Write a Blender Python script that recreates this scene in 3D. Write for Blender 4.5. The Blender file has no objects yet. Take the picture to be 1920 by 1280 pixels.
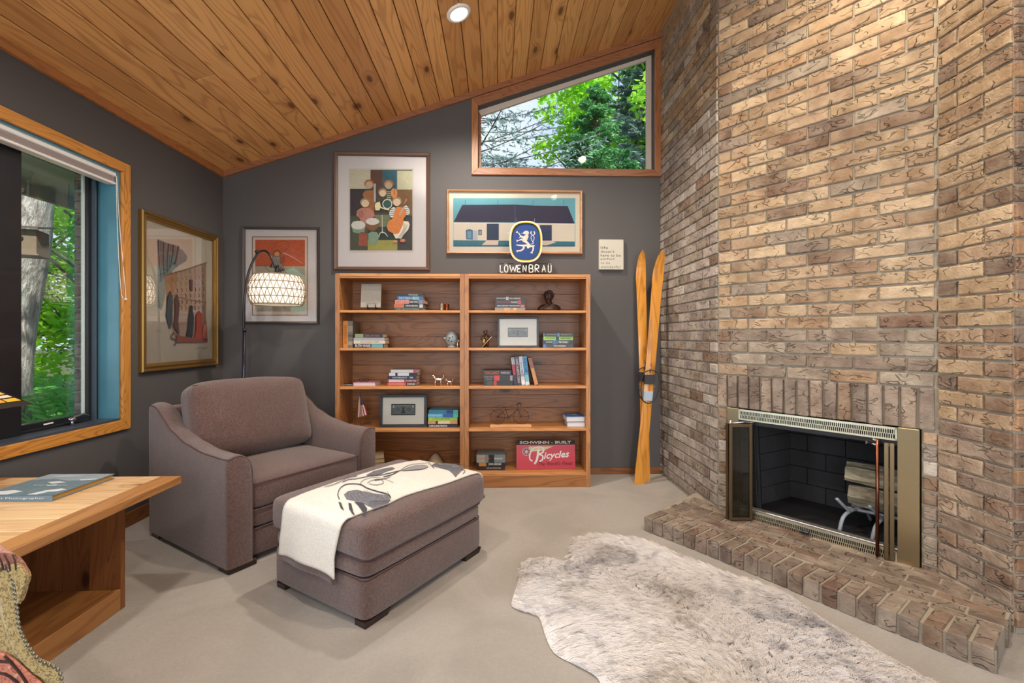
import bpy, bmesh, math, random
from mathutils import Vector, Matrix, noise
import numpy as np
rnd = random.Random(7)
PI = math.pi
# ------------------------------------------------------------------ camera, sky, lights, exposure
F, CX, HY, CAMZ = 865.0, 960.0, 631.0, 1.134
YAW = math.atan(27 / 865)
sc = bpy.context.scene
col = sc.collection
cam = bpy.data.objects.new('camera', bpy.data.cameras.new('camera'))
col.objects.link(cam); sc.camera = cam
cam.location = (0, 0, CAMZ); cam.rotation_euler = (PI / 2, 0, -YAW)
cam.data.sensor_width = 36; cam.data.lens = F / 1920 * 36
cam.data.shift_y = -(640 - HY) / 1920
cam.data.clip_start = 0.05; cam.data.clip_end = 300

sc.view_settings.view_transform = 'Standard'
sc.view_settings.look = 'None'
sc.view_settings.gamma = 1
sc.view_settings.use_curve_mapping = False
sc.view_settings.exposure = 0.34
sc.cycles.use_denoising = True
sc.cycles.max_bounces = 8
sc.cycles.diffuse_bounces = 5
sc.cycles.transparent_max_bounces = 24
sc.cycles.sample_clamp_indirect = 6

w = bpy.data.worlds.new('sky'); sc.world = w; w.use_nodes = True
wn, wl = w.node_tree.nodes, w.node_tree.links
wn.clear()
wo = wn.new('ShaderNodeOutputWorld'); wb = wn.new('ShaderNodeBackground')
wtc = wn.new('ShaderNodeTexCoord'); wsep = wn.new('ShaderNodeSeparateXYZ'); wr = wn.new('ShaderNodeValToRGB')
wno = wn.new('ShaderNodeTexNoise'); wno.inputs['Scale'].default_value = 3.5; wno.inputs['Detail'].default_value = 5
wmx = wn.new('ShaderNodeMix'); wmx.data_type = 'RGBA'; wmr = wn.new('ShaderNodeMapRange')
wmr.inputs[1].default_value = 0.48; wmr.inputs[2].default_value = 0.72; wmr.inputs[4].default_value = 0.75
wr.color_ramp.elements[0].position = 0.0; wr.color_ramp.elements[0].color = (0.78, 0.86, 1.0, 1)
wr.color_ramp.elements[1].position = 0.9; wr.color_ramp.elements[1].color = (0.22, 0.42, 0.92, 1)
wl.new(wtc.outputs['Generated'], wsep.inputs[0]); wl.new(wsep.outputs['Z'], wr.inputs[0])
wl.new(wtc.outputs['Generated'], wno.inputs['Vector']); wl.new(wno.outputs[0], wmr.inputs[0])
wl.new(wmr.outputs[0], wmx.inputs[0]); wl.new(wr.outputs[0], wmx.inputs[6]); wmx.inputs[7].default_value = (0.92, 0.94, 1.0, 1)
wl.new(wmx.outputs[2], wb.inputs['Color']); wb.inputs['Strength'].default_value = 0.95
wl.new(wb.outputs[0], wo.inputs[0])

def light(name, kind, loc, power, color, size=0.1, size_y=None, rot=(0, 0, 0), spot=None):
    L = bpy.data.lights.new(name, kind); L.energy = power; L.color = color
    if kind == 'AREA':
        L.shape = 'RECTANGLE' if size_y else 'DISK'; L.size = size
        if size_y: L.size_y = size_y
    elif kind == 'SPOT':
        L.shadow_soft_size = size; L.spot_size = math.radians(spot[0]); L.spot_blend = spot[1]
    elif kind == 'SUN': L.angle = size
    else: L.shadow_soft_size = size
    o = bpy.data.objects.new(name, L); col.objects.link(o); o.location = loc; o.rotation_euler = rot
    return o
CEIL0, CSL = 2.459, 0.3359           # ceiling height at the left wall, and its slope
LW, BW = -2.213, 3.79                # left wall X, back wall Y
FW, RW = -3.2, 3.5                   # wall behind the camera, wall on the right
def ceil_z(x): return CEIL0 + CSL * (x - LW)
sun = light('sunlight', 'SUN', (-6, -8, 12), 7.0, (1.0, 0.95, 0.85), 0.05)
sun.rotation_euler = Vector((-0.46, 0.70, -0.80)).to_track_quat('-Z', 'Y').to_euler()
# added fill light behind the camera, tinted like daylight
light('rear_fill', 'AREA', (0.4, FW + 0.12, 1.35), 118, (0.93, 0.96, 1.0), 4.2, 2.1, rot=(PI / 2, 0, 0))
# daylight through the wide window of the left wall
light('daylight_side', 'AREA', (LW - 0.16, 0.55, 1.4), 95, (0.78, 0.89, 1.0), 2.4, 1.3, rot=(0, -PI / 2, 0)).data.spread = math.radians(150)
CANS = [(-0.24, 2.845, 120, (1, .91, .80)), (-1.0, 1.2, 62, (1, .93, .85)), (1.15, 1.5, 130, (1, .84, .64)), (-0.9, -0.5, 55, (1, .93, .86)), (0.95, -0.2, 80, (1, .93, .86)), (2.6, 0.3, 40, (1, .88, .74))]
for cx_, cy_, pw_, tint_ in CANS:
    light('downlight_bulb', 'SPOT', (cx_, cy_, ceil_z(cx_) - 0.035), pw_, tint_, 0.05, spot=(150, 0.6))

# ------------------------------------------------------------------ helpers
s_, c_ = math.sin(YAW), math.cos(YAW)
def ray(x, y):
    a = (x - CX) / F
    return (a * c_ + s_, c_ - a * s_, (HY - y) / F)
def onz(x, y, z=0.0):
    r = ray(x, y); t = (z - CAMZ) / r[2]; return Vector((r[0] * t, r[1] * t, z))
def ony(x, y, Y=BW):
    r = ray(x, y); t = Y / r[1]; return Vector((r[0] * t, Y, CAMZ + r[2] * t))
def onx(x, y, X=LW):
    r = ray(x, y); t = X / r[0]; return Vector((X, r[1] * t, CAMZ + r[2] * t))
def srgb(*v):
    return tuple(((c / 255) / 12.92 if c / 255 <= 0.04045 else ((c / 255 + 0.055) / 1.055) ** 2.4) for c in v[:3]) + (1,)

class MB:
    def __init__(s): s.v = []; s.f = []; s.m = []; s.mats = []; s.sm = []
    def mi(s, mat):
        if mat is None: return 0
        if mat not in s.mats: s.mats.append(mat)
        return s.mats.index(mat)
    def add(s, vs, fs, mat=None, smooth=False):
        b = len(s.v); s.v += [tuple(p) for p in vs]
        k = s.mi(mat)
        for f in fs: s.f.append(tuple(i + b for i in f)); s.m.append(k); s.sm.append(smooth)
        return s
    def box(s, x0, x1, y0, y1, z0, z1, mat=None, M=None, ch=0.0):
        if ch:
            c = ch; vs = []
            for z, i in ((z0, c), (z0 + c, 0), (z1 - c, 0), (z1, c)):
                vs += [(x0 + i, y0 + i, z), (x1 - i, y0 + i, z), (x1 - i, y1 - i, z), (x0 + i, y1 - i, z)]
            fs = [(3, 2, 1, 0), (12, 13, 14, 15)]
            for k in range(3):
                for j in range(4): a = 4 * k + j; b = 4 * k + (j + 1) % 4; fs.append((a, b, b + 4, a + 4))
        else:
            vs = [(x0, y0, z0), (x1, y0, z0), (x1, y1, z0), (x0, y1, z0), (x0, y0, z1), (x1, y0, z1), (x1, y1, z1), (x0, y1, z1)]
            fs = [(3, 2, 1, 0), (4, 5, 6, 7), (0, 1, 5, 4), (1, 2, 6, 5), (2, 3, 7, 6), (3, 0, 4, 7)]
        if M is not None: vs = [M @ Vector(p) for p in vs]
        return s.add(vs, fs, mat)
    def prism(s, pts, d, mat=None, smooth=False):
        """pts: closed outline of 3D points, d: extrusion vector"""
        n = len(pts); d = Vector(d); p = [Vector(q) for q in pts]
        return s.add(p + [q + d for q in p], [tuple(range(n))[::-1], tuple(range(n, 2 * n))] + [(i, (i + 1) % n, n + (i + 1) % n, n + i) for i in range(n)], mat, smooth)
    def tube(s, path, r, n=8, mat=None, closed=False, cap=True, flat=1.0):
        path = [Vector(p) for p in path]; L = len(path); vs = []; up = Vector((0.03, 0.05, 1))
        rr = r if hasattr(r, '__len__') else [r] * L
        prev = None
        for i, p in enumerate(path):
            if closed: t = path[(i + 1) % L] - path[i - 1]
            else: t = path[min(i + 1, L - 1)] - path[max(i - 1, 0)]
            if t.length < 1e-9: t = Vector((0, 0, 1))
            t.normalize()
            if prev is None:
                a = t.cross(up)
                if a.length < 1e-3: a = t.cross(Vector((1, 0, 0)))
            else: a = prev - t * prev.dot(t)
            a.normalize(); prev = a; b = t.cross(a)
            for k in range(n):
                an = 2 * PI * k / n
                vs.append(p + a * math.cos(an) * rr[i] + b * math.sin(an) * rr[i] * flat)
        fs = []
        for i in range(L if closed else L - 1):
            for k in range(n):
                q = (i + 1) % L
                fs.append((i * n + k, i * n + (k + 1) % n, q * n + (k + 1) % n, q * n + k))
        if cap and not closed: fs += [tuple(range(n))[::-1], tuple((L - 1) * n + k for k in range(n))]
        return s.add(vs, fs, mat, True)
    def lathe(s, prof, n=24, c=(0, 0, 0), mat=None, smooth=True, M=None):
        vs = []; fs = []; L = len(prof)
        for r, z in prof:
            for k in range(n):
                a = 2 * PI * k / n; p = Vector((r * math.cos(a), r * math.sin(a), z))
                if M is not None: p = M @ p
                vs.append(p + Vector(c))
        for i in range(L - 1):
            for k in range(n): fs.append((i * n + k, i * n + (k + 1) % n, (i + 1) * n + (k + 1) % n, (i + 1) * n + k))
        return s.add(vs, fs, mat, smooth)
    def ball(s, c, r, n=12, sq=(1, 1, 1), mat=None, M=None):
        pr = [(max(1e-4, math.sin(PI * i / n)) * r, -math.cos(PI * i / n) * r) for i in range(n + 1)]
        S = Matrix.Diagonal(Vector(sq)).to_4x4()
        if M is not None: S = M @ S
        return s.lathe(pr, max(8, n + 4), c, mat, True, S)
    def grid(s, fn, nu, nv, mat=None, smooth=True, cu=False):
        vs = [fn(i / (nu if cu else nu - 1), j / (nv - 1)) for j in range(nv) for i in range(nu)]
        fs = []
        for j in range(nv - 1):
            for i in range(nu if cu else nu - 1):
                q = (i + 1) % nu
                fs.append((j * nu + i, j * nu + q, (j + 1) * nu + q, (j + 1) * nu + i))
        return s.add(vs, fs, mat, smooth)
    def mesh(s, name, mat=None):
        me = bpy.data.meshes.new(name); me.from_pydata(s.v, [], s.f)
        for m in (s.mats or ([mat] if mat else [])): me.materials.append(m)
        me.polygons.foreach_set('material_index', s.m); me.polygons.foreach_set('use_smooth', s.sm)
        me.update(); return me
    def build(s, name, mat=None, parent=None, loc=(0, 0, 0), rot=None, fix=True, bev=0, sub=0, auto=0):
        me = s.mesh(name, mat)
        if fix:
            bm = bmesh.new(); bm.from_mesh(me); bmesh.ops.recalc_face_normals(bm, faces=bm.faces); bm.to_mesh(me); bm.free()
        return put(name, me, parent, loc, rot, bev, sub)
def put(name, me, parent=None, loc=(0, 0, 0), rot=None, bev=0, sub=0):
    o = bpy.data.objects.new(name, me); col.objects.link(o); o.location = loc
    if rot: o.rotation_euler = rot
    if parent: o.parent = parent
    if bev:
        b = o.modifiers.new('bevel', 'BEVEL'); b.width = bev; b.segments = 2; b.limit_method = 'ANGLE'; b.angle_limit = 0.6
    if sub:
        q = o.modifiers.new('sub', 'SUBSURF'); q.levels = sub; q.render_levels = sub
    return o
def tag(o, label=None, cat=None, group=None, kind=None):
    if label: o['label'] = label
    if cat: o['category'] = cat
    if group: o['group'] = group
    if kind: o['kind'] = kind
    return o
def thing(name, label, cat, loc=(0, 0, 0), rz=0, group=None):
    o = bpy.data.objects.new(name, None); col.objects.link(o); o.empty_display_size = 0.05
    o.location = loc; o.rotation_euler = (0, 0, rz)
    return tag(o, label, cat, group)
def rbox(sx, sy, sz, r, n=8, puff=(0, 0, 0), seed=0, wob=0.0, c=(0, 0, 0), pz=None):
    """soft rounded box centred on c; puff bulges the faces"""
    bm = bmesh.new(); bmesh.ops.create_cube(bm, size=2)
    bmesh.ops.subdivide_edges(bm, edges=bm.edges[:], cuts=n, use_grid_fill=True)
    h = Vector((sx / 2, sy / 2, sz / 2))
    for v in bm.verts:
        p = Vector([v.co[i] for i in range(3)])
        q = [0, 0, 0]
        for i in range(3): # denser near the edges
            a = p[i]; q[i] = (math.sin(a * PI / 2) * 0.55 + a * 0.45) * h[i]
        q = Vector(q); inn = Vector([max(-(h[i] - r), min(h[i] - r, q[i])) for i in range(3)])
        d = q - inn
        if d.length > 1e-9: q = inn + d.normalized() * r
        a = [min(1, abs(q[i]) / h[i]) for i in range(3)]
        for i in range(3):
            j, k = (i + 1) % 3, (i + 2) % 3
            q[i] += puff[i] * (q[i] / h[i]) * (1 - a[j] ** 2.4) * (1 - a[k] ** 2.4)
        if wob: q += noise.noise_vector(q * 5 + Vector((seed, seed * 2, 0))) * wob
        v.co = q + Vector(c)
    me = bpy.data.meshes.new('soft'); bm.normal_update(); bm.to_mesh(me); bm.free()
    for p in me.polygons: p.use_smooth = True
    return me
def soft(name, mat, parent, *a, sub=1, loc=(0, 0, 0), rot=None, **k):
    me = rbox(*a, **k); me.materials.append(mat); return put(name, me, parent, loc, rot, sub=sub)
def rrect(sx, sy, r, z, n=5):
    pts = []
    for cx, cy, a0 in ((sx / 2 - r, sy / 2 - r, 0), (-sx / 2 + r, sy / 2 - r, 90), (-sx / 2 + r, -sy / 2 + r, 180), (sx / 2 - r, -sy / 2 + r, 270)):
        for i in range(n + 1):
            a = math.radians(a0 + 90 * i / n); pts.append(Vector((cx + r * math.cos(a), cy + r * math.sin(a), z)))
    return pts
def dense(pts, m=6, closed=False):
    out = []; L = len(pts)
    for i in range(L if closed else L - 1):
        a, b = Vector(pts[i]), Vector(pts[(i + 1) % L])
        for k in range(m): out.append(a.lerp(b, k / m))
    if not closed: out.append(Vector(pts[-1]))
    return out
def spline(pts, m=8, closed=False):
    P = [Vector(p) for p in pts]; n = len(P); out = []
    for i in range(n if closed else n - 1):
        if closed: p0, p1, p2, p3 = P[i - 1], P[i], P[(i + 1) % n], P[(i + 2) % n]
        else: p0, p1, p2, p3 = P[max(i - 1, 0)], P[i], P[i + 1], P[min(i + 2, n - 1)]
        for k in range(m):
            t = k / m
            out.append(0.5 * ((2 * p1) + (p2 - p0) * t + (2 * p0 - 5 * p1 + 4 * p2 - p3) * t * t + (3 * p1 - p0 - 3 * p2 + p3) * t ** 3))
    if not closed: out.append(P[-1])
    return out

# ------------------------------------------------------------------ materials
class NT:
    def __init__(s, name):
        s.mat = bpy.data.materials.new(name); s.mat.use_nodes = True
        s.t = s.mat.node_tree; s.n = s.t.nodes; s.bsdf = s.n['Principled BSDF']; s.out = s.n['Material Output']
    def node(s, typ, **kw):
        n = s.n.new(typ)
        for k, v in kw.items():
            if k.startswith('i_'): n.inputs[k[2:].replace('_', ' ')].default_value = v
            else: setattr(n, k, v)
        return n
    def link(s, a, b): s.t.links.new(a, b)
    def math(s, op, a, b=None, c=None, clamp=False):
        n = s.n.new('ShaderNodeMath'); n.operation = op; n.use_clamp = clamp
        for i, x in enumerate((a, b, c)):
            if x is None: continue
            if isinstance(x, (int, float)): n.inputs[i].default_value = x
            else: s.link(x, n.inputs[i])
        return n.outputs[0]
    def mix(s, f, a, b, mode='MIX'):
        n = s.n.new('ShaderNodeMix'); n.data_type = 'RGBA'; n.blend_type = mode
        for i, x in ((0, f), (6, a), (7, b)):
            if isinstance(x, (int, float, tuple)): n.inputs[i].default_value = x
            else: s.link(x, n.inputs[i])
        return n.outputs[2]
    def rng(s, v, a, b, c=0.0, d=1.0):
        n = s.n.new('ShaderNodeMapRange'); s.link(v, n.inputs[0])
        for i, x in enumerate((a, b, c, d)): n.inputs[i + 1].default_value = x
        return n.outputs[0]
    def coords(s, scale=(1, 1, 1), randomize=True, rot=(0, 0, 0), kind='Object'):
        tc = s.n.new('ShaderNodeTexCoord'); mp = s.n.new('ShaderNodeMapping'); mp.inputs['Scale'].default_value = scale; mp.inputs['Rotation'].default_value = rot
        s.link(tc.outputs[kind], mp.inputs[0])
        if randomize:
            oi = s.n.new('ShaderNodeObjectInfo'); m = s.n.new('ShaderNodeVectorMath'); m.operation = 'SCALE'; m.inputs[0].default_value = (37.1, 91.7, 53.3)
            s.link(oi.outputs['Random'], m.inputs['Scale']); s.link(m.outputs[0], mp.inputs['Location'])
        return mp.outputs[0]
    def noise(s, vec, scale, detail=3, rough=0.5, dist=0.0):
        n = s.n.new('ShaderNodeTexNoise'); s.link(vec, n.inputs['Vector'])
        n.inputs['Scale'].default_value = scale; n.inputs['Detail'].default_value = detail; n.inputs['Roughness'].default_value = rough; n.inputs['Distortion'].default_value = dist
        return n.outputs[0]
    def bump(s, h, strength=0.3, dist=0.01, normal=None):
        n = s.n.new('ShaderNodeBump'); n.inputs['Strength'].default_value = strength; n.inputs['Distance'].default_value = dist
        s.link(h, n.inputs['Height'])
        if normal: s.link(normal, n.inputs['Normal'])
        return n.outputs[0]
    def done(s, colr=None, rough=None, normal=None, metal=None, spec=None, sheen=None, coat=None):
        b = s.bsdf
        for key, x in (('Base Color', colr), ('Roughness', rough), ('Normal', normal), ('Metallic', metal), ('Specular IOR Level', spec), ('Sheen Weight', sheen), ('Coat Weight', coat)):
            if x is None: continue
            if isinstance(x, (int, float, tuple)): b.inputs[key].default_value = x
            else: s.link(x, b.inputs[key])
        return s.mat
def mul(c, k): return tuple(min(1, v * k) for v in c[:3]) + (1,)
_pc = {}
def plain(name, rgb, rough=0.5, metal=0.0, vary=0.06, bump=0.0, scale=30, spec=0.5, coat=None):
    key = (name, rgb, rough, metal)
    if key in _pc: return _pc[key]
    N = NT(name); v = N.coords(randomize=False); n = N.noise(v, scale, 3)
    c = srgb(*rgb); cc = N.mix(n, mul(c, 1 - vary), mul(c, 1 + vary))
    m = N.done(cc, rough, N.bump(n, bump, 0.003) if bump else None, metal, spec, coat=coat)
    _pc[key] = m; return m
def wood(name, light_, dark, axis=0, ring=22, knots=1.0, rough=0.45, vary=0.25, stretch=0.12, coat=0.0, bumps=0.12, fine=1.0, across=3.4):
    """flat-sawn softwood: contour lines of a stretched noise, knots, fine fibre; grain runs along the given axis"""
    N = NT(name); sc3 = [1, 1, 1]; sc3[axis] = stretch
    v = N.coords(tuple(sc3)); sk = [1, 1, 1]; sk[axis] = 0.42; vk = N.coords(tuple(sk))
    vo = N.node('ShaderNodeTexVoronoi', i_Scale=3.3); vo.voronoi_dimensions = '2D'
    sx = N.node('ShaderNodeSeparateXYZ'); N.link(vk, sx.inputs[0]); oth = [i for i in range(3) if i != axis]
    cb_ = N.node('ShaderNodeCombineXYZ'); N.link(sx.outputs[axis], cb_.inputs[0]); N.link(N.math('ADD', sx.outputs[oth[0]], sx.outputs[oth[1]]), cb_.inputs[1]); N.link(cb_.outputs[0], vo.inputs['Vector'])
    sep = N.node('ShaderNodeSeparateColor'); N.link(vo.outputs['Color'], sep.inputs[0])
    on = N.math('GREATER_THAN', sep.outputs[0], 1 - 0.42 * knots) if knots else 0.0
    d = vo.outputs['Distance']
    near = N.rng(d, 0.0, 0.24, 1.0, 0.0)
    base = N.noise(v, across, 2, 0.45, 0.2)
    ph = N.math('MULTIPLY', base, ring)
    if knots:
        nn = N.math('MULTIPLY', N.math('MULTIPLY', near, near), on)
        ph = N.math('ADD', ph, N.math('MULTIPLY', nn, 3.2))
    sn = N.math('SINE', N.math('MULTIPLY', ph, 6.283))
    rings = N.rng(sn, -0.2, 1.0)
    rings = N.math('POWER', rings, 2.2)
    fs = [1, 1, 1]; fs[axis] = 0.03
    vf = N.coords(tuple(fs)); fib = N.noise(vf, 260, 2, 0.6)
    oi = N.node('ShaderNodeObjectInfo'); r = oi.outputs['Random']
    blotch = N.noise(v, 2.2, 2)
    f = N.math('ADD', N.math('MULTIPLY', rings, 0.42 * fine), N.math('MULTIPLY', N.math('SUBTRACT', fib, 0.45), 0.55))
    f = N.math('ADD', f, N.math('MULTIPLY', N.math('SUBTRACT', blotch, 0.5), 0.5), clamp=True)
    cc = N.mix(f, srgb(*light_), srgb(*dark))
    cc = N.mix(N.math('MULTIPLY', N.math('SUBTRACT', r, 0.0), vary * 2), cc, N.mix(0.55, cc, srgb(*dark)))
    if knots:
        kd = N.rng(N.math('ADD', d, N.math('MULTIPLY', base, 0.03)), 0.052, 0.085, 1.0, 0.0)
        kd = N.math('MULTIPLY', kd, on)
        cc = N.mix(kd, cc, mul(srgb(*dark), 0.28))
        halo = N.math('MULTIPLY', N.math('MULTIPLY', N.rng(d, 0.04, 0.17, 0.5, 0.0), on), 1.0)
        cc = N.mix(halo, cc, mul(srgb(*dark), 0.75))
    return N.done(cc, rough, N.bump(N.math('ADD', rings, fib), bumps, 0.002), coat=coat)
def fabric(name, c1, c2, weave=420, rough=0.95, sheen=0.35, bump=0.5, rot=0.785):
    N = NT(name); v = N.coords((1, 1, 1), False, rot=(0.3, 0.2, rot))
    n1 = N.noise(v, weave, 2, 0.7); n2 = N.noise(v, 5, 3); n3 = N.noise(v, 95, 2, 0.6)
    f = N.math('ADD', N.math('MULTIPLY', N.rng(n1, 0.35, 0.65), 0.7), N.math('MULTIPLY', N.rng(n3, 0.3, 0.7), 0.3))
    cc = N.mix(f, srgb(*c2), srgb(*c1)); cc = N.mix(N.rng(n2, 0.3, 0.8, 0, 0.35), cc, srgb(*c2))
    return N.done(cc, rough, N.bump(f, bump, 0.002), sheen=sheen, spec=0.25)
def emit(name, rgb, st):
    N = NT(name); e = N.node('ShaderNodeEmission'); e.inputs[0].default_value = srgb(*rgb); e.inputs[1].default_value = st
    N.link(e.outputs[0], N.out.inputs[0]); return N.mat
def glassy(name, tint=(1, 1, 1, 1), refl=1.0, rough=0.0):
    N = NT(name); t = N.node('ShaderNodeBsdfTransparent'); t.inputs[0].default_value = tint
    g = N.node('ShaderNodeBsdfGlossy'); g.inputs['Roughness'].default_value = rough
    fr = N.node('ShaderNodeFresnel'); fr.inputs[0].default_value = 1.45
    m = N.node('ShaderNodeMixShader'); N.link(N.math('MULTIPLY', fr.outputs[0], refl), m.inputs[0])
    N.link(t.outputs[0], m.inputs[1]); N.link(g.outputs[0], m.inputs[2]); N.link(m.outputs[0], N.out.inputs[0]); return N.mat

def brick_mat():
    N = NT('fired_brick'); oi = N.node('ShaderNodeObjectInfo'); v = N.coords((1, 1, 1))
    base = oi.outputs['Color']
    n1 = N.noise(v, 9, 3, 0.6); n2 = N.noise(v, 120, 3, 0.7); n3 = N.noise(v, 30, 2)
    cc = N.mix(N.rng(n1, 0.35, 0.7), N.mix(0.42, base, srgb(92, 74, 62)), N.mix(0.26, base, srgb(216, 200, 176)))
    cc = N.mix(N.rng(n2, 0.3, 0.75, 0, 0.35), cc, N.mix(0.5, cc, srgb(120, 98, 82)))
    # bark-like dents: contour lines of a soft noise, kept only in places
    vs = N.coords((1.0, 1.0, 1.9)); q = N.noise(vs, 13, 1.5, 0.5, 0.6)
    line = N.rng(N.math('ABSOLUTE', N.math('SUBTRACT', q, 0.5)), 0.0, 0.022, 1.0, 0.0)
    keep = N.rng(N.noise(v, 17, 1), 0.44, 0.56)
    line = N.math('MULTIPLY', line, keep)
    h = N.math('SUBTRACT', N.math('ADD', N.math('MULTIPLY', n3, 0.6), N.math('MULTIPLY', n2, 0.25)), N.math('MULTIPLY', line, 1.1))
    cc = N.mix(N.math('MULTIPLY', line, 0.13), cc, mul(srgb(110, 86, 68), 0.8))
    return N.done(cc, 0.82, N.bump(h, 1.0, 0.010), spec=0.4)
M = {}
M['brick'] = brick_mat()
def mort():
    N = NT('mortar'); v = N.coords((1, 1, 1), False); n = N.noise(v, 140, 4, 0.7); n2 = N.noise(v, 4, 2)
    cc = N.mix(n, srgb(140, 134, 122), srgb(176, 168, 152)); cc = N.mix(N.rng(n2, 0.3, 0.7, 0, 0.4), cc, srgb(150, 138, 118))
    return N.done(cc, 0.95, N.bump(n, 0.6, 0.003), spec=0.2)
M['mortar'] = mort()
def wallpaint():
    N = NT('charcoal_wall_paint'); v = N.coords((1, 1, 1), False); n = N.noise(v, 160, 3, 0.6); n2 = N.noise(v, 1.2, 2)
    cc = N.mix(n2, srgb(79, 77, 78), srgb(87, 84, 84))
    return N.done(cc, 0.62, N.bump(n, 0.10, 0.002), spec=0.35)
M['wall'] = wallpaint()
def carpet():
    N = NT('beige_carpet'); v = N.coords((1, 1, 1), False); n = N.noise(v, 420, 3, 0.8); n2 = N.noise(v, 2.1, 3, 0.55, 0.8); n3 = N.noise(v, 60, 3, 0.7)
    cc = N.mix(N.rng(n, 0.3, 0.7), srgb(158, 150, 140), srgb(214, 206, 196)); cc = N.mix(N.rng(n2, 0.42, 0.60, 0, 0.55), cc, srgb(164, 156, 146))
    cc = N.mix(N.rng(n3, 0.35, 0.7, 0, 0.25), cc, srgb(148, 140, 130))
    return N.done(cc, 1.0, N.bump(N.math('ADD', n, n3), 0.9, 0.006), spec=0.1, sheen=0.2)
M['carpet'] = carpet()
M['ceil'] = wood('cedar_ceiling', (224, 170, 106), (152, 92, 44), axis=1, ring=17, knots=1.5, rough=0.42, vary=0.42, across=5.5, stretch=0.10)
M['case_x'] = wood('bookcase_pine_x', (152, 98, 50), (78, 44, 20), axis=0, ring=16, knots=0.9, rough=0.4, vary=0.3, across=6)
M['case_z'] = wood('bookcase_pine_z', (178, 122, 72), (106, 66, 38), axis=2, ring=14, knots=0.4, rough=0.4, vary=0.3, across=7)
M['edge_x'] = wood('bookcase_edge', (198, 138, 80), (140, 86, 46), axis=0, ring=9, knots=0, rough=0.4, vary=0.15, across=8)
M['oak_y'] = wood('oak_trim_y', (206, 142, 66), (128, 72, 24), axis=1, ring=26, knots=0, rough=0.35, vary=0.1, across=9, fine=1.3)
M['oak_z'] = wood('oak_trim_z', (206, 142, 66), (128, 72, 24), axis=2, ring=26, knots=0, rough=0.35, vary=0.1, across=9, fine=1.3)
M['cedar_x'] = wood('cedar_trim_x', (158, 104, 70), (98, 58, 38), axis=0, ring=18, knots=0, rough=0.4, vary=0.1, across=9)
M['cedar_y'] = wood('cedar_trim_y', (176, 116, 66), (112, 66, 36), axis=1, ring=18, knots=0, rough=0.4, vary=0.1, across=9)
M['cedar_z'] = wood('cedar_trim_z', (176, 116, 72), (110, 64, 38), axis=2, ring=18, knots=0, rough=0.4, vary=0.1, across=9)
M['base'] = wood('dark_baseboard', (132, 84, 46), (78, 44, 22), axis=0, ring=14, knots=0, rough=0.4, vary=0.1, across=9)
M['tab_x'] = wood('table_pine_x', (216, 180, 134), (158, 112, 68), axis=0, ring=12, knots=0.7, rough=0.38, vary=0.3, across=7)
M['tab_y'] = wood('table_pine_y', (182, 130, 76), (112, 66, 32), axis=1, ring=12, knots=0.3, rough=0.38, vary=0.3, across=7)
M['tab_z'] = wood('table_pine_z', (150, 96, 54), (92, 52, 26), axis=2, ring=16, knots=0.8, rough=0.45, vary=0.3, across=8)
M['white'] = plain('white_plastic', (232, 230, 226), 0.4)
M['black'] = plain('black_metal', (26, 26, 30), 0.35)
M['blackwood'] = plain('black_wood', (30, 30, 34), 0.35)
M['chrome'] = plain('chrome', (200, 200, 205), 0.18, 1.0)
M['brass'] = plain('antique_brass', (176, 162, 130), 0.3, 1.0, scale=12)
M['brassl'] = plain('satin_pale_brass', (228, 224, 200), 0.38, 1.0, scale=12)
M['bronze'] = plain('bronzed_rod', (120, 74, 56), 0.3, 1.0)
M['gold'] = plain('gilt_frame', (140, 108, 56), 0.34, 0.7, scale=60)
M['paper'] = plain('page_paper', (222, 212, 190), 0.8)
M['gil'] = None
M['glass'] = glassy('window_glass', (0.98, 1.0, 0.99, 1), 0.2)
M['pglass'] = glassy('picture_glass', (1, 1, 1, 1), 0.55, 0.02)

# ------------------------------------------------------------------ room shell
def struct(o): o['kind'] = 'structure'; return o
struct(MB().box(LW - 0.2, RW + 0.2, FW - 0.2, BW + 0.15, -0.08, 0.0).build('floor', M['carpet']))
# left wall with the window opening (Y 0.55..2.775, z 0.645..2.10)
WY0, WY1, WZ0, WZ1 = 0.55, 2.775, 0.645, 2.10
WT = 0.16
m = MB()
m.box(LW - WT, LW, WY1, BW + 0.15, 0, CEIL0); m.box(LW - WT, LW, FW, WY0, 0, CEIL0)
m.box(LW - WT, LW, WY0, WY1, 0, WZ0); m.box(LW - WT, LW, WY0, WY1, WZ1, CEIL0)
struct(m.build('wall_left', M['wall']))
# back wall with the trapezoid window opening
TX0, TX1, TZ0 = -0.16, 1.30, 2.51
def tz(x): return ceil_z(x) - 0.125
m = MB()
def slab(pts): m.prism([(x, BW, z) for x, z in pts], (0, 0.15, 0))
slab([(LW - 0.1, 0), (TX0, 0), (TX0, ceil_z(TX0) + 0.01), (LW - 0.1, ceil_z(LW - 0.1) + 0.01)])
slab([(TX0, 0), (TX1, 0), (TX1, TZ0), (TX0, TZ0)])
slab([(TX1, 0), (RW, 0), (RW, ceil_z(RW) + 0.01), (TX1, ceil_z(TX1) + 0.01)])
slab([(TX0, tz(TX0)), (TX1, tz(TX1)), (TX1, ceil_z(TX1) + 0.01), (TX0, ceil_z(TX0) + 0.01)])
struct(m.build('wall_back', M['wall']))
m = MB(); m.prism([(RW, FW, 0), (RW, BW, 0), (RW, BW, ceil_z(RW)), (RW, FW, ceil_z(RW))], (0.15, 0, 0)); struct(m.build('wall_right', M['wall']))
m = MB() # wall behind the camera, with a wide unseen opening added for the rear fill light
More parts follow.
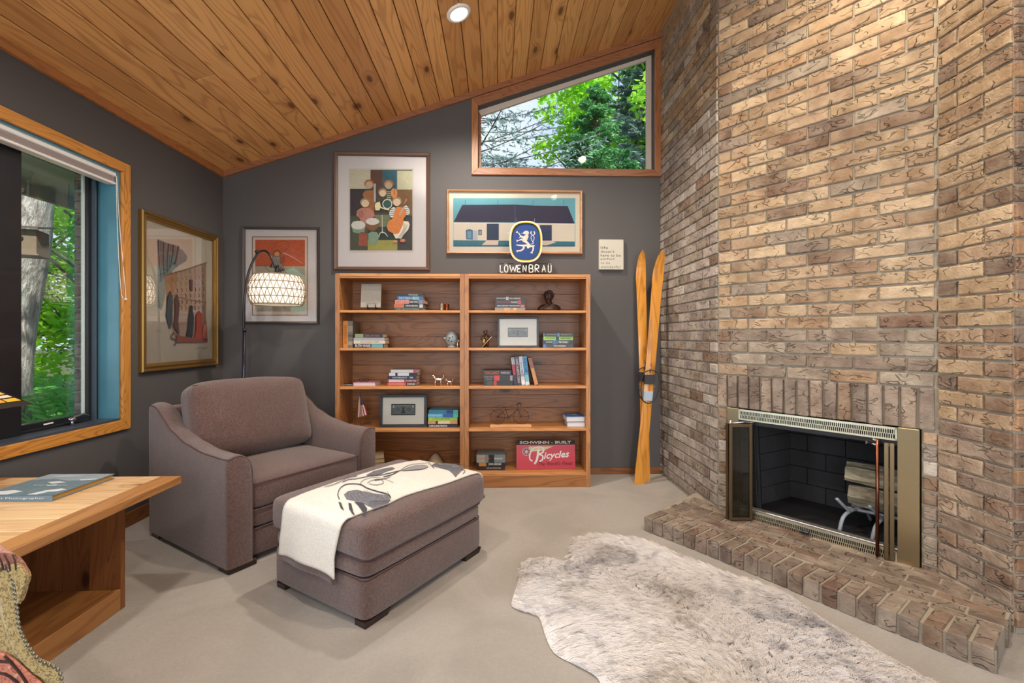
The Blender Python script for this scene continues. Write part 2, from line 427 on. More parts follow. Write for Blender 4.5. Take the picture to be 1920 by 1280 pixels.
for a, b, z0, z1 in ((LW - 0.1, -1.75, 0, 9), (2.55, RW, 0, 9), (-1.75, 2.55, 2.45, 9), (-1.75, 2.55, 0, 0.25)):
    t0, t1 = min(z1, ceil_z(a)), min(z1, ceil_z(b))
    m.prism([(a, FW, z0), (b, FW, z0), (b, FW, t1), (a, FW, t0)], (0, -0.15, 0))
struct(m.build('wall_front', M['wall']))
# ceiling: dark backing + planks running front to back
ang = math.atan(CSL); cs = math.cos(ang)
def cpt(u, y, d):   # u along the slope from the left wall, d below the ceiling plane
    return Vector((LW + u * cs + d * math.sin(ang), y, CEIL0 + u * math.sin(ang) - d * cs))
ULEN = (RW - LW) / cs + 0.05
m = MB(); vs = [cpt(-0.05, FW, -0.02), cpt(ULEN, FW, -0.02), cpt(ULEN, BW + 0.05, -0.02), cpt(-0.05, BW + 0.05, -0.02)]
m.prism(vs, (0, 0, 0.08))
ceiling = struct(m.build('ceiling', plain('ceiling_shadow_gap', (60, 36, 20), 0.8)))
PW = 0.1235; k = 0; u = -0.01
RL = [c[:2] for c in CANS]
while u < ULEN - 0.02:
    cuts = [FW, BW]
    y = rnd.uniform(-0.5, 3.4)
    if k % 2 == 0 or rnd.random() < 0.5: cuts.append(y)
    if y > 1.6 and rnd.random() < 0.6: cuts.append(y - rnd.uniform(1.6, 2.6))
    cuts = sorted(cuts)
    for a, b in zip(cuts[:-1], cuts[1:]):
        m = MB(); W_ = PW; L_ = b - a; e = 0.0025; c = 0.005; dd = rnd.uniform(0, 0.0012)
        x0, x1 = e, W_ - e; y0, y1 = 0.001, L_ - 0.001
        # plank local frame: x across, y along, z down from the ceiling plane
        vs = [(x0, y0, 0.018), (x1, y0, 0.018), (x1, y1, 0.018), (x0, y1, 0.018), (x0, y0, -0.001 + c), (x1, y0, -0.001 + c), (x1, y1, -0.001 + c), (x0, y1, -0.001 + c),
              (x0 + c, y0 + 0.002, dd - 0.001), (x1 - c, y0 + 0.002, dd - 0.001), (x1 - c, y1 - 0.002, dd - 0.001), (x0 + c, y1 - 0.002, dd - 0.001)]
        fs = [(0, 1, 2, 3)] + [(i, (i + 1) % 4, 4 + (i + 1) % 4, 4 + i) for i in range(4)] + [(4 + i, 4 + (i + 1) % 4, 8 + (i + 1) % 4, 8 + i) for i in range(4)] + [(8, 9, 10, 11)]
        m.add(vs, fs)
        o = m.build('plank', M['ceil'], ceiling); p = cpt(u, a, 0)
        o.location = p; o.rotation_euler = (0, -ang, 0)
    u += PW; k += 1
# trims along the ceiling
m = MB(); m.prism([cpt(0, BW, 0), cpt(ULEN - .1, BW, 0), cpt(ULEN - .1, BW, 0.045), cpt(0, BW, 0.045)], (0, -0.02, 0)); struct(m.build('trim_1', M['cedar_x']))
m = MB(); m.box(LW, LW + 0.02, FW, BW, CEIL0 - 0.045, CEIL0 + 0.004); struct(m.build('trim_2', M['cedar_y']))
# baseboards
m = MB(); m.box(LW, 1.36, BW - 0.014, BW, 0, 0.05, ch=0.003); struct(m.build('baseboard_back', M['base']))
m = MB(); m.box(LW, LW + 0.014, FW, BW - 0.015, 0, 0.085, ch=0.003)
struct(m.build('baseboard_left', wood('dark_baseboard_y', (140, 88, 48), (80, 46, 24), axis=1, ring=14, knots=0, rough=0.4, vary=0.1, across=9)))

# ------------------------------------------------------------------ brick chimney breast
P0 = Vector((1.359, BW, 0)); P1 = Vector((1.359, 2.796, 0)); P2 = Vector((1.976, 2.006, 0)); P3 = Vector((1.976, 1.7057, 0)); P4 = Vector((RW, 1.7057, 0))
TAN = [(180, 152, 116), (168, 140, 106), (188, 162, 128), (160, 132, 98), (174, 146, 116), (196, 172, 140), (154, 126, 96), (172, 138, 102)]
DK = [(120, 94, 74), (104, 84, 72), (134, 104, 80), (112, 82, 64)]
GR = [(142, 128, 112), (130, 116, 102), (150, 138, 122), (120, 106, 94), (138, 122, 108), (156, 144, 128)]
BLU = [(180, 170, 160), (168, 156, 148), (188, 180, 170), (158, 146, 138), (174, 162, 154), (150, 140, 132)]
BH, CH, FL_, JT = 0.058, 0.0677, 0.2032, 0.0097
def brick_mesh(L, H, D, seed):
    """front face with a narrow worn margin all round, sides running back into the mortar"""
    r = random.Random(seed); vs = []; fs = []; e = 0.0045; nx = nz = 4
    for j, z in enumerate((0, e, H - e, H)):
        for i, x in enumerate((0, e, L - e, L)):
            ex = i in (0, 3); ez = j in (0, 3)
            y = r.uniform(-0.0010, 0.0010) + (0.0026 if ex or ez else 0) + (0.002 if ex and ez else 0)
            if ex: x += r.uniform(-0.0016, 0.0016)
            if ez: z += r.uniform(-0.0016, 0.0016)
            vs.append((x, y, z))
    for j in range(3):
        for i in range(3): a = j * 4 + i; fs.append((a, a + 1, a + 5, a + 4))
    ring = [0, 1, 2, 3, 7, 11, 15, 14, 13, 12, 8, 4]
    for i in ring: vs.append((vs[i][0], D, vs[i][2]))
    for i in range(12): fs.append((ring[(i + 1) % 12], ring[i], 16 + i, 16 + (i + 1) % 12))
    me = bpy.data.meshes.new('brick'); me.from_pydata(vs, [], fs); me.materials.append(M['brick'])
    return me
_bm = {}
def bmesh_for(L, H, D=0.03):
    key = (round(L, 3), round(H, 3), round(D, 3))
    if key not in _bm: _bm[key] = [brick_mesh(L, H, D, hash(key) % 999 + q) for q in range(5)]
    return rnd.choice(_bm[key])
def pick(pal, dk=0.1):
    c = rnd.choice(DK) if rnd.random() < dk else rnd.choice(pal)
    k = rnd.uniform(0.92, 1.08); return srgb(*[min(255, v * k) for v in c])
def place_brick(parent, x, z, L, H, pal, dk=0.1, out=0.0095):
    o = put('brick', bmesh_for(L, H), parent, (x, -out - rnd.uniform(0, 0.003), z))
    o.color = pick(pal, dk); return o
def facewall(name, A, B, zt=4.4, hole=None, yo=0.0, xo=0.0):
    d = (B - A); L = d.length; rz = math.atan2(d.y, d.x)
    m = MB()
    def pan(x0, x1, z0, z1): m.box(x0, x1, yo, 0.11, z0, z1)
    if hole:
        u0, u1, zz = hole
        if u0 > 0: pan(0, u0, 0, zt); pan(u0, u1, zz, zt)
        pan(u1, L, 0, zt)
    else: pan(xo, L, 0, zt)
    o = struct(m.build(name, M['mortar'])); o.location = A; o.rotation_euler = (0, 0, rz); return o, L
def stuff_bricks(parent, rows, name='upper_bricks'):
    """rows beyond the picture: joined"""
    m = MB()
    for z, segs in rows:
        for x, L in segs: m.box(x, x + L, -0.008, 0.03, z, z + BH, ch=0.003)
    o = m.build(name, M['brick'], parent); o.color = srgb(182, 150, 114); o['kind'] = 'stuff'
# the left face runs from the back wall towards the room
wl_, L1 = facewall('wall_fireplace_left', P0, P1, ceil_z(1.36))
rows = []
for r in range(0, 56):
    z = 0.026 + CH * r
    if z + BH > ceil_z(1.36) - 0.0: break
    segs = []; end = L1 - 0.006
    x = end - (FL_ / 2 - JT if r % 2 else FL_ - JT)
    segs.append((x, end - x))
    while x > 0.02:
        x2 = x - JT; x = max(0.002, x2 - (FL_ - JT))
        if x2 - x > 0.015: segs.append((x, x2 - x))
    if z < 3.42:
        pal = BLU if z < 2.5 or rnd.random() < 0.4 else TAN  # bluish window light on this face is put into the palette
        for (a, b) in segs: place_brick(wl_, a, z, b, BH, pal if rnd.random() < 0.75 else GR, 0.04)
    else: rows.append((z, segs))
if rows: stuff_bricks(wl_, rows)
HU0, HU1, HZ = 0.060, 0.944, 0.712
wf_, L2 = facewall('wall_fireplace_front', P1, P2, 4.0, (HU0, HU1, HZ))
rows = []
for r in range(0, 48):
    z = 0.907 + CH * r
    if z + BH > ceil_z(1.6): break
    if r % 2 == 0: segs = [(0.005, 0.168)] + [(0.1827 + FL_ * i, FL_ - JT) for i in range(4)]
    else: segs = [(0.005, 0.068)] + [(0.0827 + FL_ * i, FL_ - JT) for i in range(4)] + [(0.0827 + FL_ * 4, L2 - 0.006 - 0.0827 - FL_ * 4)]
    segs = [(a, min(b, L2 - 0.005 - a)) for a, b in segs]
    if z < 3.25:
        for (a, b) in segs:
            pal = GR if z < 1.12 else TAN  # greyer lower courses: the fading warm light is put into the palette
            if rnd.random() < 0.12: pal = GR if pal is TAN else TAN
            place_brick(wf_, a, z, b, BH, pal, 0.1 if b > 0.1 else 0.45)
    else: rows.append((z, segs))
stuff_bricks(wf_, rows)
nS = 16; sw = (L2 - 0.006) / nS
for i in range(nS):
    o = put('brick', bmesh_for(sw - 0.012, 0.186), wf_, (0.004 + sw * i, -0.017 - rnd.uniform(0, 0.004), 0.7145)); o.color = pick([(134, 118, 106), (116, 102, 94), (146, 128, 112), (108, 94, 88)], 0.15)
for r in range(11):
    z = 0.712 - JT - BH - CH * r
    for a, b in ((0.004, HU0 - 0.008), (HU1 + 0.006, L2 - HU1 - 0.012)):
        zz = max(z, 0.0); place_brick(wf_, a, zz, b, BH - (zz - z), GR if r > 3 else BLU + TAN, 0.15)
wr_, L3 = facewall('wall_fireplace_right', P2, P3, 4.1)
rows = []
for r in range(0, 60):
    z = 0.026 + CH * r
    if z + BH > 4.0: break
    a1 = 0.085; segs = [(0.006, a1 - 0.006), (a1 + JT, L3 - a1 - JT - 0.001)] if r % 2 else [(0.006, 0.188), (0.204, L3 - 0.205)]
    if z < 3.0:
        for (a, b) in segs:
            pal = TAN if z > 0.75 else [(156, 134, 114), (140, 122, 108), (166, 142, 120), (132, 112, 98)]  # lower bricks duller, with the loss of warm light painted in
            place_brick(wr_, a, z, b, BH, pal, 0.02 if b > 0.12 else 0.6)
    else: rows.append((z, segs))
stuff_bricks(wr_, rows)
we_, L4 = facewall('wall_fireplace_end', P3, P4, ceil_z(1.976), None, -0.0025, 0.004)
rows = []
for r in range(0, 60):
    z = 0.026 + CH * r
    if z + BH > ceil_z(1.976) - 0.02: break
    x = 0.001; segs = []; b = (0.094 if r % 2 == 0 else 0.19)
    while x < L4 - 0.02:
        segs.append((x, min(b, L4 - x - 0.002))); x += b + JT; b = FL_ - JT
    if z < 3.0:
        place_brick(we_, segs[0][0], z, segs[0][1], BH, [(150, 108, 76), (128, 92, 68), (170, 126, 84)], 0.5); rows.append((z, segs[1:]))
    else: rows.append((z, segs))
stuff_bricks(we_, rows, 'side_bricks')

# hearth: low raised brick slab with a soldier row along its curved front edge
HT = 0.083
front = [(1208, 968.4), (1262.8, 988.3), (1303.4, 1003), (1348.8, 1020.3), (1397, 1039), (1451.9, 1060), (1550, 1099), (1658.7, 1140), (1733.7, 1168), (1780.6, 1186), (1827.4, 1203.5), (1874.3, 1221)]
fp = [onz(x, y, HT) for x, y in front]
def fit(a, t):  # straight-ish smoothed line
    return a
fsm = spline(fp, 6)
hearth = thing('fireplace_hearth', 'low raised brick hearth in front of the fireplace opening', 'hearth', (0, 0, 0))
m = MB()
te_ = (fsm[-1] - fsm[-3]).normalized()
outl = [p.copy() for p in fsm] + [Vector((P3.x - 0.002, P3.y - 0.01, 0)) - te_ * 0.014, Vector((P2.x - 0.003, P2.y, 0)), Vector((P1.x - 0.003, P1.y, 0)), Vector((P1.x - 0.003, 3.10, 0)), ]
cen = sum((Vector((p.x, p.y, 0)) for p in outl), Vector()) / len(outl)
ins = []
for p in outl[:0]:
    q = Vector((p.x, p.y, 0)); d = (cen - q); ins.append(q + d.normalized() * 0.006)
for i, p in enumerate(outl):
    if i < len(fsm):
        t_ = (fsm[min(i + 1, len(fsm) - 1)] - fsm[max(i - 1, 0)]).normalized(); q = Vector((p.x, p.y, 0)) + Vector((-t_.y, t_.x, 0)) * 0.009
        if i == 0: q += t_ * 0.008
        if i == len(fsm) - 1: q -= t_ * 0.014
        ins.append(q)
    else: ins.append(Vector((p.x, p.y, 0)))
m.prism(ins, (0, 0, HT - 0.006)); m.build('mortar_bed', M['mortar'], hearth)
# arc length along the front
cum = [0]
for a, b in zip(fsm[:-1], fsm[1:]): cum.append(cum[-1] + (b - a).length)
tot = cum[-1]
def along(t):
    t = max(0, min(tot - 1e-6, t))
    for i in range(len(cum) - 1):
        if cum[i + 1] >= t:
            k = (t - cum[i]) / (cum[i + 1] - cum[i]); return fsm[i].lerp(fsm[i + 1], k), (fsm[i + 1] - fsm[i]).normalized()
NF = 22; pitch = tot / NF
mdir = (P2 - P1).normalized(); mn = Vector((mdir.y, -mdir.x, 0))      # outward normal of the fireplace front (towards the room)
if mn.dot(Vector((-1, -1, 0))) < 0: mn = -mn
HD = 0.155
def hb(x0, x1, y0, y1, z0, z1, seed, mat=None):
    """rough-edged paver box"""
    r = random.Random(seed); m = MB(); c = 0.003; j = lambda: r.uniform(-0.0016, 0.0016)
    vs = []
    for z, i in ((z0, 0), (z1 - c, 0), (z1, c)):
        vs += [(x0 + i + j(), y0 + i + j(), z), ((x0 + x1) / 2 + j(), y0 + i + j(), z), (x1 - i + j(), y0 + i + j(), z), (x1 - i + j(), y1 - i + j(), z), ((x0 + x1) / 2 + j(), y1 - i + j(), z), (x0 + i + j(), y1 - i + j(), z)]
    vs[6:] = [(x, y, z + j() * 0.6) for x, y, z in vs[6:]]
    fs = [(0, 1, 2, 3, 4, 5)[::-1], (12, 13, 16, 17), (13, 14, 15, 16)]
    for k in range(2):
        for q in range(6): a = 6 * k + q; b = 6 * k + (q + 1) % 6; fs.append((a, b, b + 6, a + 6))
    m.add(vs, fs); return m.mesh('brick', M['brick'])
fr_me = [hb(0, pitch - 0.012, 0, HD, 0, HT - 0.004, q) for q in range(6)]
for i in range(NF):
    p, t = along(pitch * i); p2, _ = along(pitch * (i + 1)); t = (p2 - p).normalized()
    o = put('brick', rnd.choice(fr_me), hearth, (p.x, p.y, 0.003 + rnd.uniform(0, 0.003)), (0, 0, math.atan2(t.y, t.x)))
    o.color = pick([(112, 98, 88), (100, 86, 78), (122, 108, 96), (88, 74, 68), (100, 76, 66), (128, 116, 104)], 0.2)
# rows of pavers parallel to the fireplace front, kept inside the hearth outline
def inside(x, y, poly):
    r = False; n = len(poly)
    for i in range(n):
        a, b = poly[i], poly[i - 1]
        if (a.y > y) != (b.y > y) and x < (b.x - a.x) * (y - a.y) / (b.y - a.y) + a.x: r = not r
    return r
back_line = []
for k in range(0, 41):
    p, t = along(tot * k / 40); n = Vector((-t.y, t.x, 0)); back_line.append(Vector((p.x, p.y, 0)) + n * (HD + 0.008))
region = [Vector((p.x, p.y, 0)) for p in back_line] + [Vector((P3.x - 0.012, P3.y - 0.002, 0)), Vector((P2.x - 0.012, P2.y, 0)), Vector((P1.x - 0.012, P1.y - 0.01, 0)), Vector((P1.x - 0.012, 3.05, 0)), Vector((P1.x - 0.11, 2.98, 0))]
def clip(poly, a, n):   # keep the side where (p-a).n >= 0
    out = []
    for i in range(len(poly)):
        p, q = poly[i - 1], poly[i]; dp, dq = (p - a).dot(n), (q - a).dot(n)
        if (dp >= 0) != (dq >= 0): out.append(p.lerp(q, dp / (dp - dq)))
        if dq >= 0: out.append(q)
    return out
row = 0
for k in range(-1, 12):
    off0 = 0.004 + k * CH
    for i in range(-6, 9):
        a0 = i * FL_ + (FL_ / 2 if k % 2 else 0) - 0.3
        c4 = [P1 + mdir * (a0 + JT / 2) + mn * off0, P1 + mdir * (a0 + FL_ - JT / 2) + mn * off0, P1 + mdir * (a0 + FL_ - JT / 2) + mn * (off0 + BH), P1 + mdir * (a0 + JT / 2) + mn * (off0 + BH)]
        # clip the brick by the region: the region is not convex, so clip the region polygon by the brick's four sides
        poly = [p.copy() for p in region]
        cc4 = sum(c4, Vector()) / 4
        for q in range(4):
            a, b = c4[q], c4[(q + 1) % 4]; n = Vector((-(b - a).y, (b - a).x, 0)); n = n if n.dot(cc4 - a) > 0 else -n
            poly = clip(poly, a, n)
            if len(poly) < 3: break
        if len(poly) < 3: continue
        ar = abs(sum(poly[j - 1].x * poly[j].y - poly[j].x * poly[j - 1].y for j in range(len(poly)))) / 2
        if ar < 0.0012: continue
        # drop near-duplicate points
        pp = [poly[0]]
        for p in poly[1:]:
            if (p - pp[-1]).length > 0.004: pp.append(p)
        if len(pp) < 3: continue
        zt_ = HT + rnd.uniform(-0.0045, -0.001)
        m = MB(); m.prism([Vector((p.x, p.y, 0.004)) for p in pp], (0, 0, zt_ - 0.004))
        o = m.build('brick', M['brick'], hearth); o.color = pick([(126, 112, 98), (114, 100, 88), (136, 122, 106), (102, 88, 78)], 0.08)

# ------------------------------------------------------------------ fireplace: firebox, brass surround, folding glass doors, grate and logs
RZF = math.atan2(mdir.y, mdir.x)
fpl = thing('fireplace_insert', 'brass framed fireplace insert with open folding glass doors', 'fireplace', (P1.x, P1.y, 0), RZF)
fbm = plain('sooty_firebrick', (46, 45, 47), 0.85, bump=0.3, vary=0.3, scale=40)
ZB, ZT = 0.072, 0.712
u0, u1 = HU0 + 0.004, HU1 - 0.004
m = MB(); D = 0.5
m.box(u0 + 0.03, u1 - 0.03, 0.0, D, ZB - 0.03, ZB + 0.03); m.box(u0 + 0.03, u1 - 0.03, 0.1, D, ZT - 0.07, ZT - 0.04)
m.box(u0 + 0.03, u1 - 0.03, D, D + 0.03, ZB, ZT - 0.04)
m.prism([(u0 + 0.06, 0.02, ZB), (u0 + 0.16, D, ZB), (u0 + 0.06, D, ZB)], (0, 0, ZT - ZB - 0.05)); m.prism([(u1 - 0.06, 0.02, ZB), (u1 - 0.06, D, ZB), (u1 - 0.16, D, ZB)], (0, 0, ZT - ZB - 0.05))
m.build('firebox', plain('firebox_joint', (20, 20, 22), 0.9), fpl)
for r in range(5):
    z0 = ZB + 0.032 + r * 0.104
    for i in range(-1, 5):
        a = u0 + 0.165 + i * 0.2 + (0.1 if r % 2 else 0); b = a + 0.196; a = max(a, u0 + 0.155); b = min(b, u1 - 0.155)
        if b - a < 0.03: continue
        MB().box(a, b, D - 0.012, D + 0.001, z0, z0 + 0.1, ch=0.003).build('firebrick', fbm, fpl)
    for sgn in (0, 1):
        for i in range(2):
            def sp(t, z, sg=sgn):
                x = (u0 + 0.06 + 0.1 * t) if sg == 0 else (u1 - 0.06 - 0.1 * t)
                return Vector((x, 0.02 + (D - 0.02) * t, z))
            t0, t1 = i * 0.5 + 0.004, i * 0.5 + 0.49; nx = 0.01 if sgn == 0 else -0.01
            m = MB(); m.prism([sp(t0, z0), sp(t1, z0), sp(t1, z0 + 0.1), sp(t0, z0 + 0.1)], (nx, 0, 0)); m.build('firebrick', fbm, fpl)
# surround: side plates, louvred panels top and bottom
for a, b, rim in ((u0, u0 + 0.066, 0), (u1 - 0.078, u1, 1)):
    MB().box(a, b, -0.024, -0.001, ZB - 0.012, ZT - 0.002, ch=0.003).build('side_plate', M['brass'], fpl)
def louvre(x0, x1, z0, z1, name):
    m = MB(); y0, y1 = -0.026, -0.018
    m.box(x0, x1, y0, y1, z0, z0 + 0.009); m.box(x0, x1, y0, y1, z1 - 0.011, z1)
    m.box(x0, x0 + 0.008, y0, y1, z0, z1); m.box(x1 - 0.008, x1, y0, y1, z0, z1)
    zi0, zi1 = z0 + 0.009, z1 - 0.011; nr = 2; hz = (zi1 - zi0) / nr
    n = int((x1 - x0 - 0.016) / 0.0086); px_ = (x1 - x0 - 0.016) / n
    for r in range(nr):
        if r: m.box(x0, x1, y0 + 0.001, y1, zi0 + hz * r - 0.0012, zi0 + hz * r + 0.0012)
        for i in range(n + 1):
            x = x0 + 0.008 + px_ * (i + (0.5 if r % 2 else 0))
            if x < x1 - 0.01: m.box(x - 0.0015, x + 0.0015, y0 + 0.0005, y1, zi0 + hz * r, zi0 + hz * (r + 1))
    o = m.build(name, M['brassl'], fpl, fix=False)
    MB().box(x0, x1, y1 + 0.008, y1 + 0.01, z0, z1).build('louvre_backing', M['black'], o)
    return o
LX0, LX1 = u0 + 0.067, u1 - 0.079
louvre(LX0, LX1, ZT - 0.066, ZT - 0.004, 'top_louvre')
lb = louvre(LX0, LX1, ZB - 0.004, ZB + 0.058, 'bottom_louvre')
MB().box(0.455, 0.50, -0.042, -0.026, ZB + 0.018, ZB + 0.032, ch=0.003).build('damper_handle', M['black'], lb)
MB().box(LX0, LX1, -0.02, 0.03, ZT - 0.088, ZT - 0.068).build('door_track', M['black'], fpl)
m = MB(); m.box(LX0, LX1, -0.012, 0.03, ZB + 0.05, ZB + 0.064, ch=0.003); m.build('sill_track', plain('worn_sill', (170, 168, 165), 0.4, 0.8), fpl)
DZ0, DZ1 = ZB + 0.012, ZT - 0.078
dglass = glassy('door_glass', (0.62, 0.66, 0.62, 1), 1.6, 0.02)
def leaf(ax, ay, bx, by, name, fm):
    d = Vector((bx - ax, by - ay, 0)); L = d.length; rz = math.atan2(d.y, d.x); t = 0.007
    m = MB(); b = 0.017
    m.box(0, b, -t, t, 0, DZ1 - DZ0); m.box(L - b, L, -t, t, 0, DZ1 - DZ0); m.box(b, L - b, -t, t, 0, b); m.box(b, L - b, -t, t, DZ1 - DZ0 - b, DZ1 - DZ0)
    o = m.build(name, fm, fpl, (ax, ay, DZ0), (0, 0, rz), bev=0.0015)
    MB().box(b, L - b, -0.002, 0.002, b, DZ1 - DZ0 - b).build('door_pane', dglass, o)
    return o
leaf(LX0 + 0.004, -0.03, LX0 - 0.018, -0.135, 'glass_door', plain('dark_brass', (122, 106, 82), 0.35, 1.0))
leaf(LX0 + 0.0, -0.145, LX0 + 0.085, -0.045, 'glass_door', plain('dark_brass', (122, 106, 82), 0.35, 1.0))
def to_f(p): d = p - Vector((P1.x, P1.y, 0)); return d.dot(mdir), -d.dot(mn)
nx_, ny_ = to_f(onz(1657, 1047, DZ0)); leaf(LX1 - 0.010, -0.03, nx_, ny_, 'glass_door', plain('dark_brass', (122, 106, 82), 0.35, 1.0))
rx_, ry_ = to_f(onz(1645, 1043, DZ0)); m = MB(); m.tube([(rx_, ry_, DZ0 + 0.002), (rx_, ry_, DZ1 + 0.008)], 0.0075, 10); m.build('door_rod', M['bronze'], fpl)
m = MB(); zc = DZ1 + 0.004; m.tube([(rx_, ry_, zc), (rx_ - 0.05, ry_ + 0.04, zc)], 0.005, 8); m.tube([(rx_, ry_, zc - 0.022), (rx_ - 0.05, ry_ + 0.04, zc - 0.022)], 0.005, 8); m.tube([(rx_ - 0.05, ry_ + 0.04, zc + 0.006), (rx_ - 0.05, ry_ + 0.04, zc - 0.03)], 0.008, 8)
m.build('door_hinge', M['chrome'], fpl)
m = MB(); m.tube([(LX0 - 0.0, -0.14, DZ1 + 0.004), (LX0 + 0.05, -0.06, DZ1 + 0.008), (LX0 + 0.09, -0.03, DZ1 + 0.004)], 0.004, 8); m.build('door_hinge', M['chrome'], fpl)
m = MB(); m.tube([(LX0 + 0.0, -0.018, DZ0), (LX0 + 0.0, -0.018, DZ1)], 0.006, 8); m.tube([(LX0 - 0.045, -0.03, DZ0), (LX0 - 0.045, -0.03, DZ1)], 0.007, 8); m.build('door_stile', M['brass'], fpl)
# wire mesh curtain bunched by the left side
m = MB()
m.grid(lambda a, b: Vector((LX0 + 0.05 + 0.03 * a + 0.02 * (1 - b), 0.05 + 0.012 * math.sin(a * 22), ZB + 0.06 + (ZT - ZB - 0.15) * b)), 14, 6)
m.build('mesh_curtain', plain('dark_mesh', (40, 40, 42), 0.6, 0.4), fpl, fix=False)
# grate
gr = thing('fireplace_grate', 'whitish iron grate legs standing inside the firebox', 'grate', (P1.x, P1.y, 0), RZF)
gm = plain('ashy_iron', (150, 156, 164), 0.75, 0.2, vary=0.25, bump=0.4, scale=80)
GZ = ZB + 0.031
def gl(pts, name='grate_bar'):
    m = MB(); m.tube(spline([Vector(p) for p in pts], 5), 0.010, 8, flat=0.8); return m.build(name, gm, gr)
for gx in (0.60, 0.74):
    gl([(gx, 0.10, GZ + 0.002), (gx + 0.01, 0.12, GZ + 0.07), (gx + 0.03, 0.17, GZ + 0.10), (gx + 0.06, 0.30, GZ + 0.095), (gx + 0.07, 0.40, GZ + 0.004)])
    gl([(gx + 0.03, 0.16, GZ + 0.10), (gx + 0.01, 0.12, GZ + 0.14), (gx - 0.01, 0.09, GZ + 0.175)])
gl([(0.60, 0.22, GZ + 0.10), (0.72, 0.23, GZ + 0.10), (0.84, 0.24, GZ + 0.10)])
gl([(0.60, 0.32, GZ + 0.09), (0.72, 0.33, GZ + 0.09), (0.82, 0.34, GZ + 0.09)])
def barkmat():
    N = NT('split_log'); v = N.coords((0.25, 1, 1)); n = N.noise(v, 38, 4, 0.7, 0.5)
    return N.done(N.mix(N.rng(n, 0.3, 0.7), srgb(108, 96, 78), srgb(206, 196, 168)), 0.9, N.bump(n, 0.9, 0.01))
lm = barkmat(); endm = plain('log_end_grain', (178, 160, 120), 0.85, vary=0.2)
def log(p, q, r, label, seed):
    L = (q - p).length; m = MB(); n = 14; rr = random.Random(seed)
    prof = [1 + rr.uniform(-.22, .2) for _ in range(n)]
    steps = 8; vs = []
    for i in range(steps + 1):
        for k in range(n):
            a = 2 * PI * k / n; rad = r * prof[k] * (1 + 0.05 * math.sin(i * 1.3 + k)) * (0.9 if i in (0, steps) else 1)
            vs.append((L * i / steps, math.cos(a) * rad, math.sin(a) * rad * 0.85))
    fs = [(i * n + k, i * n + (k + 1) % n, (i + 1) * n + (k + 1) % n, (i + 1) * n + k) for i in range(steps) for k in range(n)]
    m.add(vs, fs, lm, False); m.add([vs[k] for k in range(n)], [tuple(range(n))], endm); m.add([vs[steps * n + k] for k in range(n)], [tuple(range(n))[::-1]], endm)
    o = m.build('firewood_log', None); 
    Mw = Matrix.Translation(Vector((P1.x, P1.y, 0))) @ Matrix.Rotation(RZF, 4, 'Z'); d = (q - p).normalized()
    o.matrix_world = Mw @ Matrix.Translation(p) @ Vector((1, 0, 0)).rotation_difference(d).to_matrix().to_4x4()
    return tag(o, label, 'log', 'logs in the fireplace')
log(Vector((0.60, 0.26, GZ + 0.17)), Vector((0.86, 0.30, GZ + 0.165)), 0.058, 'split log with pale end grain, lower one resting on the grate', 3)
log(Vector((0.585, 0.27, GZ + 0.285)), Vector((0.86, 0.31, GZ + 0.27)), 0.062, 'shaggy barked log lying on top of the other log', 9)

# ------------------------------------------------------------------ left window (oak trim, black sash, blind) and what is outside it
m = MB(); t = 0.018; TW = 0.058
win = struct(MB().box(LW - 0.13, LW - 0.001, WY0, WY1, WZ0 - 0.0, WZ0 + 0.012).build('window_1', plain('dark_sill', (62, 70, 82), 0.35)))
def miter(m, y0, y1, z0, z1, w, x0, x1):
    o = [(y0 - w, z0 - w), (y1 + w, z0 - w), (y1 + w, z1 + w), (y0 - w, z1 + w)]; i = [(y0, z0), (y1, z0), (y1, z1), (y0, z1)]
    res = []
    for k in range(4):
        a, b, c, d = o[k], o[(k + 1) % 4], i[(k + 1) % 4], i[k]
        q = MB(); q.prism([(x0, a[0], a[1]), (x0, b[0], b[1]), (x0, c[0], c[1]), (x0, d[0], d[1])], (x1 - x0, 0, 0)); res.append(q)
    return res
for k, q in enumerate(miter(None, WY0, WY1, WZ0, WZ1, TW, LW, LW + t)):
    q.build('casing_board', M['oak_y'] if k % 2 == 0 else M['oak_z'], win, bev=0.003)
jm = plain('teal_reflection_jamb', (84, 140, 160), 0.28, vary=0.2, scale=6, coat=0.3)  # teal is the outdoors mirrored in the jamb, put into its colour
MB().box(LW - 0.125, LW - 0.001, WY1 - 0.012, WY1, WZ0 + 0.012, WZ1).build('jamb', jm, win)
MB().box(LW - 0.125, LW - 0.001, WY0, WY0 + 0.012, WZ0 + 0.012, WZ1).build('jamb', jm, win)
MB().box(LW - 0.125, LW - 0.001, WY0 + 0.012, WY1 - 0.012, WZ1 - 0.012, WZ1).build('jamb', jm, win)
sx0, sx1 = LW - 0.155, LW - 0.115
GY0, GY1 = 2.30, 2.700
sm_ = plain('black_sash', (30, 30, 34), 0.3, coat=0.2)
q = MB(); q.box(sx0, sx1, GY1, WY1 - 0.012, WZ0 + 0.012, WZ1 - 0.012, ch=0.004); q.build('sash_stile', sm_, win)
q = MB(); q.box(sx0, sx1 + 0.03, 2.13, GY0, WZ0 + 0.012, WZ1 - 0.012, ch=0.004); q.build('sash_stile', sm_, win)
q = MB(); q.box(sx0, sx1, GY0, GY1, WZ0 + 0.012, 0.700, ch=0.004); q.box(sx0, sx1 + 0.012, GY0, GY1, WZ0 + 0.012, 0.672, ch=0.003); q.build('sash_rail', sm_, win)
q = MB(); q.box(sx0, sx1, GY0, GY1, WZ1 - 0.05, WZ1 - 0.012, ch=0.004); q.build('sash_rail', sm_, win)
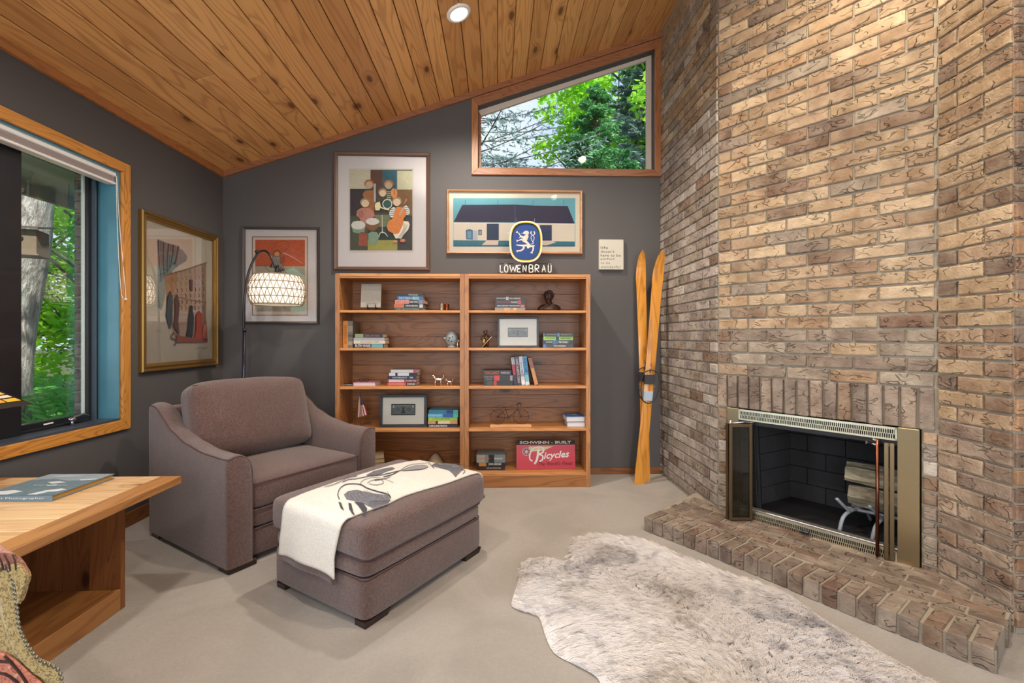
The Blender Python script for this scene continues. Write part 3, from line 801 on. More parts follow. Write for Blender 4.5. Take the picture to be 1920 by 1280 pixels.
q = MB(); q.box(sx0, sx1, 0.60, 2.13, WZ0 + 0.012, 0.70, ch=0.004); q.box(sx0, sx1, 0.60, 2.13, WZ1 - 0.05, WZ1 - 0.012); q.box(sx0, sx1, WY0 + .012, 0.62, WZ0 + .012, WZ1 - 0.012); q.build('sash_rail', sm_, win)
MB().box(sx0 + 0.012, sx0 + 0.016, GY0, GY1, 0.70, WZ1 - 0.05).build('window_pane', M['glass'], win)
MB().box(sx0 + 0.012, sx0 + 0.016, 0.62, 2.13, 0.70, WZ1 - 0.05).build('window_pane', M['glass'], win)
q = MB(); q.box(sx0 + 0.008, sx0 + 0.02, GY1 - 0.010, GY1, 0.70, WZ1 - 0.05); q.build('glazing_strip', plain('pale_glazing_strip', (200, 215, 212), 0.4), win)
q = MB(); q.box(sx1, sx1 + 0.02, GY1 + 0.02, GY1 + 0.03, WZ0 + 0.012, WZ1 - 0.02); q.build('jamb_bead', plain('slate_bead', (70, 84, 96), 0.4), win)
bl = thing('window_blind', 'raised white cellular blind with cord at the top of the window', 'blind', (LW, 1.66, 2.02))
q = MB(); q.box(-0.062, -0.008, WY0 - 1.66 + 0.015, WY1 - 1.66 - 0.016, 0.045, 0.078, ch=0.004); q.build('head_rail', M['white'], bl)
fm_ = plain('blind_fabric', (170, 160, 158), 0.7)
q = MB()
for k in range(5): q.box(-0.058 - 0.0, -0.012, WY0 - 1.66 + 0.02, WY1 - 1.66 - 0.02, 0.014 + k * 0.0062, 0.0192 + k * 0.0062, ch=0.002)
q.build('pleats', fm_, bl)
q = MB(); q.box(-0.06, -0.010, WY0 - 1.66 + 0.018, WY1 - 1.66 - 0.018, -0.002, 0.012, ch=0.003); q.build('bottom_rail', M['white'], bl)
q = MB(); yy = WY1 - 1.66 - 0.02
q.tube(spline([(-0.006, yy, 0.05), (0.0, yy + 0.004, -0.3), (0.012, yy + 0.014, -0.62), (0.02, yy + 0.034, -0.66), (0.022, yy + 0.030, -0.60), (0.006, yy + 0.012, -0.25), (-0.006, yy + 0.004, 0.05)], 8), 0.0016, 6)
q.ball((0.021, yy + 0.036, -0.665), 0.007, 8); q.build('cord', M['white'], bl)
# crank handle on the sash
ck = thing('window_crank', 'folded chrome crank handle on the lower window sash', 'crank', (LW - 0.07, 2.55, 0.657))
q = MB(); q.tube([(0, 0, 0.0), (0, 0, 0.03)], 0.008, 10); q.ball((0, 0, 0.033), 0.015, 10, (1, 1.3, .8)); q.build('spindle', M['chrome'], ck)
q = MB(); q.tube(spline([(0, -0.02, 0.034), (0.005, 0.02, 0.046), (0.0, 0.07, 0.05), (0.0, 0.10, 0.036)], 5), [0.007] * 5 + [0.009] * 6 + [0.007] * 4 + [0.004], 8, flat=0.6)
q.build('crank_arm', M['chrome'], ck)
q = MB(); q.box(LW - 0.096, LW - 0.094, 2.42, 2.47, 0.684, 0.691); o = q.build('sash_label', M['white'], win)
# exterior brick reveal beside the sash, soffit, trees and ferns
wx = struct(MB().box(-2.425, -2.385, 2.725, 4.4, -0.3, 2.6).build('wall_exterior', M['mortar']))
for r in range(0, 32):
    z = 0.35 + CH * r; me = bmesh_for(0.036, BH)
    o = put('brick', me, wx, (-2.422, 2.715, z)); o.color = pick([(120, 104, 92), (104, 90, 80), (134, 118, 104)], 0.1)
so = struct(MB().box(-3.30, -2.38, -1, 6.5, 2.215, 2.27).build('trim_3', plain('soffit_board', (176, 178, 170), 0.6)))
m = MB()
for k in range(60):
    for j in range(5): m.box(-2.78 + j * 0.02, -2.767 + j * 0.02, 1.2 + k * 0.07, 1.2 + k * 0.07 + 0.05, 2.2135, 2.2152)
m.build('vent_slots', plain('vent_slot', (90, 92, 88), 0.8), so)
struct(MB().box(-3.34, -3.30, -1, 6.5, 2.13, 2.30).build('trim_4', plain('fascia_board', (150, 152, 146), 0.6)))
def soilmat():
    N = NT('forest_floor'); v = N.coords((1, 1, 1), False); n = N.noise(v, 14, 5, 0.7)
    return N.done(N.mix(N.rng(n, 0.3, 0.7), srgb(46, 62, 28), srgb(96, 104, 58)), 0.95, N.bump(n, 0.8, 0.03))
m = MB(); m.grid(lambda a, b: Vector((-45 + 90 * a, (-20 + 85 * b), -0.12 + (0.25 * max(0, -3.2 - (-45 + 90 * a)) * 0.4 if False else 0))), 12, 12)
gnd = m.build('ground', soilmat(), fix=False)
# cut the ground away from under the house by keeping it below the floor slab
gnd['kind'] = 'structure'; gnd.location.z = -0.02
def leafmat(name, c1, c2, trans=0.5):
    N = NT(name); oi = N.node('ShaderNodeTexCoord'); n = N.noise(oi.outputs['Object'], 3.0, 3)
    n2 = N.node('ShaderNodeTexWhiteNoise'); N.link(oi.outputs['Object'], n2.inputs[0])
    cc = N.mix(N.rng(n, 0.3, 0.7), srgb(*c1), srgb(*c2))
    N.done(cc, 0.6); tr = N.node('ShaderNodeBsdfTranslucent'); N.link(cc, tr.inputs[0]); mx = N.node('ShaderNodeMixShader'); mx.inputs[0].default_value = trans
    N.link(N.bsdf.outputs[0], mx.inputs[1]); N.link(tr.outputs[0], mx.inputs[2]); N.link(mx.outputs[0], N.out.inputs[0]); return N.mat
def barktree(name, c1, c2, sc=9, st=0.25):
    N = NT(name); v = N.coords((1, 1, st), False); n = N.noise(v, sc, 5, 0.65, 0.4); n2 = N.noise(N.coords((1, 1, 1), False), 3.5, 3)
    cc = N.mix(N.rng(n, 0.35, 0.65), srgb(*c1), srgb(*c2)); cc = N.mix(N.rng(n2, 0.5, 0.6, 0, 0.5), cc, srgb(150, 160, 148))
    return N.done(cc, 0.9, N.bump(n, 1.0, 0.04))
def quads(P, U, V, name, mat, parent, shape='leaf'):
    """many small leaves at once: centres P, half-axes U and V"""
    n = len(P); vs = np.empty((n, 4, 3)); vs[:, 0] = P - U; vs[:, 1] = P - V * 1.0 + U * 0.1; vs[:, 2] = P + U; vs[:, 3] = P + V + U * 0.1
    me = bpy.data.meshes.new(name); me.vertices.add(n * 4); me.vertices.foreach_set('co', vs.reshape(-1)); me.loops.add(n * 4); me.loops.foreach_set('vertex_index', np.arange(n * 4))
    me.polygons.add(n); me.polygons.foreach_set('loop_start', np.arange(0, n * 4, 4)); me.polygons.foreach_set('loop_total', np.full(n, 4)); me.update(calc_edges=True)
    me.materials.append(mat); o = put(name, me, parent); o['kind'] = 'stuff'; return o
rng = np.random.default_rng(5)
def rv(n): a = rng.normal(size=(n, 3)); return a / np.linalg.norm(a, axis=1, keepdims=True)
def leafcloud(centres, radii, per, size, name, mat, parent, flat=0.45):
    P = []; 
    for c, r in zip(centres, radii): P.append(np.array(c) + rv(per) * (r * rng.random((per, 1)) ** 0.4) * np.array([1, 1, 0.7]))
    P = np.concatenate(P); n = len(P); U = rv(n); U[:, 2] *= flat; U = U / np.linalg.norm(U, axis=1, keepdims=True); W = rv(n); V = np.cross(U, W); V /= np.linalg.norm(V, axis=1, keepdims=True)
    s = size * (0.6 + 0.8 * rng.random((n, 1))); return quads(P, U * s, V * s * 0.55, name, mat, parent)
def leafy(name, label, loc, tr, th, crown, crs, per, size, lmat, bmat, branches=6):
    t = thing(name, label, 'tree', loc)
    m = MB(); pts = [Vector((0.05 * math.sin(k * 1.7), 0.04 * math.cos(k * 1.3), th * k / 7)) for k in range(8)]
    pts[0].z = -0.05
    m.tube(pts, [tr * (1.25 if k == 0 else 1 - 0.07 * k) for k in range(8)], 14)
    m.build('trunk', bmat, t)
    m = MB(); R = random.Random(len(label))
    for c in crown[:branches * 3]:
        p0 = Vector((0, 0, th * R.uniform(0.4, 0.95))); c = Vector(c); mid = p0.lerp(c, 0.5) + Vector((0, 0, 0.15))
        m.tube(spline([p0, mid, c], 4), [tr * 0.3 * (1 - k / 9) + 0.006 for k in range(9)], 6)
    m.build('branches', bmat, t)
    leafcloud(crown, crs, per, size, 'foliage', lmat, t); return t
GRN = leafmat('maple_leaf', (120, 196, 36), (200, 240, 92), 0.6); DKG = leafmat('deep_leaf', (66, 128, 38), (138, 196, 70), 0.55)
FRN = leafmat('fern_leaf', (80, 166, 70), (156, 222, 116), 0.5); SPR = leafmat('spruce_needle', (50, 120, 66), (126, 186, 120), 0.3); BSP = leafmat('blue_spruce_needle', (84, 112, 112), (160, 184, 180), 0.3)
bk = barktree('rough_bark', (128, 122, 114), (214, 208, 200), 26, 0.35); bk2 = barktree('dark_bark', (66, 58, 50), (110, 98, 86))
# the big grey trunk
tk = thing('tree', 'thick grey trunk with a birdhouse just outside the left window', 'tree', (-4.72, 4.28, -0.15))
m = MB(); npts = 20
path = [Vector((0.10 * math.sin(k * 0.9) * (k / 9) + 0.02 * k - 0.02, 0.03 * math.cos(k), 0.28 * k)) for k in range(npts)]
m.tube(path, [0.40 * (1.35 if k == 0 else 1.15 if k == 1 else 1.03 - 0.012 * k) for k in range(npts)], 22)
for v_i, p in enumerate(m.v):
    q = Vector(p); nn = noise.noise(Vector((q.x * 2.4, q.y * 2.4, q.z * 1.1))) * 0.05; cx0 = 0.02 * (q.z / 0.28)
    d = Vector((q.x - cx0, q.y, 0)); d = d.normalized() if d.length else d; m.v[v_i] = tuple(q + d * nn)
m.build('trunk', bk, tk)
m = MB()
for z, a, L in ((1.45, -0.5, 0.5),):
    m.tube(spline([(0.0, 0, z), (L * 0.5 * math.cos(a), L * 0.5 * math.sin(a), z + 0.05), (L * math.cos(a), L * math.sin(a), z + 0.02)], 4), [0.06, 0.055, 0.05, 0.045, 0.04, 0.03, 0.025, 0.02, 0.012], 8)
m.build('branch', bk, tk)

bh = thing('birdhouse', 'weathered wooden birdhouse mounted on the thick tree trunk', 'birdhouse', tuple(ony(46, 480, 3.83)), 0.35)
wd = plain('weathered_boards', (112, 96, 78), 0.8, vary=0.2, bump=0.3, scale=20)
q = MB(); q.box(-0.10, 0.10, -0.06, 0.12, 0.01, 0.21, ch=0.004); q.build('box', wd, bh)
q = MB(); q.prism([(-0.13, -0.11, 0.205), (0.13, -0.11, 0.205), (0.13, 0.14, 0.255), (-0.13, 0.14, 0.255)], (0, 0, 0.016)); q.build('roof', plain('birdhouse_roof', (84, 76, 66), 0.8), bh)
q = MB(); q.box(-0.125, 0.125, -0.09, 0.13, 0, 0.012); q.build('base_board', wd, bh)
q = MB(); q.tube([(0.0, -0.066, 0.13), (0.0, -0.058, 0.13)], 0.022, 14); q.build('entrance_hole', M['black'], bh)
# leafy background trees beyond the left window
spots = [(-7.2, 6.7), (-6.4, 7.9), (-8.8, 8.0), (-10.2, 9.6), (-7.6, 9.6), (-9.4, 6.4)]
lab = ['bright green maple sapling behind the thick grey trunk', 'yellow green leafy tree right of the thick trunk', 'dense leafy tree far behind the birdhouse', 'dark green tree deepest in the woods by the left window', 'bushy green tree near the brick corner outside', 'low leafy tree left behind the thick trunk']
for i, (x, y) in enumerate(spots):
    n = 30
    cr = [(rng.normal() * 0.9, rng.normal() * 0.9, 0.7 + 3.8 * rng.random()) for _ in range(n)]
    leafy('tree', lab[i], (x, y, -0.15), 0.09 + 0.02 * (i % 3), 4.5, cr, [0.5 + 0.25 * rng.random() for _ in range(n)], 260, 0.06, GRN if i % 3 != 2 and i != 3 else DKG, bk2)
# ferns
FS = [(-4.35, 5.0), (-5.1, 5.7), (-3.85, 4.3), (-4.1, 6.0), (-6.1, 6.2)]
def fern(loc, label):
    t = thing('fern', label, 'fern', (loc[0], loc[1], -0.15), 0, 'ferns outside the left window')
    Ps = []; Us = []; Vs = []; m = MB()
    for k in range(15):
        a = rng.random() * 6.283; L = 0.62 + 0.3 * rng.random(); h = 0.42 + 0.3 * rng.random(); path = []
        for i in range(20):
            s = i / 19; path.append(np.array([math.cos(a) * L * s, math.sin(a) * L * s, h * math.sin(s * 2.3) * 1.15]))
        m.tube([Vector(p) for p in path[::3]], 0.004, 4)
        side = np.array([-math.sin(a), math.cos(a), 0])
        for i in range(2, 20):
            s = i / 19; w = 0.13 * math.sin(PI * min(1, s * 0.9 + 0.12)) ** 0.7; fwd = path[i] - path[i - 1]; fwd /= np.linalg.norm(fwd)
            for sg in (-1, 1):
                d = side * sg * 0.92 + fwd * 0.35; Ps.append(path[i] + d * w * 0.5); Us.append(d * w * 0.5); Vs.append(fwd * 0.017)
    m.build('stems', FRN, t, fix=False)
    quads(np.array(Ps), np.array(Us), np.array(Vs), 'fronds', FRN, t)
for i, p in enumerate(FS): fern(p, 'green fern growing at the foot of the trees outside')
# conifers beyond the high window
def conifer(name, label, loc, h, r, mat, bmat, nb=170, z0=1.0, droop=0.25, dens=26, size=0.055, spread=1.0):
    t = thing(name, label, 'tree', loc)
    m = MB(); m.tube([(0, 0, -0.1), (0, 0, h * 0.5), (0, 0, h)], [0.03 * h ** 0.8, 0.02 * h ** 0.8, 0.01], 10); m.build('trunk', bmat, t)
    m = MB(); Ps = []; Us = []; Vs = []
    for b in range(nb):
        z = z0 + (h - z0) * (b / nb) ** 0.9; L = r * (1 - (z - z0) / (h - z0)) ** 0.8 * (0.7 + 0.5 * rng.random()) + 0.12; a = rng.random() * 6.283
        e = np.array([math.cos(a), math.sin(a), 0]); sd = np.array([-e[1], e[0], 0]); n = int(dens * L / r * 1.4) + 8
        pth = [e * L * s + np.array([0, 0, z - droop * L * s + 0.22 * L * s * s]) for s in np.linspace(0, 1, 7)]
        m.tube([Vector(p) for p in pth], [0.016 * (1 - i / 8) + 0.003 for i in range(7)], 4)
        for i in range(n):
            s = 0.15 + 0.85 * rng.random(); p = e * L * s + np.array([0, 0, z - droop * L * s + 0.22 * L * s * s]); w = (1.05 - s) * L * 0.34 * spread + 0.05
            for sg in (-1, 1):
                tw = sd * sg * w + e * w * 0.7 + np.array([0, 0, -0.12 * w])
                for q in range(3):
                    s2 = (q + rng.random()) / 3; Ps.append(p + tw * s2 + rng.normal(size=3) * 0.012); d = tw / np.linalg.norm(tw) + rng.normal(size=3) * 0.45; d /= np.linalg.norm(d)
                    Us.append(d * size); vv = np.cross(d, rng.normal(size=3)); Vs.append(vv / np.linalg.norm(vv) * size * 0.24)
    m.build('branches', bmat, t, fix=False); quads(np.array(Ps), np.array(Us), np.array(Vs), 'needles', mat, t); return t
G0 = -0.15
conifer('spruce_tree', 'full green spruce in the middle of the high window', (2.05, 9.6, G0), 6.5, 1.5, SPR, bk2, nb=180, z0=2.0, dens=26, size=0.06)
conifer('spruce_tree', 'sparse blue grey spruce branches at the left of the high window', (-1.5, 9.8, G0), 9.4, 4.4, BSP, bk2, nb=250, z0=2.4, droop=0.12, dens=22, size=0.06, spread=0.7)
conifer('pine_tree', 'grey green pine behind the full spruce', (4.1, 13.2, G0), 10.4, 1.9, BSP, bk2, nb=170, z0=3.0, dens=30, size=0.08)
n = 46
leafy('maple_tree', 'bright yellow green maple at the right of the high window', (6.4, 13.4, G0), 0.22, 8.0, [(rng.normal() * 1.6 - 0.7, rng.normal() * 0.9, 6.5 + 3.6 * rng.random()) for _ in range(n)], [0.8] * n, 300, 0.10, GRN, bk2, 7)
n = 20
leafy('maple_tree', 'yellow green crown seen through the middle spruce', (4.2, 16.5, G0), 0.2, 7.0, [(rng.normal() * 1.0 - 0.6, rng.normal() * 0.7, 7.2 + 3.4 * rng.random()) for _ in range(n)], [0.75] * n, 220, 0.11, GRN, bk2, 6)

# ------------------------------------------------------------------ high trapezoid window
w2 = struct(MB().box(TX0, TX1, BW + 0.0, BW + 0.12, TZ0 - 0.001, TZ0 + 0.012).build('window_2', M['cedar_x']))
def quadtrim(a, b, c, d, y0, y1, name, mat): q = MB(); q.prism([(a[0], y0, a[1]), (b[0], y0, b[1]), (c[0], y0, c[1]), (d[0], y0, d[1])], (0, y1 - y0, 0)); return q.build(name, mat, w2, bev=0.002)
TWD = 0.052
oL, oR, oB = TX0 - TWD, TX1 + TWD, TZ0 - TWD
def ot(x): return ceil_z(x) - 0.052
I = [(TX0, TZ0), (TX1, TZ0), (TX1, tz(TX1)), (TX0, tz(TX0))]; O = [(oL, oB), (oR, oB), (oR, ot(oR)), (oL, ot(oL))]
for k, mt in enumerate((M['cedar_x'], M['cedar_z'], M['cedar_x'], M['cedar_z'])):
    quadtrim(O[k], O[(k + 1) % 4], I[(k + 1) % 4], I[k], BW - 0.018, BW, 'casing_board', mt)
g = 0.022
J = [(TX0 + g, TZ0 + g), (TX1 - g - .02, TZ0 + g), (TX1 - g - .02, tz(TX1) - g * 2.0), (TX0 + g, tz(TX0) - g * 2.0)]
wj = plain('pale_window_stop', (204, 190, 176), 0.5)
for k in range(4): quadtrim(I[k], I[(k + 1) % 4], J[(k + 1) % 4], J[k], BW + 0.07, BW + 0.10, 'window_stop', wj if k in (1, 2) else M['cedar_x'])
q = MB(); q.prism([(x, BW + 0.084, z) for x, z in J], (0, 0.004, 0)); q.build('window_pane', M['glass'], w2)

# ------------------------------------------------------------------ recessed ceiling lights
lens = emit('downlight_lens', (255, 240, 214), 9.0)
for i, (cx_, cy_) in enumerate(RL[:1]):
    lab = 'round white recessed light glowing in the wooden ceiling' if i == 0 else 'recessed ceiling light behind the camera'
    if i and ray(0, 0) and not (0 < CX + F * ((cx_ * c_ - cy_ * s_) / max(.01, cx_ * s_ + cy_ * c_)) < 1920 and HY - F * (ceil_z(cx_) - CAMZ) / max(.01, cx_ * s_ + cy_ * c_) > 0): pass
    t = thing('recessed_light', lab, 'ceiling light', (cx_, cy_, ceil_z(cx_)), 0, None if i == 0 else 'recessed ceiling lights out of view')
    t.rotation_euler = (0, -ang, 0)
    q = MB(); q.lathe([(0.052, -0.001), (0.056, -0.010), (0.072, -0.008), (0.078, -0.002), (0.078, 0.004)], 32); q.build('trim_ring', M['white'], t)
    q = MB(); q.lathe([(0.0005, -0.0075), (0.030, -0.0075), (0.054, -0.0065)], 32); q.build('lens', lens, t, fix=False)

# ================================================================== furniture
from mathutils.bvhtree import BVHTree
from mathutils.geometry import delaunay_2d_cdt
TXT = []
def text(body, mat, parent, loc, rot, width, height, name='lettering', align='CENTER', bold=0.0, ital=0.0, space=1.0):
    """queued lettering, fitted later into width x height, converted to a mesh in one go"""
    cu = bpy.data.curves.new(name, 'FONT'); cu.body = body; cu.align_x = align; cu.align_y = 'CENTER'; cu.size = 1; cu.offset = bold; cu.shear = ital; cu.space_character = space
    cu.resolution_u = 2
    o = bpy.data.objects.new(name, cu); col.objects.link(o); TXT.append((o, mat, parent, loc, rot, width, height, name))
UPR = (PI / 2, 0, 0)                 # lettering that stands upright and faces the room
def tone(rgb, k=0.86): return tuple(int(c * k) for c in rgb)
def ink(rgb, vary=0.1): return plain('print_ink', tone(rgb), 0.7, vary=vary, scale=55)
class Art:
    """flat print made of polygons laid out in millimetre-thin layers; fn maps (x, y) of the drawing to the surface, nrm lifts each layer"""
    def __init__(s, fn, nrm=(0, -1, 0), step=0.00012, grid=0): s.grid = grid; s.fn = fn; s.n = Vector(nrm); s.k = 0; s.mb = MB(); s.step = step
    def poly(s, pts, rgb, vary=0.1):
        s.k += 1; off = s.n * (s.step * s.k)
        if s.grid:
            P = [Vector(p) for p in pts]; ne = len(P); P = [q.to_2d() for q in dense([(a.x, a.y, 0) for a in P], 3, True)]; ne = len(P); g = s.grid
            P3_ = [Vector((p.x, p.y, 0)) for p in P]; X_ = [p.x for p in P3_]; Y_ = [p.y for p in P3_]; x = min(X_) + g / 2
            while x < max(X_):
                y = min(Y_) + g / 2
                while y < max(Y_):
                    if inside(x, y, P3_): P.append(Vector((x, y)))
                    y += g
                x += g
            r = delaunay_2d_cdt(P, [(i, (i + 1) % ne) for i in range(ne)], [list(range(ne))], 1, 1e-4)
            s.mb.add([s.fn(v.x, v.y) + off for v in r[0]], [tuple(f) for f in r[2]], ink(rgb, vary)); return s
        s.mb.add([s.fn(x, y) + off for x, y in pts], [tuple(range(len(pts)))], ink(rgb, vary)); return s
    def rect(s, x0, y0, x1, y1, rgb, vary=0.1): return s.poly([(x0, y0), (x1, y0), (x1, y1), (x0, y1)], rgb, vary)
    def ell(s, cx, cy, rx, ry, rgb, a=0, n=20, vary=0.1):
        ca, sa = math.cos(a), math.sin(a)
        return s.poly([(cx + rx * math.cos(t) * ca - ry * math.sin(t) * sa, cy + rx * math.cos(t) * sa + ry * math.sin(t) * ca) for t in [2 * PI * i / n for i in range(n)]], rgb, vary)
    def line(s, pts, w, rgb, smooth=True, vary=0.1):
        if smooth and len(pts) > 2: q = [(p.x, p.y) for p in spline([(a, b, 0) for a, b in pts], 5)]
        else: q = pts
        s.k += 1; off = s.n * (s.step * s.k); vs = []; n = len(q)
        for i, (x, y) in enumerate(q):
            a, b = q[max(i - 1, 0)], q[min(i + 1, n - 1)]; dx, dy = b[0] - a[0], b[1] - a[1]; L = math.hypot(dx, dy) or 1
            ww = (w if not hasattr(w, '__len__') else w[0] + (w[1] - w[0]) * i / (n - 1)) / 2
            vs += [s.fn(x - dy / L * ww, y + dx / L * ww) + off, s.fn(x + dy / L * ww, y - dx / L * ww) + off]
        s.mb.add(vs, [(2 * i, 2 * i + 1, 2 * i + 3, 2 * i + 2) for i in range(n - 1)], ink(rgb, vary)); return s
    def build(s, name, parent): return s.mb.build(name, None, parent, fix=False)
def zoomed(sc_, ox, oy, Y, L):      # drawing units = photograph pixels * sc_ + offset, laid on the plane at depth Y, relative to L
    return lambda x, y: ony(ox + x / sc_, oy + y / sc_, Y) - Vector(L)

# ------------------------------------------------------------------ armchair and ottoman
fab = fabric('mauve_brown_tweed', (124, 96, 88), (54, 38, 35), weave=330, bump=0.8); pip = plain('piping_cord', (84, 62, 60), 0.9)
footm = plain('espresso_foot', (44, 30, 26), 0.4)
RZC = math.atan2(0.8335, 0.5525)
def pipe(path, parent, r=0.0035, closed=False, name='piping'):
    m = MB(); m.tube(path, r, 6, closed=closed); return m.build(name, pip, parent)
ch = thing('armchair', 'wide mauve brown upholstered armchair with sloping arms', 'armchair', (-1.277, 2.221, 0), RZC)
CW, CD = 0.905, 0.86
ZP = [(-0.002, .552), (.05, .549), (.23, .553), (.42, .580), (.58, .628), (.68, .688), (.75, .733), (.80, .745), (.86, .745)]
def zprof(y):
    for (a, za), (b, zb) in zip(ZP[:-1], ZP[1:]):
        if y <= b: t = (y - a) / (b - a); t = max(0, t); return za + (zb - za) * (t * t * (3 - 2 * t) * 0.5 + t * 0.5)
    return ZP[-1][1]
def arm(side):
    m = MB(); X = (lambda x: x) if side == 0 else (lambda x: CW - x)
    ys = [-0.004, 0.0, 0.006, 0.015] + [0.03 + (CD - 0.045) * i / 22 for i in range(23)] + [CD - 0.006, CD]
    ins = [0.016, 0.007, 0.002, 0] + [0] * 23 + [0.006, 0.016]; vs = []
    for y, e in zip(ys, ins):
        zt = zprof(y) - e; wd = 0.125 - e; zb = 0.028
        flare = 0.012 * math.sin(min(1, max(0, (y - .1) / .7)) * PI)
        prof = [(e, zb), (e - flare * .3, 0.25), (e - 0.002, zt - 0.04), (e + 0.001, zt - 0.008), (e + 0.010, zt + 0.001), (0.04, zt + 0.011), (0.068, zt + 0.010), (0.09, zt - 0.003), (0.107, zt - 0.028), (0.118 - e, zt - 0.062), (wd, zt - 0.12), (wd, 0.25), (wd, zb)]
        vs.append([(X(a), y, b) for a, b in prof])
    n = len(vs[0]); L = len(vs); fl = [p for r in vs for p in r]
    fs = [(i * n + k, i * n + (k + 1) % n, (i + 1) * n + (k + 1) % n, (i + 1) * n + k) for i in range(L - 1) for k in range(n)]
    fs += [tuple(range(n)), tuple((L - 1) * n + k for k in range(n))]
    m.add(fl, fs, fab, True); o = m.build('arm', None, ch)
    md = o.modifiers.new('edge', 'EDGE_SPLIT'); md.split_angle = 0.9
    pth = [(X(0.004), y, zprof(y) - 0.003) for y in [0.012 + (CD - 0.03) * i / 20 for i in range(21)]]
    pipe(pth, o)
    zt = zprof(0); arc = [(X(0.004), 0.004, zt - 0.006), (X(0.04), 0.001, zt + 0.005), (X(0.068), 0.001, zt + 0.002), (X(0.09), 0.001, zt - 0.012), (X(0.108), 0.001, zt - 0.04), (X(0.117), 0.001, zt - 0.08), (X(0.119), 0.001, zt - 0.14), (X(0.12), 0.001, 0.25), (X(0.12), 0.001, 0.04)]
    pipe(spline(arc, 4), o)
    return o
arm(0); arm(1)
soft('back_frame', fab, ch, CW - 0.02, 0.12, 0.70, 0.045, n=8, puff=(0, 0.006, 0.0), c=(CW / 2, CD - 0.06, 0.385))
soft('seat_base', fab, ch, CW - 0.235, 0.72, 0.142, 0.016, n=6, puff=(0, 0.004, 0), c=(CW / 2, 0.385, 0.099))
soft('seat_band', fab, ch, CW - 0.235, 0.72, 0.098, 0.020, n=6, puff=(0, 0.006, 0), c=(CW / 2, 0.388, 0.218))
sc_ = soft('seat_cushion', fab, ch, CW - 0.235, 0.60, 0.145, 0.032, n=10, puff=(0, 0.012, 0.022), wob=0.003, c=(CW / 2, 0.315, 0.338))
for z in (0.268, 0.400):
    pipe([(p.x + CW / 2, p.y + 0.315, p.z) for p in rrect(CW - 0.232, 0.612, 0.035, z)], sc_, 0.0036, True)
pipe([(0.13, 0.023, 0.170), (CW - 0.13, 0.023, 0.170)], ch)
bc = soft('back_cushion', fab, ch, 0.70, 0.17, 0.44, 0.06, n=12, puff=(0.008, 0.055, 0.018), seed=3, wob=0.006, loc=(CW / 2 - 0.022, 0.575, 0.645), rot=(math.radians(-19), 0.02, 0))
def cushpipe(yy):
    pts = rrect(0.662, 0.40, 0.05, 0); return [Vector((p.x, yy + 0.010 * math.cos(p.x * 4), p.y)) * 1.0 for p in pts]
pipe(spline(cushpipe(-0.066), 3, True), bc, 0.0036, True)
for x, y in ((0.075, 0.05), (CW - 0.075, 0.05), (0.075, CD - 0.07), (CW - 0.075, CD - 0.07)):
    m = MB(); m.box(x - 0.068, x + 0.068, y - 0.045, y + 0.045, 0, 0.03, ch=0.003); m.build('foot', footm, ch)

A0 = onz(683, 1184)
ot_ = thing('ottoman', 'long mauve brown upholstered ottoman with piped cushion top', 'ottoman', (A0.x, A0.y, 0), RZC)
OL, OW = 0.775, 0.615
soft('ottoman_base', fab, ot_, OL, OW, 0.168, 0.022, n=8, puff=(0.004, 0.004, 0), c=(OL / 2, OW / 2 - 0.005, 0.107))
soft('ottoman_band', fab, ot_, OL - 0.006, OW - 0.006, 0.078, 0.028, n=8, puff=(0.008, 0.008, 0), c=(OL / 2, OW / 2 - 0.005, 0.226))
CME = rbox(OL + 0.028, OW + 0.03, 0.15, 0.04, n=14, puff=(0.006, 0.006, 0.024), seed=5, wob=0.002, c=(OL / 2 + 0.004, OW / 2 - 0.008, 0.336)); CME.materials.append(fab)
oc = put('ottoman_cushion', CME, ot_, sub=1)
for z, e in ((0.266, -0.030), (0.388, -0.02)): pipe([(p.x + OL / 2 + 0.004, p.y + OW / 2 - 0.008, p.z) for p in rrect(OL + 0.028 + e, OW + 0.03 + e, 0.05, z)], oc, 0.0036, True)
pipe([(p.x + OL / 2, p.y + OW / 2 - 0.005, p.z) for p in rrect(OL - 0.012, OW - 0.012, 0.03, 0.190)], ot_, 0.0036, True)
for x, y in ((0.07, 0.03), (OL - 0.07, 0.03), (0.07, OW - 0.06), (OL - 0.07, OW - 0.06)):
    m = MB(); m.prism([(x - 0.066, y - 0.03, 0.028), (x + 0.066, y - 0.03, 0.028), (x + 0.056, y - 0.024, 0), (x - 0.06, y - 0.024, 0)], (0, 0.06, 0)); m.build('foot', footm, ot_)

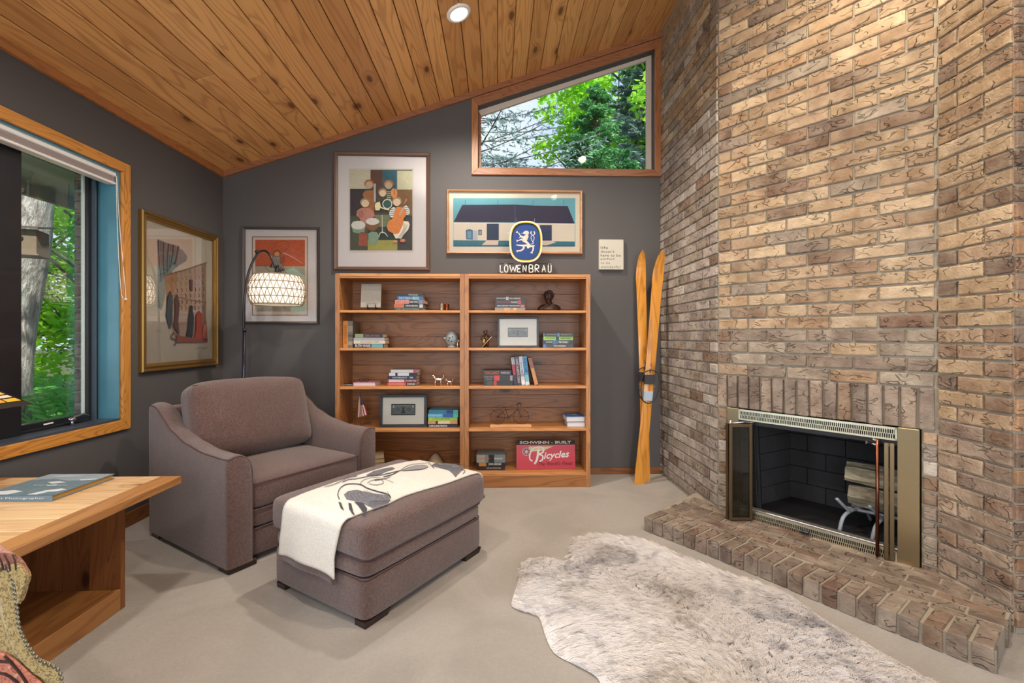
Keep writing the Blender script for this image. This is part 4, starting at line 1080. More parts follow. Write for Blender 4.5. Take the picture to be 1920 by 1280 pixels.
# throw blanket draped over the ottoman
bvh = BVHTree.FromPolygons([v.co.copy() for v in CME.vertices], [tuple(p.vertices) for p in CME.polygons])
def topz(x, y):
    h = bvh.ray_cast(Vector((x, y, 1)), Vector((0, 0, -1)))
    return h[0].z if h[0] else 0.36
XL, XR = -0.026, OL + 0.034
def throw_pt(s, t):
    """s: distance along the throw from the hanging hem, t: 0 near edge .. 1 far edge"""
    hem = 0.215 - 0.02 * math.sin(t * 3)
    k = min(1, max(0, (s - 0.10) / 0.35)); kk = min(1, max(0, (s - 0.55) / 0.5))
    y0 = 0.135 + (0.060 - 0.135) * k + (0.012 - 0.06) * kk; y1 = 0.505 + (0.468 - 0.505) * k + (0.445 - 0.468) * kk
    y = y0 + (y1 - y0) * t + 0.006 * math.sin(s * 14 + t * 2)
    w = 0.016 * math.sin(t * 8 + 0.6) * max(0, 1 - s / 0.2)
    if s < hem: x, z = XL - 0.004 + w * 0.6 - 0.012 * (1 - s / hem), 0.372 - (hem - s)
    else:
        s2 = s - hem; r = 0.045
        if s2 < r * 1.4: a = s2 / (r * 1.4) * PI / 2; x = XL - 0.004 + r * (1 - math.cos(a)) + w * .3; zt = topz(max(XL + 0.05, 0.03), y) + 0.009; z = 0.372 + (zt - 0.372) * math.sin(a)
        else:
            x = XL - 0.004 + r + (s2 - r * 1.4)
            if x < XR - 0.045: z = topz(x, y) + 0.0095
            else:
                s3 = x - (XR - 0.045); zt = topz(XR - 0.05, y) + 0.009
                if s3 < 0.063: a = s3 / 0.063 * PI / 2; x = XR - 0.045 + 0.045 * math.sin(a); z = zt - 0.045 * (1 - math.cos(a))
                else: x = XR + 0.003 * math.sin(y * 30); z = zt - 0.045 - (s3 - 0.063)
    return Vector((x, y, z))
SL = 0.215 + 0.063 + (XR - 0.045 - XL - 0.04) + 0.063 + 0.085
fl_ = fabric('cream_fleece', (240, 234, 222), (204, 196, 182), weave=260, bump=0.9, sheen=0.6)
tb = thing('throw_blanket', 'cream fleece throw with a grey moose drawing draped along the ottoman', 'blanket', (A0.x, A0.y, 0), RZC)
m = MB(); m.grid(lambda a, b: throw_pt(0.020 + (SL - 0.020) * b, a), 26, 90); o = m.build('fleece', fl_, tb, fix=False)
md = o.modifiers.new('thick', 'SOLIDIFY'); md.thickness = 0.007; md.offset = 1
hemm = fabric('brown_hem', (96, 74, 66), (66, 48, 44), weave=260, bump=0.8)
for s0, s1 in ((0.0, 0.022), (SL - 0.004, SL + 0.014)):
    m = MB(); m.grid(lambda a, b: throw_pt(s0 + (s1 - s0) * b, a), 26, 3)
    o = m.build('hem', hemm, tb, fix=False); md = o.modifiers.new('thick', 'SOLIDIFY'); md.thickness = 0.010; md.offset = 0
# drawing on the throw, laid out on its upper side
cR, sR = math.cos(-RZC), math.sin(-RZC)
def on_throw(x, y):
    px_, py_ = 500 + x / 3.657, 850 + y / 3.657
    p = onz(px_, py_, 0.425); dx, dy = p.x - A0.x, p.y - A0.y; lx, ly = dx * cR - dy * sR, dx * sR + dy * cR
    zz = topz(min(max(lx, 0.02), OL), ly)
    return Vector((lx, ly, zz + 0.0118))
ar = Art(on_throw, (0, 0, 1), 0.00003, grid=16)
G1, G2, G3 = (70, 70, 78), (122, 122, 130), (164, 164, 168)
ar.line([(500, 330), (488, 295), (510, 255), (560, 235), (640, 240), (690, 265), (760, 285), (830, 300), (850, 320)], (5, 9), G1)
ar.poly([(530, 300), (560, 280), (620, 275), (690, 290), (760, 300), (830, 305), (848, 330), (835, 350), (790, 365), (740, 385), (700, 370), (650, 350), (600, 340), (548, 330)], G2, 0.5)
ar.poly([(600, 345), (660, 352), (690, 385), (680, 425), (655, 400), (630, 370)], G1, 0.4)
ar.poly([(560, 350), (580, 355), (592, 395), (606, 425), (585, 410), (566, 385)], G1, 0.4)
ar.poly([(492, 342), (510, 348), (522, 375), (532, 392), (508, 378)], G1, 0.4)
for k in range(26):
    x = 540 + k * 11.5; y = 292 + 14 * math.sin(k * .4); ar.line([(x, y), (x + 9, y + 14 + 6 * math.sin(k)), (x + 22, y + 26)], (2.2, 1), G1 if k % 2 else G3)
for k in range(16):
    x = 700 + k * 9; ar.line([(x, 372 - k * 1.4), (x + 8, 350 - k), (x + 18, 338)], (2.5, 1), G1)
ar.line([(640, 240), (660, 215), (720, 195), (790, 200), (870, 228)], (3, 2), G1); ar.line([(690, 235), (720, 215), (780, 208), (800, 232), (750, 245), (700, 238)], 3, G1)
ar.line([(520, 222), (560, 205), (620, 200), (700, 185), (780, 178), (840, 165), (900, 150), (930, 140)], (4, 5), G1)
ar.poly([(680, 178), (730, 150), (800, 130), (860, 118), (880, 130), (820, 152), (760, 178)], G2, 0.5)
ar.line([(800, 190), (860, 175), (905, 150)], (6, 4), G1); ar.line([(740, 215), (800, 205), (850, 190)], (5, 3), G1)
ar.line([(925, 138), (960, 110), (1010, 90), (1070, 82), (1120, 68)], (3, 3), G1); ar.poly([(930, 145), (960, 128), (1020, 105), (1085, 98), (1105, 112), (1060, 132), (990, 142)], G3, 0.3); ar.line([(930, 145), (960, 128), (1020, 105), (1085, 98), (1105, 112), (1060, 132), (990, 142), (930, 147)], 3, G1)
ar.poly([(1130, 95), (1160, 68), (1220, 60), (1300, 68), (1350, 90), (1345, 115), (1310, 150), (1295, 170), (1280, 150), (1250, 125), (1190, 112)], G2, 0.5)
for k in range(18): ar.line([(1150 + k * 10, 75 + k * 1.6), (1165 + k * 9, 92 + k * 1.5), (1178 + k * 8, 108 + k * 2)], (3, 1), G1)
ar.line([(1110, 70), (1128, 95), (1150, 118)], (3, 5), G1); ar.line([(1330, 100), (1360, 125), (1345, 145)], 4, G1); ar.line([(1280, 62), (1360, 75), (1400, 95)], 3, G1)
ar.line([(395, 245), (450, 238), (510, 215), (560, 190), (620, 182)], (3, 5), G1)
ar.build('moose_drawing', tb)

# ------------------------------------------------------------------ coffee table at the left and the book on it
TXE, TYE, TZT = -1.385, 2.065, 0.525
tx0, ty0 = -2.185, 0.95
ct = thing('pine_table', 'low rustic pine table with open shelf base beneath the window', 'table', (0, 0, 0))
bw = 0.085
MB().box(TXE - bw, TXE, ty0, TYE, TZT - 0.032, TZT, ch=0.002).build('edge_board', M['tab_y'], ct)
MB().box(tx0, tx0 + bw, ty0, TYE, TZT - 0.032, TZT, ch=0.002).build('edge_board', M['tab_y'], ct)
y = TYE; k = 0
while y > ty0 + 0.02:
    wd_ = (0.10, 0.125, 0.115, 0.13)[k % 4]; a = max(ty0, y - wd_)
    o = MB().box(tx0 + bw + 0.001, TXE - bw - 0.001, a + 0.001, y - 0.0005, TZT - 0.030, TZT - 0.0008, ch=0.0015).build('top_board', M['tab_x'], ct); y = a; k += 1
bx0, bx1, by0, by1 = -2.12, -1.562, 1.02, 1.985
MB().box(bx1 - 0.022, bx1, by1 - 0.022, by1, 0, TZT - 0.032, ch=0.002).build('corner_post', M['tab_z'], ct)
MB().box(bx1 - 0.022, bx1, by0, by0 + 0.022, 0, TZT - 0.032, ch=0.002).build('corner_post', M['tab_z'], ct)
MB().box(bx1 - 0.022, bx1 - 0.001, by0 + 0.022, by1 - 0.022, 0.0, 0.088, ch=0.002).build('kick_board', M['tab_y'], ct)
MB().box(bx0, bx1 - 0.02, by0, by1 - 0.02, 0.066, 0.082).build('shelf_board', M['tab_y'], ct)
n = 5; wdt = (bx1 - 0.022 - bx0) / n
for i in range(n):
    MB().box(bx0 + wdt * i + 0.0008, bx0 + wdt * (i + 1) - 0.0008, by1 - 0.02, by1 - 0.001, 0.0, TZT - 0.032, ch=0.0015).build('end_board', M['tab_z'], ct)
    MB().box(bx0 + wdt * i + 0.0008, bx0 + wdt * (i + 1) - 0.0008, by0 + 0.001, by0 + 0.02, 0.0, TZT - 0.032, ch=0.0015).build('end_board', M['tab_z'], ct)
MB().box(bx0, bx0 + 0.02, by0 + 0.02, by1 - 0.02, 0.0, TZT - 0.032).build('back_board', M['tab_z'], ct)
# photography book
pA, pB = onz(99, 939, TZT), onz(215, 897, TZT)
bd = (pB - pA); BLn = 0.285; rzb = math.atan2(bd.y, bd.x) - PI / 2
cb = thing('coffee_table_book', 'large grey blue photography book lying on the pine table', 'book', (pA.x, pA.y, TZT + 0.0005), rzb)
bkw, bkl, bkt = 0.27, bd.length, 0.021
cov = plain('slate_book_cover', (96, 118, 128), 0.35, vary=0.15, scale=9)
m = MB(); m.box(-bkw, 0, 0, bkl, 0, 0.0028, cov); m.box(-bkw, 0, 0, bkl, bkt - 0.0028, bkt, cov); m.box(-bkw, 0, -0.0025, 0.002, 0, bkt, cov); m.build('cover', None, cb)
MB().box(-bkw + 0.004, -0.005, 0.002, bkl - 0.004, 0.0028, bkt - 0.0028).build('pages', plain('amber_page_edges', (176, 134, 70), 0.7), cb)
ar = Art(lambda x, y: Vector((-bkw + x * bkw, bkl * (1 - y), bkt)), (0, 0, 1))
ar.rect(0.01, 0.01, .99, .99, (112, 134, 144), 0.3); ar.poly([(0, .02), (.99, .02), (.99, .30), (.6, .36), (.3, .25), (0, .32)], (158, 172, 180), .2)
ar.poly([(.0, .86), (.25, .78), (.42, .83), (.35, .96), (.1, .98)], (232, 234, 236)); ar.poly([(.62, .97), (.7, .8), (.85, .72), (.97, .76), (.9, .84), (.8, .86), (.75, .97)], (236, 238, 240))
ar.poly([(.35, .42), (.5, .38), (.66, .44), (.5, .5)], (226, 230, 234)); ar.poly([(.5, .58), (.6, .54), (.66, .57), (.56, .62)], (214, 222, 226)); ar.poly([(.72, .3), (.95, .26), (.98, .3), (.8, .36)], (220, 226, 230)); ar.poly([(.05, .12), (.4, .08), (.7, .14), (.3, .18)], (190, 200, 206))
ar.build('cover_print', cb)
wt = ink((236, 236, 234))
text('Street Photographer', wt, cb, (-bkw / 2, -0.0029, bkt / 2), UPR, bkw * 0.8, 0.010, 'spine_lettering')
text('Street Photographer', wt, cb, (-bkw * 0.42, bkl * 0.40, bkt + 0.003), (0, 0, 0), bkw * 0.5, 0.014, 'title_lettering')
# leaded glass lamp, only a corner of its shade in the picture
tl = thing('stained_glass_lamp', 'amber stained glass lamp shade with dark pointed rim by the window', 'lamp', (-1.99, 1.66, TZT))
hs = 0.185; zr = 0.862 - TZT
m = MB(); m.lathe([(0.001, 0), (0.075, 0), (0.07, 0.012), (0.03, 0.03), (0.016, 0.06), (0.012, 0.30), (0.012, zr + 0.13), (0.001, zr + 0.135)], 20); m.build('lamp_base', plain('dark_bronze', (58, 44, 34), 0.4, 0.7), tl)
am = [plain('amber_glass', (226, 178, 84), 0.25, vary=0.15), plain('honey_glass', (206, 150, 66), 0.25), plain('pink_glass', (222, 196, 178), 0.25), plain('gold_glass', (206, 170, 52), 0.25)]
rimm = plain('dark_filigree', (44, 36, 32), 0.5, 0.4, vary=0.5, scale=200)
zt_ = zr + 0.125; ht = 0.05
def shadeface(ax):      # four sloping sides; side pointing along +x, +y, -x, -y
    R_ = Matrix.Rotation(ax * PI / 2, 4, 'Z')
    def q(f, g):        # f: height fraction 0..1, g: -1..1 along the side
        wv = hs + (ht - hs) * f; return R_ @ Vector((wv, wv * g, zr + (zt_ - zr) * f + 0.012))
    o = MB().add([q(0.34, -1), q(0.34, 1), q(1, 1), q(1, -1)], [(0, 1, 2, 3)]).build('glass_panel', am[0], tl, fix=False)
    md = o.modifiers.new('t', 'SOLIDIFY'); md.thickness = 0.003
    n = 6
    for r, (f0, f1) in enumerate(((0.24, 0.33), (0.12, 0.23))):
        for i in range(n):
            g0 = -1 + 2 * i / n + 0.01; g1 = -1 + 2 * (i + 1) / n - 0.01
            o = MB().add([q(f0, g0), q(f0, g1), q(f1, g1), q(f1, g0)], [(0, 1, 2, 3)]).build('glass_piece', am[(2 if r == 0 and 0 < i < n - 1 else 1 + (i * 2 + r) % 3)], tl, fix=False)
            md = o.modifiers.new('t', 'SOLIDIFY'); md.thickness = 0.003
    m = MB()
    for a, b in (((0, -1), (1, -1)), ((0.335, -1), (0.335, 1)), ((0.235, -1), (0.235, 1)), ((0.115, -1), (0.115, 1))): m.tube([q(*a), q(*b)], 0.0026, 6)
    for i in range(1, n): m.tube([q(0.12, -1 + 2 * i / n), q(0.335, -1 + 2 * i / n)], 0.0018, 5)
    m.prism([q(0.11, -1), q(0.11, 1), q(-0.02, 1), q(-0.02, -1)], R_ @ Vector((0.002, 0, 0.002, 0)).to_3d() if False else (R_ @ Vector((0.003, 0, 0.001)))); m.build('rim', rimm, tl)
for a in range(4): shadeface(a)
# ------------------------------------------------------------------ tapestry wing chair, its arm end at the bottom left
def tapestry(name, ground, fig, fig2, sc=80):
    N = NT(name); v = N.coords((1, 1, 1), False); q = N.noise(v, sc, 2, 0.5, 1.6)
    ln = N.rng(N.math('ABSOLUTE', N.math('SUBTRACT', q, 0.5)), 0.012, 0.035, 1.0, 0.0); q2 = N.noise(v, sc * 1.7, 1, 0.5, 0.8)
    sp = N.rng(q2, 0.60, 0.63); cc = N.mix(ln, srgb(*ground), srgb(*fig)); cc = N.mix(sp, cc, srgb(*fig2)); w_ = N.noise(v, 700, 2)
    return N.done(N.mix(N.math('MULTIPLY', w_, 0.35), cc, mul(srgb(*ground), 0.55)), 0.9, N.bump(N.math('ADD', w_, ln), 0.4, 0.002), sheen=0.2, spec=0.2)
tp1 = tapestry('olive_gold_tapestry', (176, 156, 104), (92, 70, 44), (120, 96, 58)); tp2 = tapestry('rose_tapestry', (168, 112, 92), (112, 66, 54), (190, 160, 124), 60); tp3 = tapestry('coral_tapestry', (198, 124, 100), (150, 76, 66), (206, 168, 136), 48)
YC = 0.95
wc = thing('tapestry_chair', 'scrolled arm of a patterned tapestry chair with nailhead trim', 'armchair', (-1.02, YC, 0), 0)
def wp(x, y, Y=YC, d=0.0): p = ony(x, y, Y); return Vector((p.x + 1.02, p.y - YC + d, p.z))
lx = lambda L: [wp(*q) for q in L]
band_out = [(-14, 1080), (0, 1068), (16, 1066), (26, 1085), (30, 1112), (34, 1140), (36, 1165), (44, 1190), (58, 1215), (74, 1235), (92, 1245), (108, 1252), (116, 1266), (117, 1290), (117, 1420)]
band_in = [(96, 1420), (98, 1292), (88, 1276), (66, 1264), (46, 1245), (30, 1222), (18, 1196), (8, 1160), (0, 1120), (-10, 1100)]
so_ = spline(lx(band_out), 4); si_ = spline(lx(band_in), 4)
DV = Vector((-0.86, 0.50, 0))
m = MB(); m.prism([p for p in so_ + si_], DV * 0.03); m.build('arm_facing', tp1, wc, bev=0.004)
m = MB()
for i in range(0, len(so_), 1):
    p = so_[i]
dist = 0
for a, b in zip(so_[:-1], so_[1:]):
    L = (b - a).length; k = 0
    while dist < L: p = a.lerp(b, dist / L); o = MB().ball((p.x - 0.001, p.y - 0.001, p.z), 0.0042, 6, (1, .6, 1)).build('nailhead', plain('pewter_nail', (120, 116, 100), 0.35, 0.8), wc) if p.z > 0.40 else None; dist += 0.0098
    dist -= L
roll = spline(lx([(-40, 1040), (0, 1037), (22, 1038), (38, 1046), (50, 1062), (55, 1080), (50, 1100), (44, 1120), (36, 1134), (33, 1112), (28, 1088), (16, 1070), (0, 1072), (-40, 1080)]), 4)
m = MB(); m.prism([p + Vector((-0.002, 0.003, 0)) for p in roll], DV * 0.42); m.build('rolled_arm', tp2, wc, bev=0.008)
m = MB(); gath = spline(lx([(20, 1058), (34, 1056), (46, 1068), (52, 1082), (48, 1098), (42, 1118), (36, 1130), (34, 1108), (30, 1088), (22, 1074)]), 3); m.prism([p + Vector((0, -0.004, 0)) for p in gath], (0, 0.012, 0)); m.build('gathered_front', tp1, wc, bev=0.002)
m = MB()
for a, b in (((8, 1040), (24, 1068)), ((24, 1040), (34, 1066)), ((-4, 1040), (10, 1066))): m.tube(spline([wp(*a) + Vector((0, -0.001, 0.001)), wp((a[0] + b[0]) / 2 + 4, (a[1] + b[1]) / 2 - 3) + Vector((0, -0.005, 0)), wp(*b) + Vector((0, -0.004, 0))], 4), 0.0016, 5)
m.build('pleat_cord', plain('dark_cord', (58, 34, 30), 0.9), wc)
inner = spline(lx([(-40, 1110), (-12, 1104), (0, 1124), (8, 1160), (18, 1196), (30, 1222), (46, 1245), (66, 1264), (88, 1276), (98, 1300), (98, 1420), (-40, 1420)]), 3)
m = MB(); m.prism([p + Vector((-0.004, 0.008, 0)) for p in inner], DV * 0.05); m.build('inside_panel', tp1, wc)
ZB0 = 0.0
seat = spline(lx([(-60, 1226), (-20, 1222), (10, 1226), (34, 1240), (58, 1262), (84, 1284), (96, 1310), (98, 1420), (-60, 1420)]), 3)
m = MB(); m.prism([p + Vector((0.0, 0.001, 0)) for p in seat], DV * 0.03); m.build('seat_cushion', tp3, wc, bev=0.006)
m = MB()
for q_ in ([(-20, 1226), (0, 1238), (24, 1240)], [(10, 1228), (40, 1262), (62, 1300), (70, 1340)], [(-30, 1262), (10, 1262), (44, 1290), (56, 1330)]): m.tube(spline([wp(*c) + Vector((0, -0.002, 0)) for c in q_], 4), 0.0022, 5)
m.build('seat_piping', plain('dark_cord', (58, 34, 30), 0.9), wc)
body = lx([(-60, 1300), (112, 1300), (116, 1420), (116, 1500), (-60, 1500)])
zb_ = 0.10
m = MB(); m.prism([Vector((body[0].x, 0.012, 0.42)), Vector((body[1].x - 0.004, 0.012, 0.42)), Vector((body[1].x - 0.004, 0.012, zb_)), Vector((body[0].x, 0.012, zb_))], DV * 0.5); m.build('seat_frame', tp2, wc)
for x, y in ((0.115, 0.035), (-0.12, 0.05), (-0.30, 0.27), (-0.50, 0.26)):
    m = MB(); m.lathe([(0.001, 0), (0.018, 0), (0.024, 0.05), (0.03, 0.105)], 12, (x, y, 0)); m.build('leg', footm, wc)

# ------------------------------------------------------------------ arc floor lamp behind the armchair
LY = 3.50
fl = thing('arc_floor_lamp', 'black arc floor lamp with woven drum shade behind the armchair', 'floor lamp', (ony(456, 700, LY).x, LY, 0))
L0 = Vector((ony(456, 700, LY).x, LY, 0))
m = MB(); m.lathe([(0.001, 0), (0.12, 0), (0.12, 0.014), (0.105, 0.02), (0.014, 0.026), (0.001, 0.03)], 28); m.build('lamp_base', M['black'], fl)
lp = lambda x, y: ony(x, y, LY) - L0
m = MB(); m.tube([(0, 0, 0.02), lp(455, 800), lp(458, 620)], 0.0115, 10); m.build('pole', plain('blue_black_pole', (28, 32, 52), 0.3), fl)
m = MB(); m.tube(spline([lp(458, 640), lp(457, 590), lp(460, 545), lp(467, 508), (lp(480, 480)), lp(492, 470), lp(503, 474), lp(512, 490), lp(518, 506)], 5), 0.0085, 8); m.build('arc_arm', M['black'], fl)
m = MB(); m.tube([lp(479.5, 473), lp(484, 470.5)], 0.013, 8); m.tube([lp(458, 622), lp(458, 616)], 0.014, 8); m.build('joint_collar', M['black'], fl)
C = lp(520, 517); Cz = C.z; RS = 0.196; HS = 0.215
m = MB(); m.tube([C + Vector((0, 0, 0.075)), C + Vector((0, 0, 0.02))], [0.012, 0.021], 12); m.tube([C + Vector((0, 0, 0.02)), C + Vector((0, 0, -0.05))], 0.021, 12); m.build('socket', M['black'], fl)
def sprof(t): # t 0 top .. 1 bottom
    return (0.155 + (RS - 0.155) * math.sin(PI * min(1, t * 0.92 + 0.04)) ** 0.8 if t < 0.5 else 0.166 + (RS - 0.166) * math.sin(PI * min(1, t * 0.92 + 0.04)) ** 0.8, Cz - HS * t)
N = NT('glowing_shade_lining'); e = N.node('ShaderNodeEmission'); e.inputs[0].default_value = srgb(255, 244, 226); e.inputs[1].default_value = 0.22
df = N.node('ShaderNodeBsdfTranslucent'); df.inputs[0].default_value = (0.9, 0.86, 0.78, 1); d2 = N.node('ShaderNodeAddShader'); N.link(e.outputs[0], d2.inputs[0]); N.link(df.outputs[0], d2.inputs[1]); N.link(d2.outputs[0], N.out.inputs[0]); glow = N.mat
m = MB(); m.lathe([(sprof(t)[0] - 0.008, sprof(t)[1]) for t in [i / 10 for i in range(11)]], 40, (C.x, 0, 0)); m.build('shade_lining', glow, fl, fix=False)
rp = plain('woven_paper_cord', (150, 128, 112), 0.8, vary=0.2, scale=90)
m = MB(); NW = 30
for r in range(4):
    t0, t1 = r / 4, (r + 1) / 4
    for k in range(NW):
        a0 = 2 * PI * (k + 0.5 * (r % 2)) / NW
        for da in (-0.5, 0.5):
            a1 = a0 + da * 2 * PI / NW * 0.9; p0, p1 = sprof(t0), sprof(t1); pm = sprof((t0 + t1) / 2); am_ = (a0 + a1) / 2
            m.tube([(C.x + p0[0] * math.cos(a0), p0[0] * math.sin(a0), p0[1]), (C.x + (pm[0] + .003) * math.cos(am_), (pm[0] + .003) * math.sin(am_), pm[1]), (C.x + p1[0] * math.cos(a1), p1[0] * math.sin(a1), p1[1])], 0.0026, 4)
o = m.build('woven_shade', rp, fl); o['kind'] = 'stuff'
for t in (0.0, 0.25, 0.5, 0.75, 1.0):
    r_, z_ = sprof(t); m = MB(); m.tube([(C.x + r_ * math.cos(2 * PI * i / 48), r_ * math.sin(2 * PI * i / 48), z_) for i in range(48)], 0.0034 if 0 < t < 1 else 0.0045, 5, closed=True); m.build('shade_ring', rp, fl)
light('lamp_bulb', 'POINT', (L0.x + C.x, LY, Cz - 0.11), 1.3, (1.0, 0.85, 0.65), 0.04)

# ------------------------------------------------------------------ pictures
def frame(name, label, cat, x0, y0, x1, y1, fw, depth, fmat, matc, mw, Y=BW, glass=True, group=None, mark=None, inner=None):
    """framed picture on the back wall given by its outer corners in the photograph; returns thing, and the mat's rectangle"""
    a, b = ony(x0, y1, Y - depth), ony(x1, y0, Y - depth); w_, h_ = b.x - a.x, b.z - a.z
    t = thing(name, label, cat, (a.x, Y - 0.001, a.z), 0, group)
    prof = ((0, depth * 0.72), (fw * 0.25, depth), (fw * 0.7, depth * 0.86), (fw, depth * 0.6))
    for k in range(4):
        m = MB(); co = [(0, 0), (w_, 0), (w_, h_), (0, h_)]; p, q = co[k], co[(k + 1) % 4]; sgn = [(1, 1), (-1, 1), (-1, -1), (1, -1)]; sp, sq = sgn[k], sgn[(k + 1) % 4]; vs = []
        for (c, sg) in ((p, sp), (q, sq)):
            vs.append((c[0], 0, c[1]))
            for i_, d_ in prof: vs.append((c[0] + sg[0] * i_, -d_, c[1] + sg[1] * i_))
            vs.append((c[0] + sg[0] * fw, 0, c[1] + sg[1] * fw))
        n = len(vs) // 2; fs = [(i, (i + 1) % n, n + (i + 1) % n, n + i) for i in range(n)] + [tuple(range(n)), tuple(range(n, 2 * n))]
        m.add(vs, fs); m.build('frame_bar', fmat, t)
    MB().box(fw * 0.5, w_ - fw * 0.5, -0.006, -0.003, fw * 0.5, h_ - fw * 0.5).build('mat_board', ink(matc, 0.03), t)
    if glass: MB().box(fw * 0.6, w_ - fw * 0.6, -depth * 0.52, -depth * 0.52 + 0.0012, fw * 0.6, h_ - fw * 0.6).build('picture_glass', M['pglass'], t)
    return t, Vector((a.x, Y - 0.001, a.z))
walnut = plain('walnut_frame', (92, 68, 54), 0.4, vary=0.15, scale=80)
# ensemble print (generic stand-in of the same colours)
t, L = frame('framed_print', 'large framed print of child musicians in earthy colours above the left bookcase', 'picture', 625, 285.5, 806, 506, 0.030, 0.028, walnut, (226, 222, 222), 0.1)
fn = zoomed(6.737, 640, 300, BW - 0.008, L); ar = Art(fn)
ar.rect(92, 105, 912, 1165, (214, 208, 196), .03); ar.rect(110, 122, 897, 1140, (70, 66, 56), .3)
ar.rect(110, 122, 368, 362, (204, 200, 176), .15).rect(368, 130, 520, 362, (92, 58, 44), .3).rect(520, 130, 705, 372, (30, 96, 112), .3).rect(705, 135, 897, 372, (206, 204, 172), .15)
ar.rect(110, 364, 300, 705, (48, 44, 52), .3).rect(700, 374, 897, 700, (128, 96, 58), .35).rect(110, 705, 335, 1134, (72, 82, 66), .35).rect(425, 692, 620, 850, (116, 128, 96), .3).rect(335, 840, 700, 1020, (28, 62, 58), .3).rect(335, 1010, 712, 1138, (168, 164, 84), .2).rect(708, 700, 897, 1140, (54, 58, 58), .35)
ar.poly([(270, 430), (300, 390), (400, 380), (440, 420), (430, 640), (330, 640)], (164, 104, 60), .3).ell(525, 590, 110, 75, (34, 48, 48), vary=.3).rect(560, 375, 640, 560, (60, 76, 50), .3)
for k in range(6): ar.line([(575, 395 + k * 24), (605, 404 + k * 24), (632, 396 + k * 24)], 9, (206, 200, 160))
ar.poly([(190, 700), (200, 640), (260, 600), (350, 605), (410, 650), (425, 710), (380, 735), (320, 760), (290, 920), (240, 900), (240, 740)], (196, 132, 116), .3).ell(250, 680, 36, 52, (172, 116, 98))
ar.poly([(122, 820), (150, 770), (290, 780), (305, 830), (290, 890), (220, 930), (150, 910)], (130, 160, 140), .25).ell(215, 823, 88, 55, (222, 220, 212))
ar.poly([(308, 790), (330, 750), (460, 740), (482, 790), (470, 850), (420, 890), (360, 890), (320, 850)], (134, 92, 54), .35).ell(395, 776, 84, 44, (224, 222, 216))
ar.poly([(340, 930), (380, 905), (450, 910), (475, 950), (465, 1040), (400, 1075), (345, 1050)], (132, 162, 140), .25).poly([(225, 925), (335, 925), (330, 1090), (220, 1080)], (158, 82, 60), .4)
for cx_, cy_, r_, hc in ((355, 310, 55, (172, 96, 60)), (600, 315, 52, (186, 118, 60)), (525, 415, 50, (150, 120, 96)), (305, 545, 56, (132, 116, 96)), (705, 530, 55, (140, 120, 92))):
    ar.ell(cx_, cy_ - 8, r_ * 1.12, r_, hc, vary=.4)
    for k in range(11): a = PI + PI * k / 10; ar.line([(cx_ + r_ * .8 * math.cos(a), cy_ + r_ * .8 * math.sin(a)), (cx_ + r_ * 1.3 * math.cos(a + .1), cy_ + r_ * 1.25 * math.sin(a + .1))], (8, 3), hc, False)
    ar.ell(cx_, cy_ + 8, r_ * .86, r_ * .86, (194, 170, 140), vary=.12)
ar.poly([(412, 310), (440, 300), (440, 530), (415, 535)], (150, 150, 148)); ar.ell(670, 425, 42, 62, (190, 122, 62), vary=.3).line([(672, 300), (674, 440)], 8, (90, 56, 34))
ar.ell(585, 560, 62, 62, (206, 202, 170)).ell(585, 560, 52, 52, (28, 72, 70), vary=.3).poly([(425, 590), (440, 545), (490, 530), (505, 590), (485, 640), (440, 640)], (196, 192, 150), .2).line([(500, 600), (550, 620), (610, 630)], 16, (190, 184, 150))
ar.ell(655, 665, 42, 66, (202, 208, 206), .3).ell(830, 640, 34, 62, (202, 208, 206), -.3)
for k in range(4): ar.line([(618, 630 + k * 25), (690, 622 + k * 25)], 8, (70, 90, 100), False); ar.line([(800, 600 + k * 25), (862, 612 + k * 25)], 8, (70, 90, 100), False)
ar.poly([(745, 800), (790, 775), (850, 780), (868, 820), (850, 880), (790, 950), (760, 995), (720, 990), (690, 995), (660, 940)], (208, 202, 186), .15)
for k in range(7): ar.line([(770 + k * 13, 800 + k * 3), (790 + k * 6, 870), (720 + k * 9, 985)], 3, (120, 112, 100))
ar.poly([(700, 600), (750, 598), (800, 610), (828, 650), (822, 710), (790, 745), (790, 800), (760, 870), (730, 930), (680, 940), (600, 900), (580, 850), (600, 780), (660, 735), (672, 660)], (190, 112, 52), .35)
ar.poly([(790, 600), (800, 612), (745, 700), (728, 690)], (146, 150, 146)).line([(800, 560), (830, 500)], (8, 22), (190, 116, 62)).line([(520, 700), (524, 930)], 8, (196, 192, 170), False).line([(480, 975), (495, 930), (525, 915), (560, 930), (590, 970)], 9, (200, 196, 180))
ar.ell(690, 1030, 26, 16, (196, 128, 96)).ell(780, 1020, 34, 20, (190, 110, 84)); ar.build('print', t)
# striped rider print (generic), behind the lamp
t, L = frame('framed_print', 'framed orange and grey print hanging behind the floor lamp', 'picture', 453.5, 425.5, 597.5, 607, 0.020, 0.024, plain('dark_slim_frame', (58, 50, 48), 0.4), (214, 208, 206), 0.1)
fn = zoomed(8, 455, 420, BW - 0.008, L); f2 = lambda x, y: fn(x, y); ar = Art(f2)
ar.rect(140, 185, 975, 1370, (120, 80, 66)).rect(152, 198, 965, 1360, (216, 196, 178), .05).rect(190, 235, 935, 632, (190, 86, 44), .4).rect(190, 632, 935, 1310, (168, 160, 138), .25)
ar.poly([(640, 700), (760, 650), (935, 780), (935, 1310), (720, 1310), (760, 900)], (166, 200, 178), .2)
ar.line([(600, 420), (660, 380), (700, 310), (660, 260), (560, 262), (480, 320), (440, 380)], 5, (92, 52, 36)).line([(345, 600), (345, 650), (420, 730), (470, 780)], 6, (104, 74, 58))
